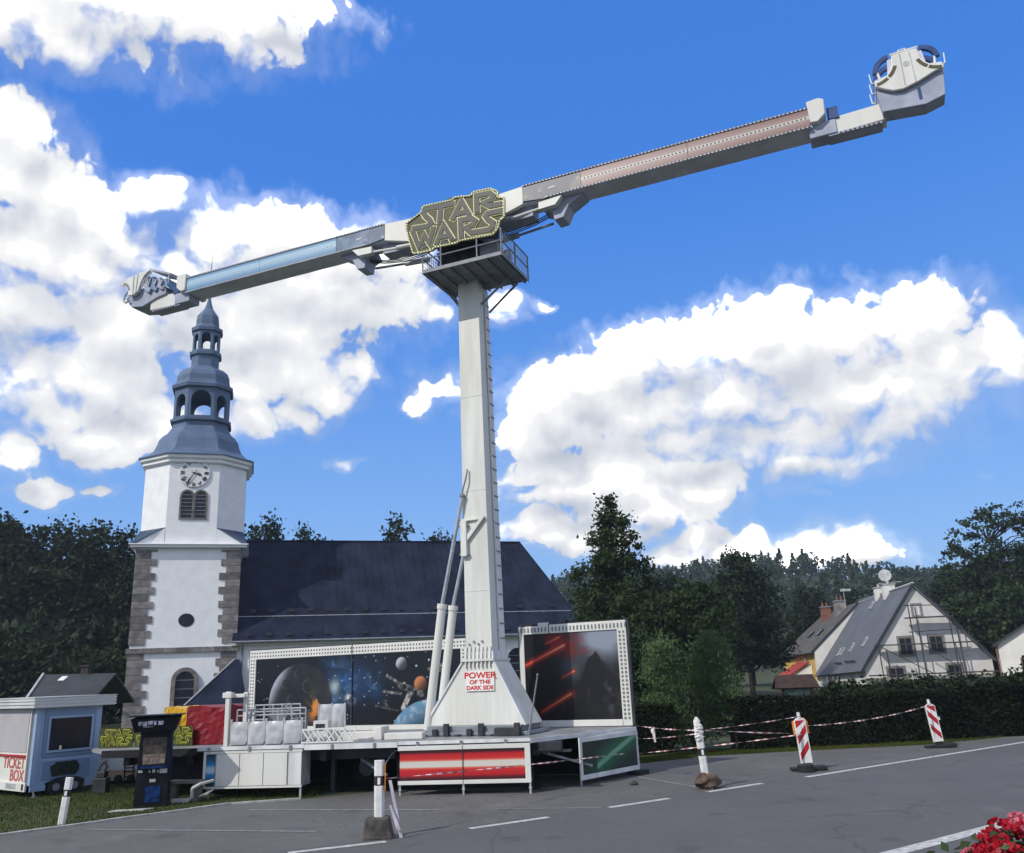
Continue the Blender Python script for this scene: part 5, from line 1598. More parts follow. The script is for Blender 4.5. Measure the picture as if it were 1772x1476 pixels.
# tarpaulin covered stacks
def tarp(name, label, x0, x1, y0, y1, z0, z1, m, top):
    b = B()
    n, k = 9, 7
    vs, fs = [], []
    loop = [(x0, y0), (x1, y0), (x1, y1), (x0, y1)]
    ring_ = []
    for i in range(4):
        a, c = loop[i], loop[(i + 1) % 4]
        for j in range(n):
            t = j / n
            ring_.append((a[0] + (c[0] - a[0]) * t, a[1] + (c[1] - a[1]) * t, i, t))
    for r_ in range(k + 1):
        v = r_ / k
        for (x, y, s_, t) in ring_:
            w = 0.022 * math.sin(5 * t * math.pi + 1.2 * r_ + s_) * (1 - abs(v - 0.5)) + random.uniform(-0.012, 0.012)
            nx, ny = ((0, -1), (1, 0), (0, 1), (-1, 0))[s_]
            vs.append((x + nx * w, y + ny * w, z0 + (z1 - z0) * v + (0.03 * math.sin(6 * t) if r_ == k else 0)))
    m_ = len(ring_)
    for r_ in range(k):
        for i in range(m_):
            fs.append((r_ * m_ + i, r_ * m_ + (i + 1) % m_, (r_ + 1) * m_ + (i + 1) % m_, (r_ + 1) * m_ + i))
    c_ = len(vs)
    vs.append(((x0 + x1) / 2, (y0 + y1) / 2, z1 + top))
    for i in range(m_):
        fs.append((k * m_ + i, k * m_ + (i + 1) % m_, c_))
    b.add(vs, fs)
    o = mesh_obj(name, b, m)
    o.location = DO
    o.rotation_euler = (0, 0, DECK_RZ)
    return tag(o, label, 'tarpaulin')


tarp('tarpaulin', 'dark red tarpaulin over a stack at the left end of the deck', -8.38, -7.35, 1.0, 1.9, DZ + 0.01, 1.95, M_tarp_r, 0.03)
tarp('tarpaulin', 'yellow tarpaulin over a stack beside the red one on the deck', -9.0, -8.42, 1.05, 1.8, DZ + 0.01, 1.95, M_tarp_y, 0.02)
# small bright word panels on the left of the deck
for i, (x0, lab) in enumerate(((-10.56, 'small bright yellow word panel nearest the ticket trailer'), (-9.62, 'small bright yellow word panel partly behind the black games machine'), (-9.02, 'small bright yellow word panel in front of the yellow and red tarpaulins'))):
    root = thing('word_panel', lab, 'sign', DO, DECK_RZ, 'yellow word panels on the deck')
    mesh_obj('panel', B().box(x0, x0 + 0.90, 0.86, 0.89, DZ, 1.53), mat('dark_green_backing', (0.05, 0.06, 0.012), 0.6, 0.2, 4), root)
    word_sign(root, 0.855, 0.16, 0.065, None, M_neon, M_olive, False, 0.31, (-1.5, 13.25), False, (x0 + 0.01, DZ + 0.015), None, 0.5)

# ------------------------------------------------------------------ poster boards (generic space pictures)
def print_grid(name, w, h, nx, nz, fn, parent, loc, m):
    u, v = np.meshgrid(np.linspace(0, w, nx), np.linspace(0, h, nz))
    V = np.stack([u, np.zeros_like(u), v], -1).reshape(-1, 3)
    id_ = np.arange(nx * nz).reshape(nz, nx)
    F_ = np.stack([id_[:-1, :-1], id_[:-1, 1:], id_[1:, 1:], id_[1:, :-1]], -1).reshape(-1, 4)
    o = np_mesh(name, V, F_, m, parent)
    c = np.clip(fn(u, v) * 0.92, 0, 1)
    lin = np.where(c <= 0.04045, c / 12.92, ((c + 0.055) / 1.055) ** 2.4)
    ca = o.data.color_attributes.new('Col', 'FLOAT_COLOR', 'POINT')
    a = np.ones((nx * nz, 4), dtype=np.float32)
    a[:, :3] = lin.reshape(-1, 3)
    ca.data.foreach_set('color', a.ravel())
    o.location = loc
    return o


def vnoise(u, v, s, seed, oct_=5):
    r = np.zeros_like(u)
    amp, tot = 1.0, 0
    for k in range(oct_):
        g = np.random.default_rng(seed + k).random((64, 64))
        x, y = (u * s) % 63, (v * s) % 63
        x0, y0 = np.floor(x).astype(int), np.floor(y).astype(int)
        fx, fy = x - x0, y - y0
        fx, fy = fx * fx * (3 - 2 * fx), fy * fy * (3 - 2 * fy)
        x1, y1 = (x0 + 1) % 64, (y0 + 1) % 64
        r += amp * ((g[y0, x0] * (1 - fx) + g[y0, x1] * fx) * (1 - fy) + (g[y1, x0] * (1 - fx) + g[y1, x1] * fx) * fy)
        tot += amp
        amp *= 0.55
        s *= 2.03
    return r / tot


def blend(c, col, a):
    return c * (1 - a[..., None]) + np.array(col) * a[..., None] if not isinstance(col, np.ndarray) or col.ndim == 1 else c * (1 - a[..., None]) + col * a[..., None]


def ss(x, a, b):
    t = np.clip((x - a) / (b - a), 0, 1)
    return t * t * (3 - 2 * t)


def seg(u, v, p, q):
    px, py = q[0] - p[0], q[1] - p[1]
    t = np.clip(((u - p[0]) * px + (v - p[1]) * py) / (px * px + py * py), 0, 1)
    return np.hypot(u - p[0] - t * px, v - p[1] - t * py), t


WB, HB = 6.80, 1.90


def space_left(u0):
    def fn(u, v):
        u = u + u0
        c = np.zeros(u.shape + (3,)) + np.array((0.035, 0.04, 0.065))
        n = vnoise(u, v, 1.6, 5)
        neb = np.exp(-(((u - 3.3) / 1.0) ** 2 + ((v - 1.2) / 0.62) ** 2)) * (0.55 + 0.9 * ss(n, 0.38, 0.68))
        c = blend(c, (0.16, 0.36, 0.60), np.clip(neb * 1.15, 0, 0.95))
        n2 = vnoise(u, v, 3.0, 15)
        c = blend(c, (0.45, 0.62, 0.78), np.clip(neb * ss(n2, 0.55, 0.8) * 0.9, 0, 1))
        rs = np.random.default_rng(3)
        for k in range(90):
            su, sv, r = rs.uniform(0, WB), rs.uniform(0, HB), rs.choice((0.012, 0.016, 0.03), p=(0.6, 0.3, 0.1))
            if 1.0 < su < 4.6 or rs.random() < 0.5:
                c = blend(c, (0.85, 0.92, 1.0), ss(-np.hypot(u - su, v - sv), -r * 1.6, -r * 0.3))
        # grey moon with craters, lit from the left
        R_ = 1.12
        cu, cv = 1.62, 0.62
        d = np.hypot(u - cu, v - cv)
        lim = np.clip(-((u - cu) * 0.85 - (v - cv) * 0.5) / R_, -1, 1)
        tone = 0.15 + 0.58 * ss(lim, 0.62, 1.0) + 0.10 * (vnoise(u, v, 4, 40) - 0.5)
        col = np.stack([tone * 0.95, tone, tone * 1.05], -1)
        for (a, b_, r) in ((1.1, 1.2, 0.16), (1.5, 1.45, 0.10), (1.9, 1.1, 0.2), (1.3, 0.75, 0.12), (2.2, 0.7, 0.14)):
            dd = np.hypot((u - a), (v - b_) * 1.15)
            col = blend(col, (0.13, 0.14, 0.16), 0.5 * ss(-dd, -r, -r * 0.75))
            col = blend(col, (0.5, 0.52, 0.54), 0.35 * ss(-np.abs(dd - r), -0.035, -0.005) * (u < a))
        c = blend(c, col, ss(-d, -R_ - 0.012, -R_ + 0.012))
        c = blend(c, (0.32, 0.38, 0.46), 0.8 * ss(-np.abs(v - 0.42 - 0.0 * u), -0.02, -0.004) * (u < 2.2))
        # pale glow, orange blast cloud
        c = blend(c, (0.75, 0.76, 0.72), 0.85 * np.exp(-(((u - 2.83) / 0.16) ** 2 + ((v - 1.05) / 0.22) ** 2)))
        nb = vnoise(u, v, 6, 77)
        c = blend(c, (0.85, 0.55, 0.22), np.clip(1.4 * np.exp(-(((u - 2.2) / 0.24) ** 2 + ((v - 0.45) / 0.34) ** 2)) * ss(nb, 0.35, 0.6), 0, 1))
        c = blend(c, (0.6, 0.2, 0.12), np.clip(np.exp(-(((u - 2.35) / 0.22) ** 2 + ((v - 0.2) / 0.2) ** 2)) * ss(nb, 0.4, 0.7), 0, 1))
        c = blend(c, (0.92, 0.9, 0.88), np.clip(1.5 * np.exp(-(((u - 3.35) / 0.15) ** 2 + ((v - 0.72) / 0.13) ** 2)) * ss(vnoise(u, v, 9, 90), 0.3, 0.6), 0, 1))
        # small crescent moon, orange planet, blue planet
        d = np.hypot(u - 5.02, v - 1.60)
        t = 0.25 + 0.5 * ss(-(u - 5.02) + (v - 1.6), -0.12, 0.18)
        c = blend(c, np.stack([t, t, t * 1.05], -1), ss(-d, -0.19, -0.165))
        d = np.hypot(u - 5.62, v - 1.05)
        t = 0.35 + 0.65 * ss((v - 1.05) - (u - 5.62), -0.25, 0.2)
        c = blend(c, np.stack([0.78 * t, 0.50 * t, 0.33 * t], -1), ss(-d, -0.21, -0.185))
        # drifting rocks and plain tumbling wreckage
        for (p, q, w, g) in (((4.55, 1.30), (5.05, 1.02), 0.045, 0.50), ((5.0, 1.02), (5.35, 0.90), 0.10, 0.42), ((4.45, 0.88), (5.0, 0.80), 0.04, 0.55), ((5.08, 0.42), (5.32, 0.86), 0.09, 0.62),
                             ((5.4, 0.86), (5.66, 0.78), 0.10, 0.40), ((4.2, 0.50), (4.9, 0.36), 0.028, 0.36), ((4.45, 0.62), (4.62, 0.42), 0.05, 0.30), ((5.9, 1.42), (6.5, 1.36), 0.06, 0.42), ((6.1, 1.46), (6.3, 1.52), 0.05, 0.5), ((5.8, 0.62), (6.1, 0.66), 0.05, 0.3)):
            dd, tt = seg(u, v, p, q)
            a_ = ss(-dd, -w, -w * 0.75)
            sh = g * (0.55 + 0.7 * ss(vnoise(u, v, 11, 33), 0.3, 0.7))
            c = blend(c, np.stack([sh, sh * 0.97, sh * 0.95], -1), a_)
        for (a, b_, r) in ((5.12, 0.98, 0.07), (5.46, 0.82, 0.07), (5.28, 0.9, 0.05), (4.5, 1.33, 0.05)):
            c = blend(c, (0.05, 0.05, 0.06), ss(-np.hypot(u - a, v - b_), -r, -r * 0.7))
        cu, cv, R_ = 5.85, -0.66, 1.28
        d = np.hypot(u - cu, v - cv)
        t = ss(-(u - cu) * 0.5 + (v - cv), 0.5, 1.35)
        nn = vnoise(u, v, 5, 55)
        hi = ss(nn, 0.42, 0.7)
        col = np.stack([0.10 + 0.30 * t + 0.28 * hi * t, 0.20 + 0.38 * t + 0.16 * hi * t, 0.28 + 0.42 * t + 0.10 * hi * t], -1)
        c = blend(c, col, ss(-d, -R_ - 0.012, -R_ + 0.012))
        return c
    return fn


M_print = printmat('poster_print')
wide = thing('picture_backdrop', 'wide white framed backdrop with bulb border and dark picture of planets, stars and a grey moon', 'backdrop', RO, RIDE_RZ)
WY = 2.4
X0, X1, Z0, Z1 = -8.98, -1.70, 1.12, 3.40
XM = -5.33
print_grid('printed_panel', XM - 0.008 - (X0 + 0.24), HB, 230, 125, space_left(0.0), wide, (X0 + 0.24, WY - 0.04, 1.22), M_print)
print_grid('printed_panel', X1 - 0.17 - (XM + 0.008), HB, 230, 125, space_left(XM + 0.008 - (X0 + 0.24)), wide, (XM + 0.008, WY - 0.04, 1.22), M_print)
mesh_obj('back_sheet', B().box(X0 + 0.05, X1 - 0.05, WY, WY + 0.05, Z0, Z1 - 0.05), M_lgrey, wide)
mesh_obj('panel_joint', B().box(XM - 0.014, XM + 0.014, WY - 0.075, WY - 0.03, Z0, Z1 + 0.02), M_dark, wide)
mesh_obj('frame', B().box(X0, XM - 0.016, WY - 0.07, WY - 0.002, Z1 - 0.26, Z1).box(XM + 0.016, X1, WY - 0.07, WY - 0.002, Z1 - 0.26, Z1).box(X0, X0 + 0.23, WY - 0.069, WY - 0.003, Z0, Z1 - 0.26).box(X1 - 0.16, X1, WY - 0.069, WY - 0.003, Z0, Z1 - 0.26), M_white, wide, bevel=0.006)
mesh_obj('frame_edge', B().box(X0 - 0.03, X1 + 0.03, WY - 0.05, WY + 0.06, Z1 + 0.002, Z1 + 0.03).box(X0 - 0.03, X0 - 0.002, WY - 0.05, WY + 0.06, Z0, Z1), M_dark, wide)
mesh_obj('sill_rail', B().box(X0 + 0.23, X1 - 0.16, WY - 0.12, WY - 0.002, Z0 - 0.03, 1.215), M_white, wide)
lb = B()
for r_ in range(2):
    z = Z1 - 0.08 - r_ * 0.10
    i = 0
    while X0 + 0.08 + i * 0.098 < X1 - 0.03:
        lb.bulb(X0 + 0.08 + i * 0.098, WY - 0.071, z, 0.024)
        i += 1
for i in range(21):
    for x in (X0 + 0.07, X0 + 0.16, X1 - 0.08):
        lb.bulb(x, WY - 0.07, Z1 - 0.30 - i * 0.095, 0.024)
mesh_obj('border_bulbs', lb, M_bulb, wide, kind='stuff')


def storm(u, v):
    """dark stormy picture: grey light top right, a dark rock mass, glowing orange-red streaks"""
    w, h = 2.55, 2.14
    c = np.zeros(u.shape + (3,)) + np.array((0.045, 0.042, 0.05))
    n = vnoise(u, v, 1.5, 201)
    g = np.exp(-(((u - 2.15) / 0.75) ** 2 + ((v - 1.95) / 0.55) ** 2)) * (0.6 + 0.8 * n)
    c = blend(c, (0.62, 0.66, 0.72), np.clip(g, 0, 0.9))
    g = np.exp(-(((u - 1.3) / 0.35) ** 2 + ((v - 1.2) / 0.4) ** 2)) * ss(n, 0.35, 0.7)
    c = blend(c, (0.26, 0.36, 0.42), np.clip(g * 0.8, 0, 0.7))
    g = np.exp(-(((u - 0.9) / 0.7) ** 2 + ((v - 1.75) / 0.45) ** 2)) * ss(vnoise(u, v, 3, 230), 0.4, 0.75)
    c = blend(c, (0.52, 0.07, 0.04), np.clip(g * 1.1, 0, 0.8))
    # jagged dark rocky ridge filling the lower right
    top = np.interp(u, [0, 0.9, 1.25, 1.5, 1.72, 1.95, 2.1, 2.3, 2.6], [0.1, 0.25, 0.75, 0.9, 1.45, 1.62, 1.42, 1.30, 0.95]) + 0.16 * (vnoise(u, v * 0 + 0.3, 4, 240) - 0.5)
    rock = ss(top - v, -0.015, 0.02)
    tex = vnoise(u * 1.0, v * 0.5, 6, 250)
    tn = 0.045 + 0.10 * ss(tex, 0.5, 0.8) + 0.10 * ss(top - v, 0.25, 0.0) * ss(u, 1.7, 2.3)
    c = blend(c, np.stack([tn * 1.15, tn, tn * 1.02], -1), rock)
    c = blend(c, (0.50, 0.50, 0.54), 0.6 * np.exp(-(((u - 2.25) / 0.12) ** 2 + ((v - 0.5) / 0.42) ** 2)) * ss(vnoise(u, v, 7, 260), 0.4, 0.7))
    # meteors: parallel glowing streaks
    for (p, q, w0, w1, k) in (((0.0, 1.35), (1.10, 1.82), 0.030, 0.045, 1), ((0.62, 1.88), (0.98, 2.03), 0.016, 0.022, 0.9), ((0.42, 0.20), (1.22, 0.62), 0.025, 0.045, 0.8), ((1.02, 1.02), (1.34, 1.17), 0.02, 0.03, 0.7)):
        d, t = seg(u, v, p, q)
        ww = w0 + (w1 - w0) * t
        c = blend(c, (0.70, 0.10, 0.04), np.clip(k * np.exp(-(d / (ww * 2.6)) ** 2), 0, 1))
        c = blend(c, (1.0, 0.72, 0.52), np.clip(k * 0.95 * np.exp(-(d / (ww * 0.8)) ** 2) * (0.35 + 0.65 * t), 0, 1))
    return c


tall = thing('picture_board', 'tall white framed board with bulb border and dark stormy picture with red streaks', 'billboard', RO, RIDE_RZ)
X0, X1, Z0, Z1 = -0.12, 2.80, 1.10, 3.62
print_grid('printed_panel', 2.55, 2.14, 210, 170, storm, tall, (X0 + 0.13, WY - 0.04, 1.26), M_print)
mesh_obj('back_sheet', B().box(X0 + 0.03, X1 - 0.02, WY, WY + 0.06, Z0, Z1 - 0.02), M_grey, tall)
mesh_obj('frame', B().box(X0, 0.72, WY - 0.07, WY - 0.002, Z1 - 0.22, Z1 - 0.02).box(0.74, X1, WY - 0.07, WY - 0.002, Z1 - 0.22, Z1).box(X0, X0 + 0.13, WY - 0.069, WY - 0.003, Z0, Z1 - 0.22).box(X1 - 0.24, X1, WY - 0.069, WY - 0.003, Z0, Z1 - 0.22), M_white, tall, bevel=0.006)
mesh_obj('top_bracket', B().box(0.42, 0.72, WY - 0.06, WY - 0.002, Z1 - 0.019, Z1 + 0.06), M_white, tall, bevel=0.006)
for xa, xb in ((X0 + 0.13, 0.42), (0.44, X1 - 0.24)):
    mesh_obj('sill_rail', B().box(xa, xb, WY - 0.09, WY - 0.003, Z0, 1.25), M_white, tall, bevel=0.006)
mesh_obj('frame_edge', B().box(X0 - 0.03, X0 - 0.002, WY - 0.06, WY + 0.07, Z0, Z1).box(X1 + 0.002, X1 + 0.05, WY - 0.05, WY + 0.07, Z0, Z1 + 0.03).box(X0, X1, WY - 0.04, WY + 0.07, Z1 + 0.002, Z1 + 0.03).box(0.722, 0.738, WY - 0.075, WY, Z1 - 0.22, Z1 + 0.03), M_dark, tall)
lb = B()
for i in range(30):
    x = X0 + 0.07 + i * 0.098
    if abs(x - 0.73) > 0.03:
        lb.box(x - 0.018, x + 0.018, WY - 0.085, WY - 0.071, Z1 - 0.17, Z1 - 0.06)
for i in range(22):
    for x in (X1 - 0.17, X1 - 0.07):
        z = Z1 - 0.28 - i * 0.098
        lb.box(x - 0.024, x + 0.024, WY - 0.083, WY - 0.07, z - 0.026, z + 0.026)
mesh_obj('border_bulbs', lb, M_bulb, tall, kind='stuff')
st = mesh_obj('signal_rod', B().tube((1.14, -0.3, DZ), (1.42, -0.3, 2.36), 0.018, n=6).sphere((1.42, -0.3, 2.38), 0.03), M_grey)
st.location = RO
st.rotation_euler = (0, 0, RIDE_RZ)
tag(st, 'thin grey rod leaning up from the deck in front of the stormy picture', 'rod')

# ================================================================== ticket trailer, games machine
TR_RZ = R(52)
tr = thing('ticket_trailer', 'white and pale blue ticket trailer with a shuttered hatch, dark side window and single axle', 'trailer', (-11.95, 22.03, 0), TR_RZ)
# x runs along the blue side, y along the white hatch side
LX, LY, TZ = 1.62, 3.6, 2.1
mesh_obj('body', B().box(0.02, LX, 0.02, LY, 0.28, TZ), M_bluegrey, tr)
mesh_obj('hatch_side', B().box(-0.02, 0.018, 0.22, LY, 0.98, TZ).box(-0.02, 0.018, 0.22, LY, 0.0 + 0.30, 0.98), M_white, tr)
mesh_obj('corner_post', B().box(-0.02, 0.10, -0.02, 0.10, 0.28, TZ), M_bluegrey, tr)
mesh_obj('corner_recess', B().box(-0.005, 0.02, 0.10, 0.20, 0.35, 2.0), M_grey, tr)
mesh_obj('edge_strip', B().box(-0.045, -0.021, 0.22, 0.27, 0.35, 2.02), M_white, tr)
b = B()
for i in range(20):
    z = 1.03 + i * 0.05
    b.box(-0.035, -0.022, 0.34, 3.3, z, z + 0.044)
mesh_obj('roller_shutter', b, M_shut, tr)
mesh_obj('shutter_box', B().box(-0.05, -0.022, 0.30, 3.4, 2.035, 2.09), M_lgrey, tr)
mesh_obj('counter_shelf', B().box(-0.06, -0.022, 0.28, 3.4, 0.93, 0.97), M_sigred, tr)
for s, z in (('TICKET', 0.77), ('BOX', 0.48)):
    t_ = text_obj('lettering', s, 0.37, mat('coral_print', (0.50, 0.10, 0.08), 0.5, 0.1, 4), tr, (-0.026, 0.34, z), (0, 0, 0), 1.0, 0.003, 0.006, 'RIGHT')
    t_.rotation_euler = (Matrix.Rotation(R(-90), 3, 'Z') @ Matrix.Rotation(R(90), 3, 'X')).to_euler()
mesh_obj('bumper', B().box(-0.07, -0.021, 0.12, LY, 0.14, 0.34), M_white, tr, bevel=0.01)
mesh_obj('number_plate', B().box(-0.082, -0.071, 0.62, 1.15, 0.20, 0.31), M_lgrey, tr)
mesh_obj('rear_light', B().box(-0.082, -0.071, 0.20, 0.28, 0.18, 0.32), M_dark, tr)
mesh_obj('sill', B().box(0.0, 0.36, -0.01, 0.02, 0.14, 0.34), M_bluegrey, tr)
mesh_obj('sill', B().box(1.31, LX, -0.01, 0.02, 0.14, 0.34), M_bluegrey, tr)
# fascia with three ribs all round
b = B()
fx0, fx1, fy0, fy1 = -0.16, LX + 0.24, -0.16, LY
b.box(fx0, fx1, fy0, fy1, 2.06, 2.30)
for i in range(3):
    z = 2.075 + i * 0.078
    b.box(fx0 - 0.022, fx1 + 0.02, fy0 - 0.022, fy0, z, z + 0.05).box(fx0 - 0.022, fx0, fy0, fy1, z, z + 0.05)
b.box(fx0 - 0.03, fx1 + 0.03, fy0 - 0.03, fy1, 2.30, 2.32)
mesh_obj('fascia', b, mat('fascia_white', (0.60, 0.62, 0.62), 0.4, 0.1, 1.5), tr)
lb = B()
for i in range(30):
    lb.box(fx0 - 0.03, fx0 - 0.022, fy0 + 0.05 + i * 0.12, fy0 + 0.09 + i * 0.12, 2.13, 2.15)
    lb.box(fx0 - 0.03, fx0 - 0.022, fy0 + 0.05 + i * 0.12, fy0 + 0.09 + i * 0.12, 2.21, 2.23)
mesh_obj('fascia_bulbs', lb, M_grey, tr, kind='stuff')
# side window
mesh_obj('window_recess', B().box(0.20, 1.46, -0.008, 0.019, 0.90, 2.0), M_bluedk, tr)
wf = mesh_obj('window', B().box(0.28, 1.40, -0.04, -0.009, 1.80, 1.85).box(0.28, 1.40, -0.04, -0.009, 1.00, 1.05).box(0.28, 0.33, -0.039, -0.01, 1.05, 1.80).box(1.35, 1.40, -0.039, -0.01, 1.05, 1.80), M_bluegrey, tr)
mesh_obj('pane', B().box(0.33, 1.35, -0.02, -0.009, 1.05, 1.80), M_glass, wf)
mesh_obj('cup', B().tube((0.62, -0.025, 1.055), (0.62, -0.025, 1.15), 0.03, n=10), M_oldyel, wf)
mesh_obj('lower_panel', B().box(0.24, 1.40, -0.006, 0.019, 0.36, 0.80), M_bluedk, tr)
mesh_obj('panel_trim', B().box(0.20, 1.44, -0.012, 0.018, 0.80, 0.83).box(0.20, 0.235, -0.012, 0.018, 0.34, 0.80).box(1.405, 1.44, -0.012, 0.018, 0.34, 0.80).box(0.20, 1.44, -0.012, 0.018, 0.32, 0.355), M_bluegrey, tr)
word_sign(tr, -0.02, 0.15, 0.11, mat('dark_sign_green', (0.012, 0.022, 0.018), 0.5, 0.2, 4), mat('dull_sign_green', (0.035, 0.06, 0.04), 0.5, 0.2, 4), MATS['dark_sign_green'], False, 0.24, (0, 13.95), True, (0.80, 0.61), None, 0.15)
for x in (0.61, 1.06):
    wl = mesh_obj('wheel', B().tube((x, -0.03, 0.19), (x, 0.20, 0.19), 0.19, n=20), M_rubber, tr)
    mesh_obj('wheel_rim', B().tube((x, -0.045, 0.19), (x, -0.031, 0.19), 0.09, n=14), M_grey, wl)
mesh_obj('wheel_arch', B().prism([(0.32, 0.30)] + [(0.835 + 0.49 * math.cos(t), 0.26 + 0.15 * math.sin(t)) for t in np.linspace(math.pi, 0, 10)], -0.012, 0.01), M_dark, tr)
mesh_obj('jack_stand', B().beam((0.1, 0.15, 0.3), (0.16, 0.05, 0.0), 0.04).box(0.1, 0.22, 0.0, 0.1, 0, 0.02), M_grey, tr)
mesh_obj('underframe', B().box(0.1, LX - 0.05, 0.2, LY - 0.1, 0.18, 0.29), M_dark, tr)

arc = thing('games_machine', 'tall black coin games machine with canopy top and blue lower panel on the grass', 'games machine', (-7.98, 19.55, 0), R(14))
mesh_obj('cabinet', B().prism([(-0.36, 0.0), (0.33, 0.0), (0.31, 1.66), (-0.30, 1.66)], 0.0, 0.36), M_arcade, arc, bevel=0.01)
mesh_obj('canopy', B().hexa([(-0.42, -0.16, 1.52), (0.40, -0.16, 1.52), (0.40, 0.38, 1.60), (-0.42, 0.38, 1.60), (-0.50, -0.24, 1.80), (0.50, -0.24, 1.80), (0.47, 0.42, 1.84), (-0.47, 0.42, 1.84)]).box(-0.54, 0.54, -0.28, 0.44, 1.84, 1.87), M_arcade, arc, bevel=0.01)
b = B()
for i, (x, w, z, h) in enumerate(((-0.34, 0.06, 1.66, 0.08), (-0.26, 0.09, 1.65, 0.09), (-0.15, 0.10, 1.67, 0.08), (-0.03, 0.05, 1.66, 0.09), (0.06, 0.10, 1.66, 0.08), (-0.24, 0.2, 1.62, 0.025))):
    b.hexa([(x, -0.215, z), (x + w, -0.215, z), (x + w, -0.2, z), (x, -0.2, z), (x + 0.015, -0.238, z + h), (x + w + 0.015, -0.238, z + h), (x + w, -0.22, z + h), (x, -0.22, z + h)])
mesh_obj('canopy_marks', b, mat('pale_lilac_print', (0.45, 0.45, 0.6), 0.5, 0.5, 14), arc)
M_post_art = mat('muddy_poster', (0.10, 0.075, 0.06), 0.4, 0.9, 8.0, col2=(0.012, 0.014, 0.018))
mesh_obj('poster', B().box(-0.24, 0.24, -0.014, -0.002, 0.92, 1.40), M_post_art, arc)
M_post_col = mat('mixed_colour_poster', (0.35, 0.24, 0.2), 0.4, 0.9, 11.0, col2=(0.04, 0.05, 0.045))
mesh_obj('poster', B().box(-0.22, 0.22, -0.024, -0.015, 0.86, 1.06), M_post_col, arc)
mesh_obj('target_shelf', B().box(-0.30, 0.28, -0.10, -0.002, 0.78, 0.83), M_arcblue, arc)
b = B()
for x, z, w, h in ((-0.30, 0.70, 0.09, 0.05), (-0.09, 0.69, 0.03, 0.05), (-0.02, 0.69, 0.06, 0.07), (0.08, 0.69, 0.03, 0.05), (0.13, 0.67, 0.15, 0.09), (-0.06, 0.50, 0.12, 0.06)):
    b.box(x, x + w, -0.016, -0.002, z, z + h)
mesh_obj('coin_plate', b, M_lgrey, arc)
mesh_obj('blue_panel', B().box(-0.13, 0.17, -0.012, -0.002, 0.10, 0.42), M_arcblue, arc)
mesh_obj('side_print', B().box(0.321, 0.335, 0.06, 0.26, 0.55, 1.5), M_arcblue, arc)

van = thing('white_trailer', 'low white and tan box with small black ladder behind the games machine', 'trailer', (-11.2, 24.6, 0.06), R(-3))
mesh_obj('upper_box', B().box(-0.55, 0.92, 0, 1.2, 0.28, 0.72), M_refl, van)
mesh_obj('lower_box', B().box(-0.55, 0.92, 0.02, 1.2, 0.02, 0.279), mat('pale_tan_panel', (0.68, 0.50, 0.33), 0.6, 0.12, 2.0), van)
b = B()
for x in (0.42, 0.66):
    b.path([(x - 0.08, -0.02, 0.70), (x, -0.06, 0.58), (x, -0.06, 0.0)], 0.016, 6)
for z in (0.12, 0.24, 0.34, 0.50):
    b.tube((0.42, -0.06, z), (0.66, -0.06, z), 0.013, n=6)
mesh_obj('ladder', b, M_black, van)
for x in (-0.2, 0.25, 0.6):
    mesh_obj('wheel', B().tube((x, -0.08, 0.07), (x, 0.0, 0.07), 0.10, n=12), M_rubber, van)
gen = thing('machine_stand', 'dark hooked metal machine stand between the ticket trailer and the games machine', 'machine', (-10.5, 22.6, 0), 0)
mesh_obj('base', B().box(-0.16, 0.18, -0.12, 0.12, 0.0, 0.35).box(-0.1, 0.12, -0.1, 0.1, 0.35, 0.5), M_dark, gen, bevel=0.02)
mesh_obj('hook_arm', B().path([(0.06, 0, 0.5), (0.12, 0, 0.62), (0.04, 0, 0.72), (-0.02, 0, 0.66)], 0.03, 6).path([(-0.1, 0, 0.5), (-0.02, 0, 0.66), (0.10, 0, 0.74)], 0.02, 6), M_dark, gen)
bench = thing('bench', 'weathered grey slab bench in front of the dark curtain beside the games machine', 'bench', (-7.55, 20.25, 0), R(-9))
mesh_obj('seat', B().box(-0.35, 0.45, -0.12, 0.18, 0.38, 0.44), mat('old_concrete', (0.16, 0.16, 0.14), 0.9, 0.3, 5), bench)
for x in (-0.25, 0.30):
    mesh_obj('leg', B().box(x - 0.06, x + 0.06, -0.08, 0.14, 0, 0.38), MATS['old_concrete'], bench)
cb = mesh_obj('cable_cover', B().box(-7.74, -7.36, 20.02, 20.10, 0.0, 0.09).path([(-7.36, 20.05, 0.05), (-7.28, 20.0, 0.12), (-7.25, 19.9, 0.3), (-7.1, 19.95, 0.38), (-6.9, 20.2, 0.42)], 0.035, 8), M_cable)
tag(cb, 'pale cable cover with a thick pale cable running up to the cabinet', 'cable')
pl_ = mesh_obj('plastic_sheet', B().plate([(-7.18, 20.1, 0.12), (-6.95, 20.0, 0.18), (-6.9, 20.25, 0.24), (-7.1, 20.35, 0.16)], 0.02), M_cable)
tag(pl_, 'crumpled pale plastic sheet under the white cabinet', 'plastic')
bd = mesh_obj('board_on_grass', B().slab([(-8.6, 18.92), (-7.9, 19.02), (-7.75, 19.2), (-8.5, 19.1)], 0.012, 0.035), M_cable)
tag(bd, 'thin pale board lying on the grass in front of the games machine', 'board')

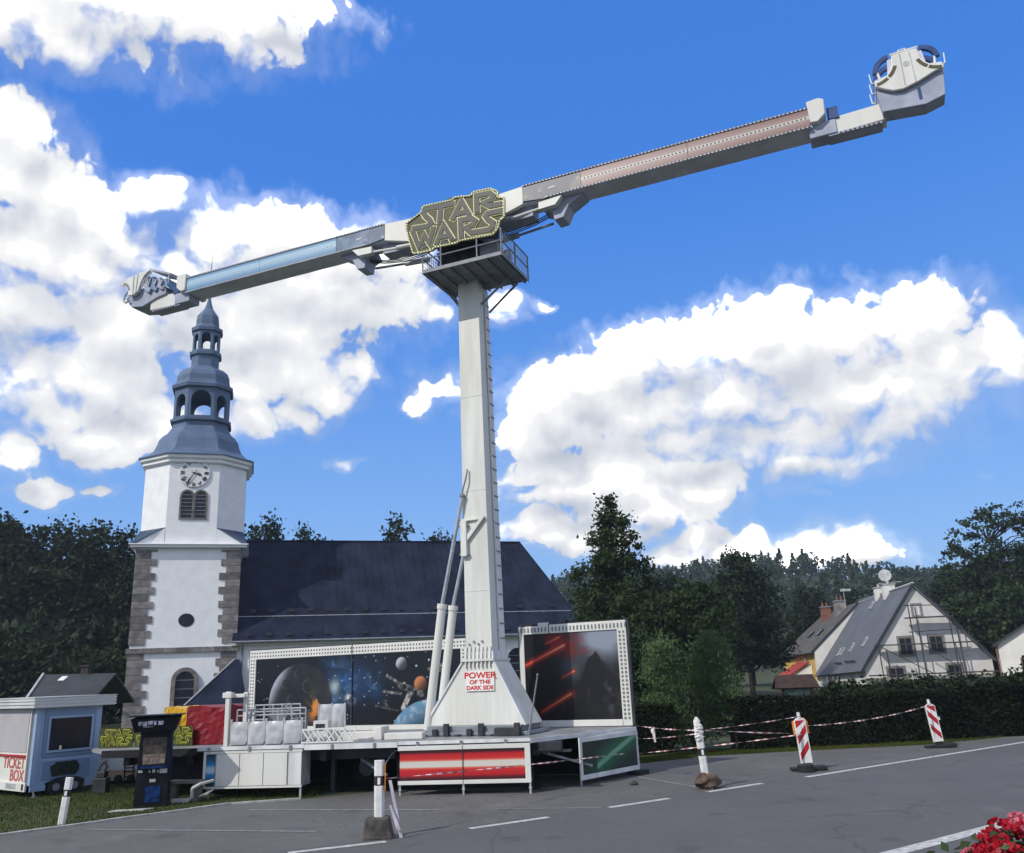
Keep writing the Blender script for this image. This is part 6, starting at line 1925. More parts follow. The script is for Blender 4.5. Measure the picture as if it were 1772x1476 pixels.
# ================================================================== street posts, beacons, tape
def delineator(name, label, loc, rz, h=1.05, band=(0.68, 0.86), w=0.085, lean=0.0, group=None):
    t = thing(name, label, 'marker post', loc, rz, group)
    t.rotation_euler = (0, R(lean), rz)
    prof = [(-w, 0.03), (-w * 0.55, -0.035), (w * 0.55, -0.035), (w, 0.03), (w * 0.5, 0.05), (-w * 0.5, 0.05)]
    mesh_obj('post', B().slab(prof, 0.0, band[0]), M_post, t, bevel=0.006)
    p2 = [(x * 1.01, y * 1.01) for x, y in prof]
    mesh_obj('black_band', B().slab(p2, band[0] + 0.001, band[1]), M_ink, t)
    mesh_obj('cap', B().slab(prof, band[1] + 0.001, h), M_post, t, bevel=0.006)
    mesh_obj('reflector', B().box(-0.022, 0.022, -0.045, -0.036, band[0] + 0.02, band[1] - 0.02), M_refl, t)
    return t


d1 = delineator('marker_post', 'white marker post with dark band standing in a square stone block nearest the camera', (-2.36, 14.73, 0.30), R(3), 0.86, (0.48, 0.62), 0.085, group='white marker posts')
mesh_obj('block', B().frust((-0.24, 0.23, -0.18, 0.2), -0.30, (-0.21, 0.16, -0.15, 0.16), 0.02), M_stoneb, d1, bevel=0.03)
mesh_obj('side_reflector', B().box(0.09, 0.10, -0.02, 0.03, 0.40, 0.80), M_sigor, d1)
d2 = delineator('marker_post', 'white marker post with black band set in a round brown stone beside the lane line', (3.70, 18.95, 0.26), R(4), 0.96, (0.38, 0.52), 0.085, lean=-4, group='white marker posts')
mesh_obj('round_stone', rock(B(), (0.03, 0, -0.12), 0.22, (1.2, 1.0, 0.8), 5), mat('brown_stone', (0.12, 0.08, 0.06), 0.9, 0.4, 5, bump=0.8, bscale=12), d2)
M_tape = mat('tape_white', (0.72, 0.70, 0.68), 0.4, 0.1, 5)
M_taper = mat('tape_red', (0.48, 0.13, 0.12), 0.4, 0.1, 5)
b = B()
for i in range(9):
    z = 0.68 + i * 0.036
    b.lathe([(0.068 + 0.02 * random.random(), z), (0.080 + 0.025 * random.random(), z + 0.02), (0.068, z + 0.045)], [(math.cos(t), 0.75 * math.sin(t)) for t in np.linspace(0, 2 * math.pi, 9, endpoint=False)], random.uniform(-0.02, 0.02), 0)
b.lathe([(0.05, 0.98), (0.07, 1.05), (0.03, 1.14)], [(math.cos(t), 0.75 * math.sin(t)) for t in np.linspace(0, 2 * math.pi, 7, endpoint=False)], -0.01, 0)
b.v = [(x + random.uniform(-.018, .018), y + random.uniform(-.018, .018), z + random.uniform(-.014, .014)) for x, y, z in b.v]
tw = mesh_obj('tape_wrap', b, M_tape, d2)
tl = mesh_obj('tape_tail', B().plate([(-0.03, -0.10, 0.0), (0.03, -0.10, 0.0), (0.06, -0.19, -0.24), (0.02, -0.2, -0.24)], 0.004), M_tape, d2)
d3 = delineator('marker_post', 'white marker post with black band standing in the grass near the ticket trailer', (-8.85, 17.55, 0), R(8), 0.84, (0.50, 0.62), 0.075, lean=5, group='white marker posts')


def beacon(label, loc, rz, orange, lean, flip):
    t = thing('warning_beacon', label, 'warning beacon', loc, rz, 'red and white warning beacons')
    t.rotation_euler = (0, R(lean), rz)
    W2, H0, H1 = 0.135, 0.16, 1.16
    out = [(-W2, H0), (W2, H0), (W2, H1 - 0.06), (W2 - 0.06, H1), (-W2 + 0.06, H1), (-W2, H1 - 0.06)]
    mesh_obj('panel', B().prism(out, -0.03, 0.03), M_post, t, bevel=0.01)
    iw = W2 - 0.025
    for k in range(3):
        z0 = H0 + 0.06 + k * 0.36
        sgn = -1 if flip else 1
        lo, hi = H0 + 0.03, H1 - 0.05
        pts = [(-iw * sgn, z0 + 0.27), (iw * sgn, z0 + 0.0), (iw * sgn, z0 + 0.17), (-iw * sgn, z0 + 0.44)]
        pts = [(x, min(max(z, lo), hi)) for x, z in pts]
        mesh_obj('red_stripe', B().prism(pts, -0.034, -0.0305), M_sigred, t)
    if orange:
        mesh_obj('orange_edge', B().prism([(-W2 - 0.04, 0.80), (W2 + 0.05, 0.80), (W2 + 0.05, H1 - 0.10), (W2 - 0.02, H1 + 0.0), (-W2 - 0.04, H1 - 0.06)], 0.031, 0.045), M_sigor, t)
    else:
        mesh_obj('side_tab', B().box(W2, W2 + 0.05, -0.02, 0.02, 0.72, 0.80), M_post, t)
    mesh_obj('top_stub', B().tube((0, 0, H1), (0, 0, H1 + 0.13), 0.045, 0.035, n=10), M_post, t)
    mesh_obj('foot_plate', B().slab([(-0.38, -0.16), (0.42, -0.16), (0.42, 0.16), (-0.38, 0.16)], 0.0, 0.09), M_rubber, t, bevel=0.02)
    mesh_obj('socket', B().box(-0.08, 0.08, -0.07, 0.07, 0.09, 0.17), M_rubber, t)
    return t


b1_ = beacon('red and white striped warning beacon with orange edge and extra ballast, tied with tape', (6.55, 21.35, 0), R(-6), True, -3, True)
mesh_obj('ballast', B().tube((-0.1, -0.3, 0.0), (-0.1, -0.3, 0.17), 0.2, 0.19, n=10), M_rubber, b1_, bevel=0.02)
b2_ = beacon('red and white striped warning beacon farthest along the road, end of the tape', (11.5, 25.35, 0), R(-8), False, -5, False)


def tape(label, p0, p1, sag, hw=0.03, twist=3.0, segs=34):
    """barrier tape: alternating short red and white pieces with a slow twist"""
    p0, p1 = Vector(p0), Vector(p1)
    t_ = thing('barrier_tape', label, 'tape', p0, 0, 'red and white barrier tapes')
    d = (p1 - p0)
    side = Vector((d.y, -d.x, 0)).normalized()
    hw *= 0.72
    w_, r_ = B(), B()
    pts = []
    for i in range(segs + 1):
        t = i / segs
        p = d * t + Vector((0, 0, -sag * 4 * t * (1 - t)))
        a = twist * math.pi * t + 0.4
        o = Vector((0, 0, math.cos(a))) * hw * (0.6 + 0.4 * abs(math.cos(a * 0.7))) + side * math.sin(a) * hw
        pts.append((p - o, p + o))
    for i in range(segs):
        (a, c), (e, f) = pts[i], pts[i + 1]
        (w_ if i % 2 else r_).add([a, e, f, c], [(0, 1, 2, 3)])
    mesh_obj('white_part', w_, M_tape, t_, kind='stuff')
    mesh_obj('red_part', r_, M_taper, t_, kind='stuff')


DP, D2H = (-2.27, 14.72, 0.88), (3.66, 18.93, 1.14)
tape('barrier tape low across the red and white panel from nearest post to deck', DP, (2.62, 21.9, 0.50), 0.02, 0.022, 5, 60)
tape('barrier tape from the deck corner up to the wrapped marker post', (2.72, 22.1, 1.10), D2H, 0.03, 0.026, 3, 30)
tape('barrier tape from the deck foot low to the orange edged beacon', (2.66, 22.0, 0.46), (6.48, 21.28, 0.80), 0.02, 0.022, 5, 40)
tape('white barrier tape from the wrapped post to the middle of the near beacon', D2H, (6.45, 21.3, 0.82), 0.01, 0.026, 1.5, 20)
tape('barrier tape from the wrapped post to the top of the near beacon', D2H, (6.50, 21.3, 1.20), 0.02, 0.018, 4, 30)
tape('barrier tape from the near beacon to the farthest beacon', (6.62, 21.36, 0.98), (11.42, 25.33, 1.14), 0.10, 0.028, 7, 56)
tape('faint barrier tape from the deck corner to the wrapped post, lower strand', (2.70, 22.05, 0.80), (3.64, 18.95, 1.08), 0.03, 0.018, 3, 24)
kn = mesh_obj('tape_knot', B().sphere((2.98, 21.05, 1.02), 0.05, 7, 5, (1, 1, 1.2)).plate([(2.95, 21.0, 1.0), (3.02, 21.0, 1.0), (3.03, 21.0, 0.78), (2.99, 21.0, 0.78)], 0.004), M_tape)
tag(kn, 'loose knot of tape hanging between deck corner and wrapped post', 'tape')
tailp = mesh_obj('tape_tail', B().plate([(-2.20, 14.66, 0.86), (-2.15, 14.66, 0.86), (-1.97, 14.62, 0.02), (-2.02, 14.62, 0.02)], 0.004).plate([(-2.18, 14.6, 0.5), (-2.15, 14.6, 0.5), (-1.99, 14.58, 0.14), (-2.06, 14.58, 0.14)], 0.004), mat('lilac_white_tape', (0.52, 0.48, 0.56), 0.5, 0.2, 5))
tag(tailp, 'loose end of barrier tape hanging down beside the nearest marker post', 'tape')
sb = mesh_obj('stone', rock(B(), (2.33, 19.98, 0.04), 0.075, (1.2, 1, 0.8), 8), M_stoneb)
tag(sb, 'small dark stone lying on the lay-by near the green panel', 'stone')
rng = random.Random(4)
b = B()
for i in range(260):     # loose grit
    t = rng.random()
    x, y = rng.uniform(-4.5, 4), 0
    y = rng.uniform(15.8, 19.4)
    s_ = rng.uniform(0.006, 0.016)
    b.hexa([(x - s_, y - s_, 0.006), (x + s_, y - s_, 0.006), (x + s_, y + s_, 0.006), (x - s_, y + s_, 0.006), (x - s_ * .5, y - s_ * .5, 0.006 + s_), (x + s_ * .5, y - s_ * .5, 0.006 + s_), (x + s_ * .5, y + s_ * .5, 0.006 + s_), (x - s_ * .5, y + s_ * .5, 0.006 + s_)])
mesh_obj('grit', b, mat('grit_grey', (0.17, 0.165, 0.155), 0.9, 0.3, 8), kind='stuff')

# ================================================================== plants
M_leaf1 = leafmat('lime_leaves', (0.020, 0.036, 0.014), (0.048, 0.072, 0.026), 0.22)
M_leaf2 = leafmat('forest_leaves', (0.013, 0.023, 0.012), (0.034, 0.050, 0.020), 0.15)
M_leaf3 = leafmat('conifer_needles', (0.014, 0.026, 0.016), (0.028, 0.042, 0.020), 0.08)
M_leaf4 = leafmat('bush_leaves', (0.062, 0.112, 0.046), (0.135, 0.195, 0.082), 0.3)
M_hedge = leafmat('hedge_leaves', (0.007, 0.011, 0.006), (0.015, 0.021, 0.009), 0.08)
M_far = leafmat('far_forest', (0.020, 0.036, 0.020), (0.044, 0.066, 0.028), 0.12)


def leaf_quads(C, size, rng, flat=0.0, asp=0.7):
    n = len(C)
    a = rng.normal(size=(n, 3))
    a /= np.linalg.norm(a, axis=1)[:, None]
    b_ = rng.normal(size=(n, 3))
    b_[:, 2] *= (1 - flat)
    b_ -= (b_ * a).sum(1)[:, None] * a
    b_ /= np.linalg.norm(b_, axis=1)[:, None] + 1e-9
    s = size * rng.uniform(0.6, 1.35, n)[:, None]
    a, b_ = a * s, b_ * s * asp
    V = np.stack([C - a, C - b_ * 0.9 + a * 0.1, C + a, C + b_ * 0.9 + a * 0.1], 1).reshape(-1, 3)
    F = np.arange(4 * n).reshape(n, 4)
    return V, F


def clumps(lobes, ncl, per, rad, rng, shell=0.45):
    cs = []
    vol = np.array([l[3] * l[4] * l[5] for l in lobes]) ** 0.75
    pick = rng.choice(len(lobes), ncl, p=vol / vol.sum())
    for k in pick:
        l = lobes[k]
        d = rng.normal(size=3)
        d /= np.linalg.norm(d)
        r = rng.uniform(0, 1) ** shell
        cs.append([l[0] + d[0] * l[3] * r, l[1] + d[1] * l[4] * r, l[2] + d[2] * l[5] * r])
    cs = np.array(cs)
    pts = []
    for c in cs:
        m = int(per * rng.uniform(0.5, 1.4))
        rr = rad * rng.uniform(0.6, 1.4)
        pts.append(c + rng.normal(size=(m, 3)) * rr * np.array([1, 1, 0.7]) * 0.55)
    return cs, np.concatenate(pts)


def make_tree(name, label, loc, lobes, ncl, per, rad, leaf, m, trunk_r, seed, branches=14, group=None, cat='tree', shell=0.45, trunk_h=None, asp=0.7):
    rng = np.random.default_rng(seed)
    t = thing(name, label, cat, loc, 0, group)
    cs, pts = clumps(lobes, ncl, per, rad, rng, shell)
    V, F = leaf_quads(pts, leaf, rng, 0.2, asp)
    np_mesh('crown', V, F, m, t)
    top = max(l[2] + l[5] * 0.6 for l in lobes)
    th = trunk_h or top * 0.8
    b = B()
    prev = Vector((0, 0, -0.3))
    path = [prev]
    for i in range(1, 7):
        path.append(Vector((rng.normal() * trunk_r * 0.5, rng.normal() * trunk_r * 0.5, th * i / 6)))
    for i in range(6):
        b.tube(path[i], path[i + 1], trunk_r * (1 - i / 6.6), trunk_r * (1 - (i + 1) / 6.6), 8)
    sel = rng.choice(len(cs), min(branches, len(cs)), replace=False)
    for k in sel:
        c = Vector(cs[k])
        h = max(th * 0.2, min(th * 0.95, c.z - 0.35 * math.hypot(c.x, c.y)))
        s = path[0].lerp(path[-1], h / th)
        mid = s.lerp(c, 0.5) + Vector((0, 0, 0.12 * (c - s).length))
        r0 = trunk_r * 0.42 * (1 - 0.6 * h / th)
        b.tube(s, mid, r0, r0 * 0.6, 6)
        b.tube(mid, c, r0 * 0.6, r0 * 0.15, 5)
    mesh_obj('trunk', b, M_trunk, t)
    return t


# the tall lime beside the church
lob = []
for z, r in ((2.2, 3.3), (3.6, 3.6), (5.0, 3.2), (6.4, 2.6), (7.7, 2.05), (9.0, 1.5), (10.2, 1.0), (11.2, 0.6)):
    for k in range(4):
        a = k * 1.57 + z
        lob.append((math.cos(a) * r * 0.42, math.sin(a) * r * 0.42, z, r * 0.68, r * 0.68, 1.0))
lob.append((0.1, 0, 11.7, 0.32, 0.32, 0.55))
make_tree('lime_tree', 'tall dark conical lime tree between the church roof and the picture board', (5.3, 48, 0), lob, 520, 60, 0.46, 0.115, M_leaf1, 0.34, 21, 40)
lob = [(0, 0, 3.5, 2.6, 2.4, 2.8), (1.2, 0, 5.2, 1.8, 1.8, 1.7), (-1.2, 0, 4.8, 1.6, 1.6, 1.6)]
make_tree('leafy_tree', 'bushy dark tree at the right foot of the tall lime tree', (8.1, 47, 0), lob, 230, 60, 0.5, 0.115, M_leaf1, 0.22, 22, 16)
make_tree('leafy_tree', 'dark leafy tree directly behind the picture board', (4.7, 38, 0), [(0, 0, 2.4, 1.6, 1.5, 2.0)], 110, 36, 0.5, 0.13, M_leaf1, 0.16, 23, 10)
# two-headed round shrub by the hedge
lob = [(-0.80, 0, 2.0, 0.60, 0.65, 1.25), (-0.80, 0, 2.9, 0.36, 0.4, 0.5), (0.70, 0, 2.1, 0.76, 0.75, 1.30), (0.72, 0, 3.0, 0.42, 0.4, 0.5), (-0.15, 0.1, 0.8, 1.2, 0.7, 0.65), (0.95, 0, 1.25, 0.72, 0.7, 0.85), (-0.9, 0, 1.1, 0.62, 0.6, 0.8)]
make_tree('round_shrub', 'feathery mid green two-headed shrub in front of the hedge', (5.15, 27.6, 0), lob, 640, 46, 0.25, 0.066, M_leaf4, 0.10, 31, 10, cat='shrub', shell=0.38, asp=0.28)


def hedge(name, label, pts, h, d, seed, m=M_hedge, leaf=0.05, dens=900):
    rng = np.random.default_rng(seed)
    t = thing(name, label, 'hedge', (0, 0, 0))
    allp = []
    core = B()
    for (x0, y0), (x1, y1) in zip(pts[:-1], pts[1:]):
        L_ = math.hypot(x1 - x0, y1 - y0)
        dx, dy = (x1 - x0) / L_, (y1 - y0) / L_
        nx, ny = -dy, dx
        core.hexa([(x0 + nx * .12, y0 + ny * .12, 0), (x1 + nx * .12, y1 + ny * .12, 0), (x1 + nx * (d - .12), y1 + ny * (d - .12), 0), (x0 + nx * (d - .12), y0 + ny * (d - .12), 0),
                   (x0 + nx * .12, y0 + ny * .12, h - .1), (x1 + nx * .12, y1 + ny * .12, h - .1), (x1 + nx * (d - .12), y1 + ny * (d - .12), h - .1), (x0 + nx * (d - .12), y0 + ny * (d - .12), h - .1)])
        n = int(L_ * h * dens)
        u, v = rng.uniform(-0.02, 1.02, n) * L_, rng.uniform(0, h, n)
        w = np.abs(rng.normal(0, 0.05, n)) + 0.03 * np.sin(u * 2.1) + 0.02 * np.sin(u * 5 + v * 4)
        allp.append(np.stack([x0 + dx * u + nx * w, y0 + dy * u + ny * w, v], -1))
        n = int(L_ * d * dens * 0.9)
        u, w = rng.uniform(-0.02, 1.02, n) * L_, rng.uniform(0, d, n)
        z = h + rng.normal(0, 0.028, n) + 0.025 * np.sin(u * 1.7)
        allp.append(np.stack([x0 + dx * u + nx * w, y0 + dy * u + ny * w, z], -1))
    V, F = leaf_quads(np.concatenate(allp), leaf, rng)
    np_mesh('foliage', V, F, m, t)
    mesh_obj('branches', core, M_trunk, t)
    return t


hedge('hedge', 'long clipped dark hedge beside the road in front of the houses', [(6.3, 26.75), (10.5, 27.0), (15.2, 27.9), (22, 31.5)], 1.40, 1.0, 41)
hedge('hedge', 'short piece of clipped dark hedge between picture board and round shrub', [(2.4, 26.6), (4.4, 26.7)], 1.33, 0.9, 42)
# garden shrubs behind the hedge
gs = np.random.default_rng(51)
tmpl = make_tree('garden_shrub', 'low dark garden shrub behind the hedge beside the notice board', (11.9, 34.5, 0), [(0, 0, 0.85, 0.9, 0.8, 0.75)], 60, 34, 0.26, 0.09, M_leaf2, 0.05, 52, 6, group='garden shrubs behind the hedge', cat='shrub')
SH = ['low dark garden shrub below the left windows of the grey house', 'low dark garden shrub under the lower gable window', 'low dark garden shrub in the middle of the gable foot', 'low dark garden shrub under the right gable window',
      'low dark garden shrub at the right corner of the grey house', 'low dark garden shrub in the gap between grey and white house', 'taller dark garden shrub below the white house window', 'dark garden shrub at the right edge below the white house']
for i, (x, y, s) in enumerate(((13.3, 36, 1.0), (15.0, 37, 1.0), (16.7, 38, 1.05), (18.6, 39, 1.0), (20.6, 40, 1.0), (22.4, 40, 1.1), (23.6, 40, 1.45), (24.9, 41, 1.5))):
    dup(tmpl, (x, y, 0), gs.uniform(0, 6), (s * 1.25, s * 1.1, s), SH[i])

# template trees for the wooded background
lobA = [(0, 0, 8, 4.2, 4.2, 5.0), (2.2, 0.5, 11, 2.8, 2.8, 2.8), (-2.0, -.4, 10.5, 2.8, 2.8, 3.2), (0.2, 0, 13.4, 2.2, 2.2, 2.4), (1.5, -1, 5.5, 3.0, 3.0, 2.5), (-1.5, 1, 5, 3.0, 3.0, 2.6)]
lobB = [(0, 0, 6.5, 3.6, 3.6, 3.4), (-1.6, 0, 10, 2.3, 2.3, 2.6), (1.9, 0.3, 9.2, 2.4, 2.4, 2.8), (0.5, 0, 13.0, 1.9, 1.9, 2.6), (-2.6, 0, 7, 2.0, 2, 2)]
FL = 'dark leafy tree of the wood left of the church'
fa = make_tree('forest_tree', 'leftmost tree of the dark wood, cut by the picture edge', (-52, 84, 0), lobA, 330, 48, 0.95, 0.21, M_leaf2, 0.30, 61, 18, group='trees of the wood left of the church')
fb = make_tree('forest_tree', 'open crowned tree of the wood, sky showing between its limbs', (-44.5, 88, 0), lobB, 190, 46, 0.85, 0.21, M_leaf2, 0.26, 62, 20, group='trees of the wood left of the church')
lobC = [(0, 0, z, r, r, 1.3) for z, r in ((2.5, 3.0), (4.5, 2.7), (6.5, 2.2), (8.5, 1.8), (10.5, 1.35), (12.3, 0.9), (13.8, 0.45))]
fc = make_tree('spruce_tree', 'dark narrow spruce at the back of the left wood', (-39, 97, 0), lobC, 240, 44, 0.75, 0.19, M_leaf3, 0.25, 63, 10, group='spruces of the left wood')
rngf = random.Random(9)
row = [(-49, 82, 1.22, 'b', 'second tall tree from the left edge in the dark wood'), (-46.5, 85, 1.25, 'a', 'broad tree of the wood left of the gap of sky'), (-41.6, 84, 1.20, 'b', 'tall thin tree in the middle of the left wood'),
       (-38.5, 86, 1.17, 'a', 'broad dark tree just left of the church tower'), (-36.0, 88, 1.12, 'b', 'thin tree at the left side of the church tower'), (-33, 90, 1.15, 'a', 'tree of the wood hidden partly by the church tower'),
       (-55, 90, 1.3, 'a', 'back tree at the far left of the wood'), (-48, 96, 1.2, 'a', 'back tree of the wood behind the open crowned tree')]
for x, y, s, k, lab in row:
    dup(fa if k == 'a' else fb, (x, y, -0.5), rngf.uniform(0, 6), (s * 1.0, s * 1.0, s), lab)
fa.scale = (1.25,) * 3
fb.scale = (1.17, 1.17, 1.2)
und = make_tree('undergrowth_tree', 'low rounded greenish tree above the roof of the small house', (-29.2, 58, 0), [(0, 0, 3.0, 2.2, 2.0, 2.4), (1.4, 0, 2.4, 1.8, 1.6, 1.8)], 120, 34, 0.6, 0.20, mat('x', (0, 0, 0)) and M_leaf2, 0.15, 64, 8, group='low trees under the left wood')
for x, y, s, lab in ((-33.5, 60, 1.15, 'low dark tree at the left edge above the ticket trailer'), (-25.2, 61, 1.1, 'low dark tree between small house and church tower'), (-37.5, 66, 1.5, 'dark understorey tree at the left edge below the wood'), (-30.5, 70, 1.6, 'dark understorey tree behind the small house roof'), (-26.5, 72, 1.5, 'dark understorey tree against the left side of the tower'), (-34.5, 72, 1.7, 'dark understorey tree under the gap of sky'), (-41.5, 74, 1.8, 'dark understorey tree far left below the wood')):
    dup(und, (x, y, -0.2), rngf.uniform(0, 6), (s, s, s), lab)
# trees whose tops show above the church roof
for x, y, s, k, lab in ((-27.5, 92, 1.26, 'a', 'tree crown rising above the church roof right of the tower'), (-23.8, 95, 1.22, 'b', 'small tree crown above the left end of the church roof'), (-13.9, 96, 1.28, 'b', 'single small tree crown above the middle of the church roof'), (-8.5, 98, 1.17, 'a', 'tree top just showing above the church roof near the mast')):
    dup(fa if k == 'a' else fb, (x, y, 0), rngf.uniform(0, 6), (s * .8, s * .8, s), lab)
# wood right of the lime tree
for x, y, s, k, lab in ((13.2, 78, 0.78, 'a', 'dark tree behind the round shrub, right of the lime tree'), (19.5, 76, 0.80, 'a', 'domed dark tree rising above the wood left of the yellow house'), (16.2, 70, 0.62, 'b', 'lower dark tree in front of the domed tree'), (25.5, 106, 0.95, 'a', 'dark tree behind the yellow house roof'), (9.4, 82, 0.80, 'b', 'dark tree at the right shoulder of the lime tree'),
                        (10.6, 62, 0.52, 'a', 'low dark tree left of the notice board'), (13.6, 61, 0.48, 'a', 'low dark tree directly left of the yellow house'), (29, 112, 0.95, 'a', 'dark tree behind the satellite dish'), (34, 102, 0.82, 'a', 'dark tree behind the ridge of the grey house'), (41.5, 98, 0.80, 'a', 'dark tree right of the grey gable'), (46.5, 95, 0.85, 'b', 'dark tree between grey and white house'), (49, 92, 0.9, 'a', 'dark tree behind the white house'),
                        (37.5, 100, 0.8, 'b', 'dark tree behind the right slope of the grey roof'), (44, 90, 0.75, 'a', 'dark tree low behind the gap of the houses'), (52, 88, 0.9, 'a', 'dark tree at the right edge behind the white house')):
    o = dup(fa if k == 'a' else fb, (x, y, 0), rngf.uniform(0, 6), (s * 1.0, s * 1.0, s * (0.86 if x != 19.5 else 0.97)), lab)
    o['group'] = 'trees of the wood right of the church'
# the big open oak on the right
lob = [(-2.2, 0, 8.4, 1.5, 1.4, 1.1), (-1.4, 0.3, 9.9, 1.2, 1.2, 1.0), (0.3, 0, 10.8, 1.3, 1.2, 1.1), (2.0, 0, 10.6, 1.5, 1.3, 1.1), (3.6, 0, 9.6, 1.4, 1.3, 1.3), (-0.5, 0, 8.3, 1.6, 1.4, 1.2), (1.6, 0, 8.6, 1.7, 1.4, 1.2), (3.4, 0.2, 7.6, 1.6, 1.4, 1.0), (-1.3, 0, 6.6, 1.7, 1.5, 0.9), (0.9, 0, 6.5, 1.9, 1.6, 0.9), (2.8, 0, 5.8, 2.0, 1.8, 1.2), (-3.0, 0, 7.0, 1.0, 1.0, 0.7), (5.2, 0, 8.2, 1.4, 1.4, 1.6)]
ok_ = make_tree('oak_tree', 'big open crowned oak rising at the right edge behind the houses', (49.8, 90, 0.2), lob, 300, 34, 0.36, 0.125, M_leaf1, 0.30, 71, 70, shell=0.55, trunk_h=9.5)
ok_.scale = (1.5, 1.5, 1.5)
make_tree('leafy_tree', 'dense dark tree below the oak behind the white house', (48, 84, 0), [(0, 0, 5.0, 5.0, 2.5, 4.2), (-5.2, 0, 4.6, 3.2, 2, 3.4), (4.2, 0, 5.6, 3.4, 2, 4.0)], 420, 36, 0.8, 0.24, M_leaf1, 0.28, 72, 14)

# wooded hill: one mass of small crowns
rh = np.random.default_rng(81)
Vs, Fs, off = [], [], 0
HT = []
for i in range(1500):
    x = rh.uniform(-140, 300)
    y = rh.uniform(150, 400)
    if x < -20 and y > 260:
        continue
    z = float(hill_z(np.array(x), np.array(y)))
    HT.append((x, y, z, rh.uniform(6.5, 8.6)))
pts = []
siz = []
for (x, y, z, h) in HT:
    m = 110
    d = rh.normal(size=(m, 3))
    d /= np.linalg.norm(d, axis=1)[:, None]
    if rh.random() < 0.3:
        t = rh.uniform(0, 1, m)
        p = np.stack([d[:, 0] * 2.2 * (1 - t), d[:, 1] * 2.2 * (1 - t), t * h * 1.1], -1)
    else:
        p = d * np.array([2.9, 2.9, h * 0.42]) * rh.uniform(0.7, 1.05, (m, 1)) + np.array([0, 0, h * 0.58])
    pts.append(p + np.array([x, y, z]))
V, F = leaf_quads(np.concatenate(pts), 0.58, rh, 0.2, 0.85)
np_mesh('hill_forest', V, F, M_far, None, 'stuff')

# grass of the verges
rg = np.random.default_rng(91)


def blades(n, fn, h):
    P = fn(n)
    k = len(P)
    a = rg.uniform(0, 6.283, k)
    w = rg.uniform(0.006, 0.012, k)
    hh = rg.uniform(0.5, 1.3, k) * h
    dx, dy = np.cos(a) * w, np.sin(a) * w
    lx, ly = rg.normal(0, 0.35, k) * hh, rg.normal(0, 0.35, k) * hh
    A_ = np.stack([P[:, 0] - dx, P[:, 1] - dy, np.zeros(k)], -1)
    B_ = np.stack([P[:, 0] + dx, P[:, 1] + dy, np.zeros(k)], -1)
    C_ = np.stack([P[:, 0] + lx, P[:, 1] + ly, hh], -1)
    return np.stack([A_, B_, C_], 1).reshape(-1, 3), np.arange(3 * k).reshape(-1, 3)


M_grass = leafmat('grass_blades', (0.038, 0.062, 0.010), (0.095, 0.104, 0.022), 0.25)


def left_verge(n):
    x = rg.uniform(-15, -4.6, n)
    y = rg.uniform(13.5, 27, n)
    yb = np.interp(x, [-16, -12, -9.39, -6.26, -4.86, -4], [8, 13, 16.5, 19.5, 19.85, 20.4])
    k = y > yb + 0.08
    return np.stack([x[k], y[k]], -1)


V, F = blades(52000, left_verge, 0.055)
np_mesh('grass', V, F, M_grass, None, 'stuff')


def right_verge(n):
    x = rg.uniform(2.6, 18, n)
    yb = np.interp(x, [2.97, 5.25, 7.42, 11.56, 15.43, 24], [24.31, 25.66, 25.96, 26.33, 28.2, 33.6])
    y = yb + rg.uniform(0.0, 1.0, n) ** 1.3 * 1.6
    return np.stack([x, y], -1)


V, F = blades(26000, right_verge, 0.06)
np_mesh('grass', V, F, M_grass, None, 'stuff')

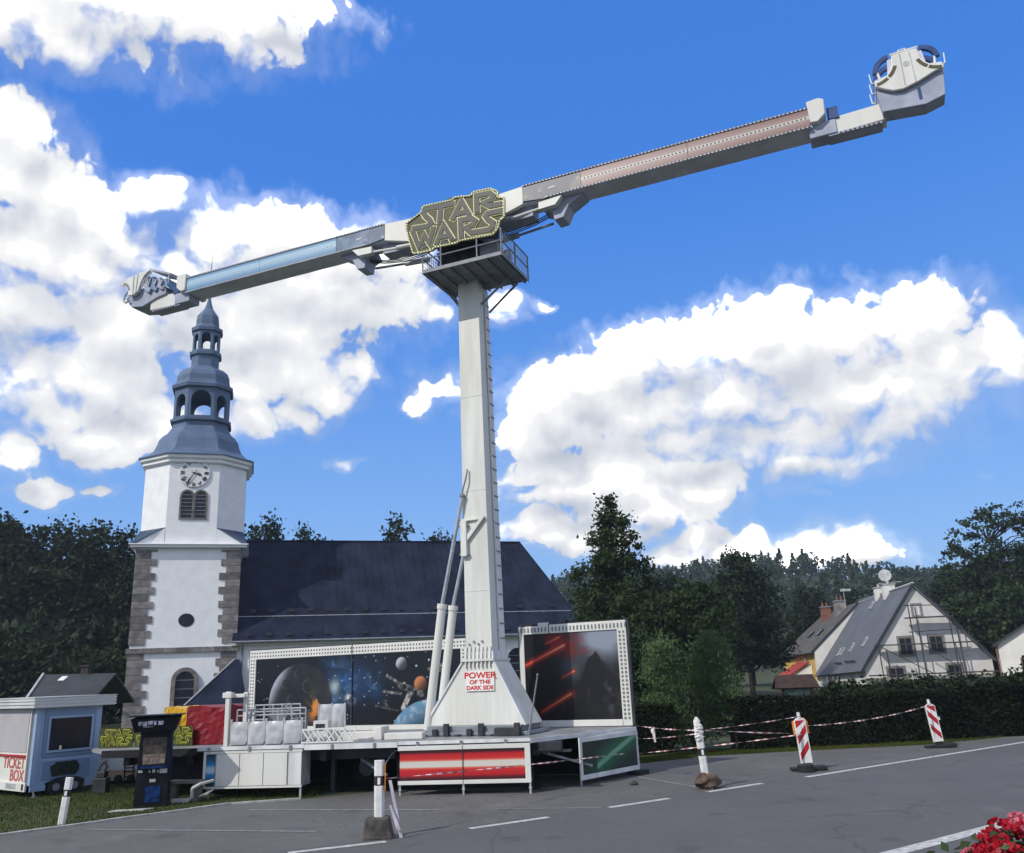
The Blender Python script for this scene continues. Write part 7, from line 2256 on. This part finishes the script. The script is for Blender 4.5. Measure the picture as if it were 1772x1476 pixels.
# ------------------------------------------------------------------ flower pot near the camera
fp = thing('geranium_pot', 'pot of red and pink geraniums in the bottom right corner', 'flowers', (1.62, 3.05, 1.62))
mesh_obj('pot', B().lathe([(0.11, -0.16), (0.15, 0.02), (0.165, 0.02), (0.165, 0.05), (0.14, 0.05)], [(math.cos(t), math.sin(t)) for t in np.linspace(0, 2 * math.pi, 20, endpoint=False)], 0, 0), mat('terracotta', (0.32, 0.13, 0.07), 0.8, 0.2, 5), fp, smooth=False)
rp = np.random.default_rng(95)
C = rp.normal(size=(620, 3)) * np.array([0.12, 0.10, 0.05]) + np.array([0, 0, 0.10])
V, F = leaf_quads(C, 0.024, rp, 0.3, 0.9)
np_mesh('leaves', V, F, M_leaf4, fp)
pet = [leafmat('red_petals', (0.36, 0.010, 0.020), (0.55, 0.03, 0.05), 0.25), leafmat('pink_petals', (0.55, 0.10, 0.16), (0.72, 0.28, 0.30), 0.25)]
for i in range(85):
    a, r = rp.uniform(0, 6.283), math.sqrt(rp.uniform(0, 1)) * 0.20
    c = np.array([math.cos(a) * r, math.sin(a) * r * 0.8, 0.225 - 1.6 * r * r + rp.normal() * 0.025])
    d = rp.normal(size=(34, 3))
    d /= np.linalg.norm(d, axis=1)[:, None]
    d[:, 2] = np.abs(d[:, 2])
    V, F = leaf_quads(c + d * 0.021 * np.array([1.25, 1.25, 0.8]), 0.0085, rp, 0.0, 0.9)
    np_mesh('flower_head', V, F, pet[1 if rp.random() < 0.34 else 0], fp)
tw_ = mesh_obj('terrace_wall', B().box(1.2, 3.2, 2.75, 3.3, 0, 1.45), M_stone)
tag(tw_, 'low stone terrace wall that carries the geranium pot', 'wall')

# ------------------------------------------------------------------ thin summer haze in one closed box round everything
hz_b = B().box(-960, 960, -460, 960, -1.0, 62.0)
hzo = mesh_obj('haze', hz_b, None, kind='stuff')
hm = bpy.data.materials.new('haze')
hm.use_nodes = True
ht = hm.node_tree
ht.nodes.clear()
pv = ht.nodes.new('ShaderNodeVolumePrincipled')
pv.inputs['Color'].default_value = (0.72, 0.84, 1.0, 1)
pv.inputs['Density'].default_value = 0.0004
pv.inputs['Anisotropy'].default_value = 0.2
ho = ht.nodes.new('ShaderNodeOutputMaterial')
ht.links.new(pv.outputs[0], ho.inputs['Volume'])
hzo.data.materials.append(hm)
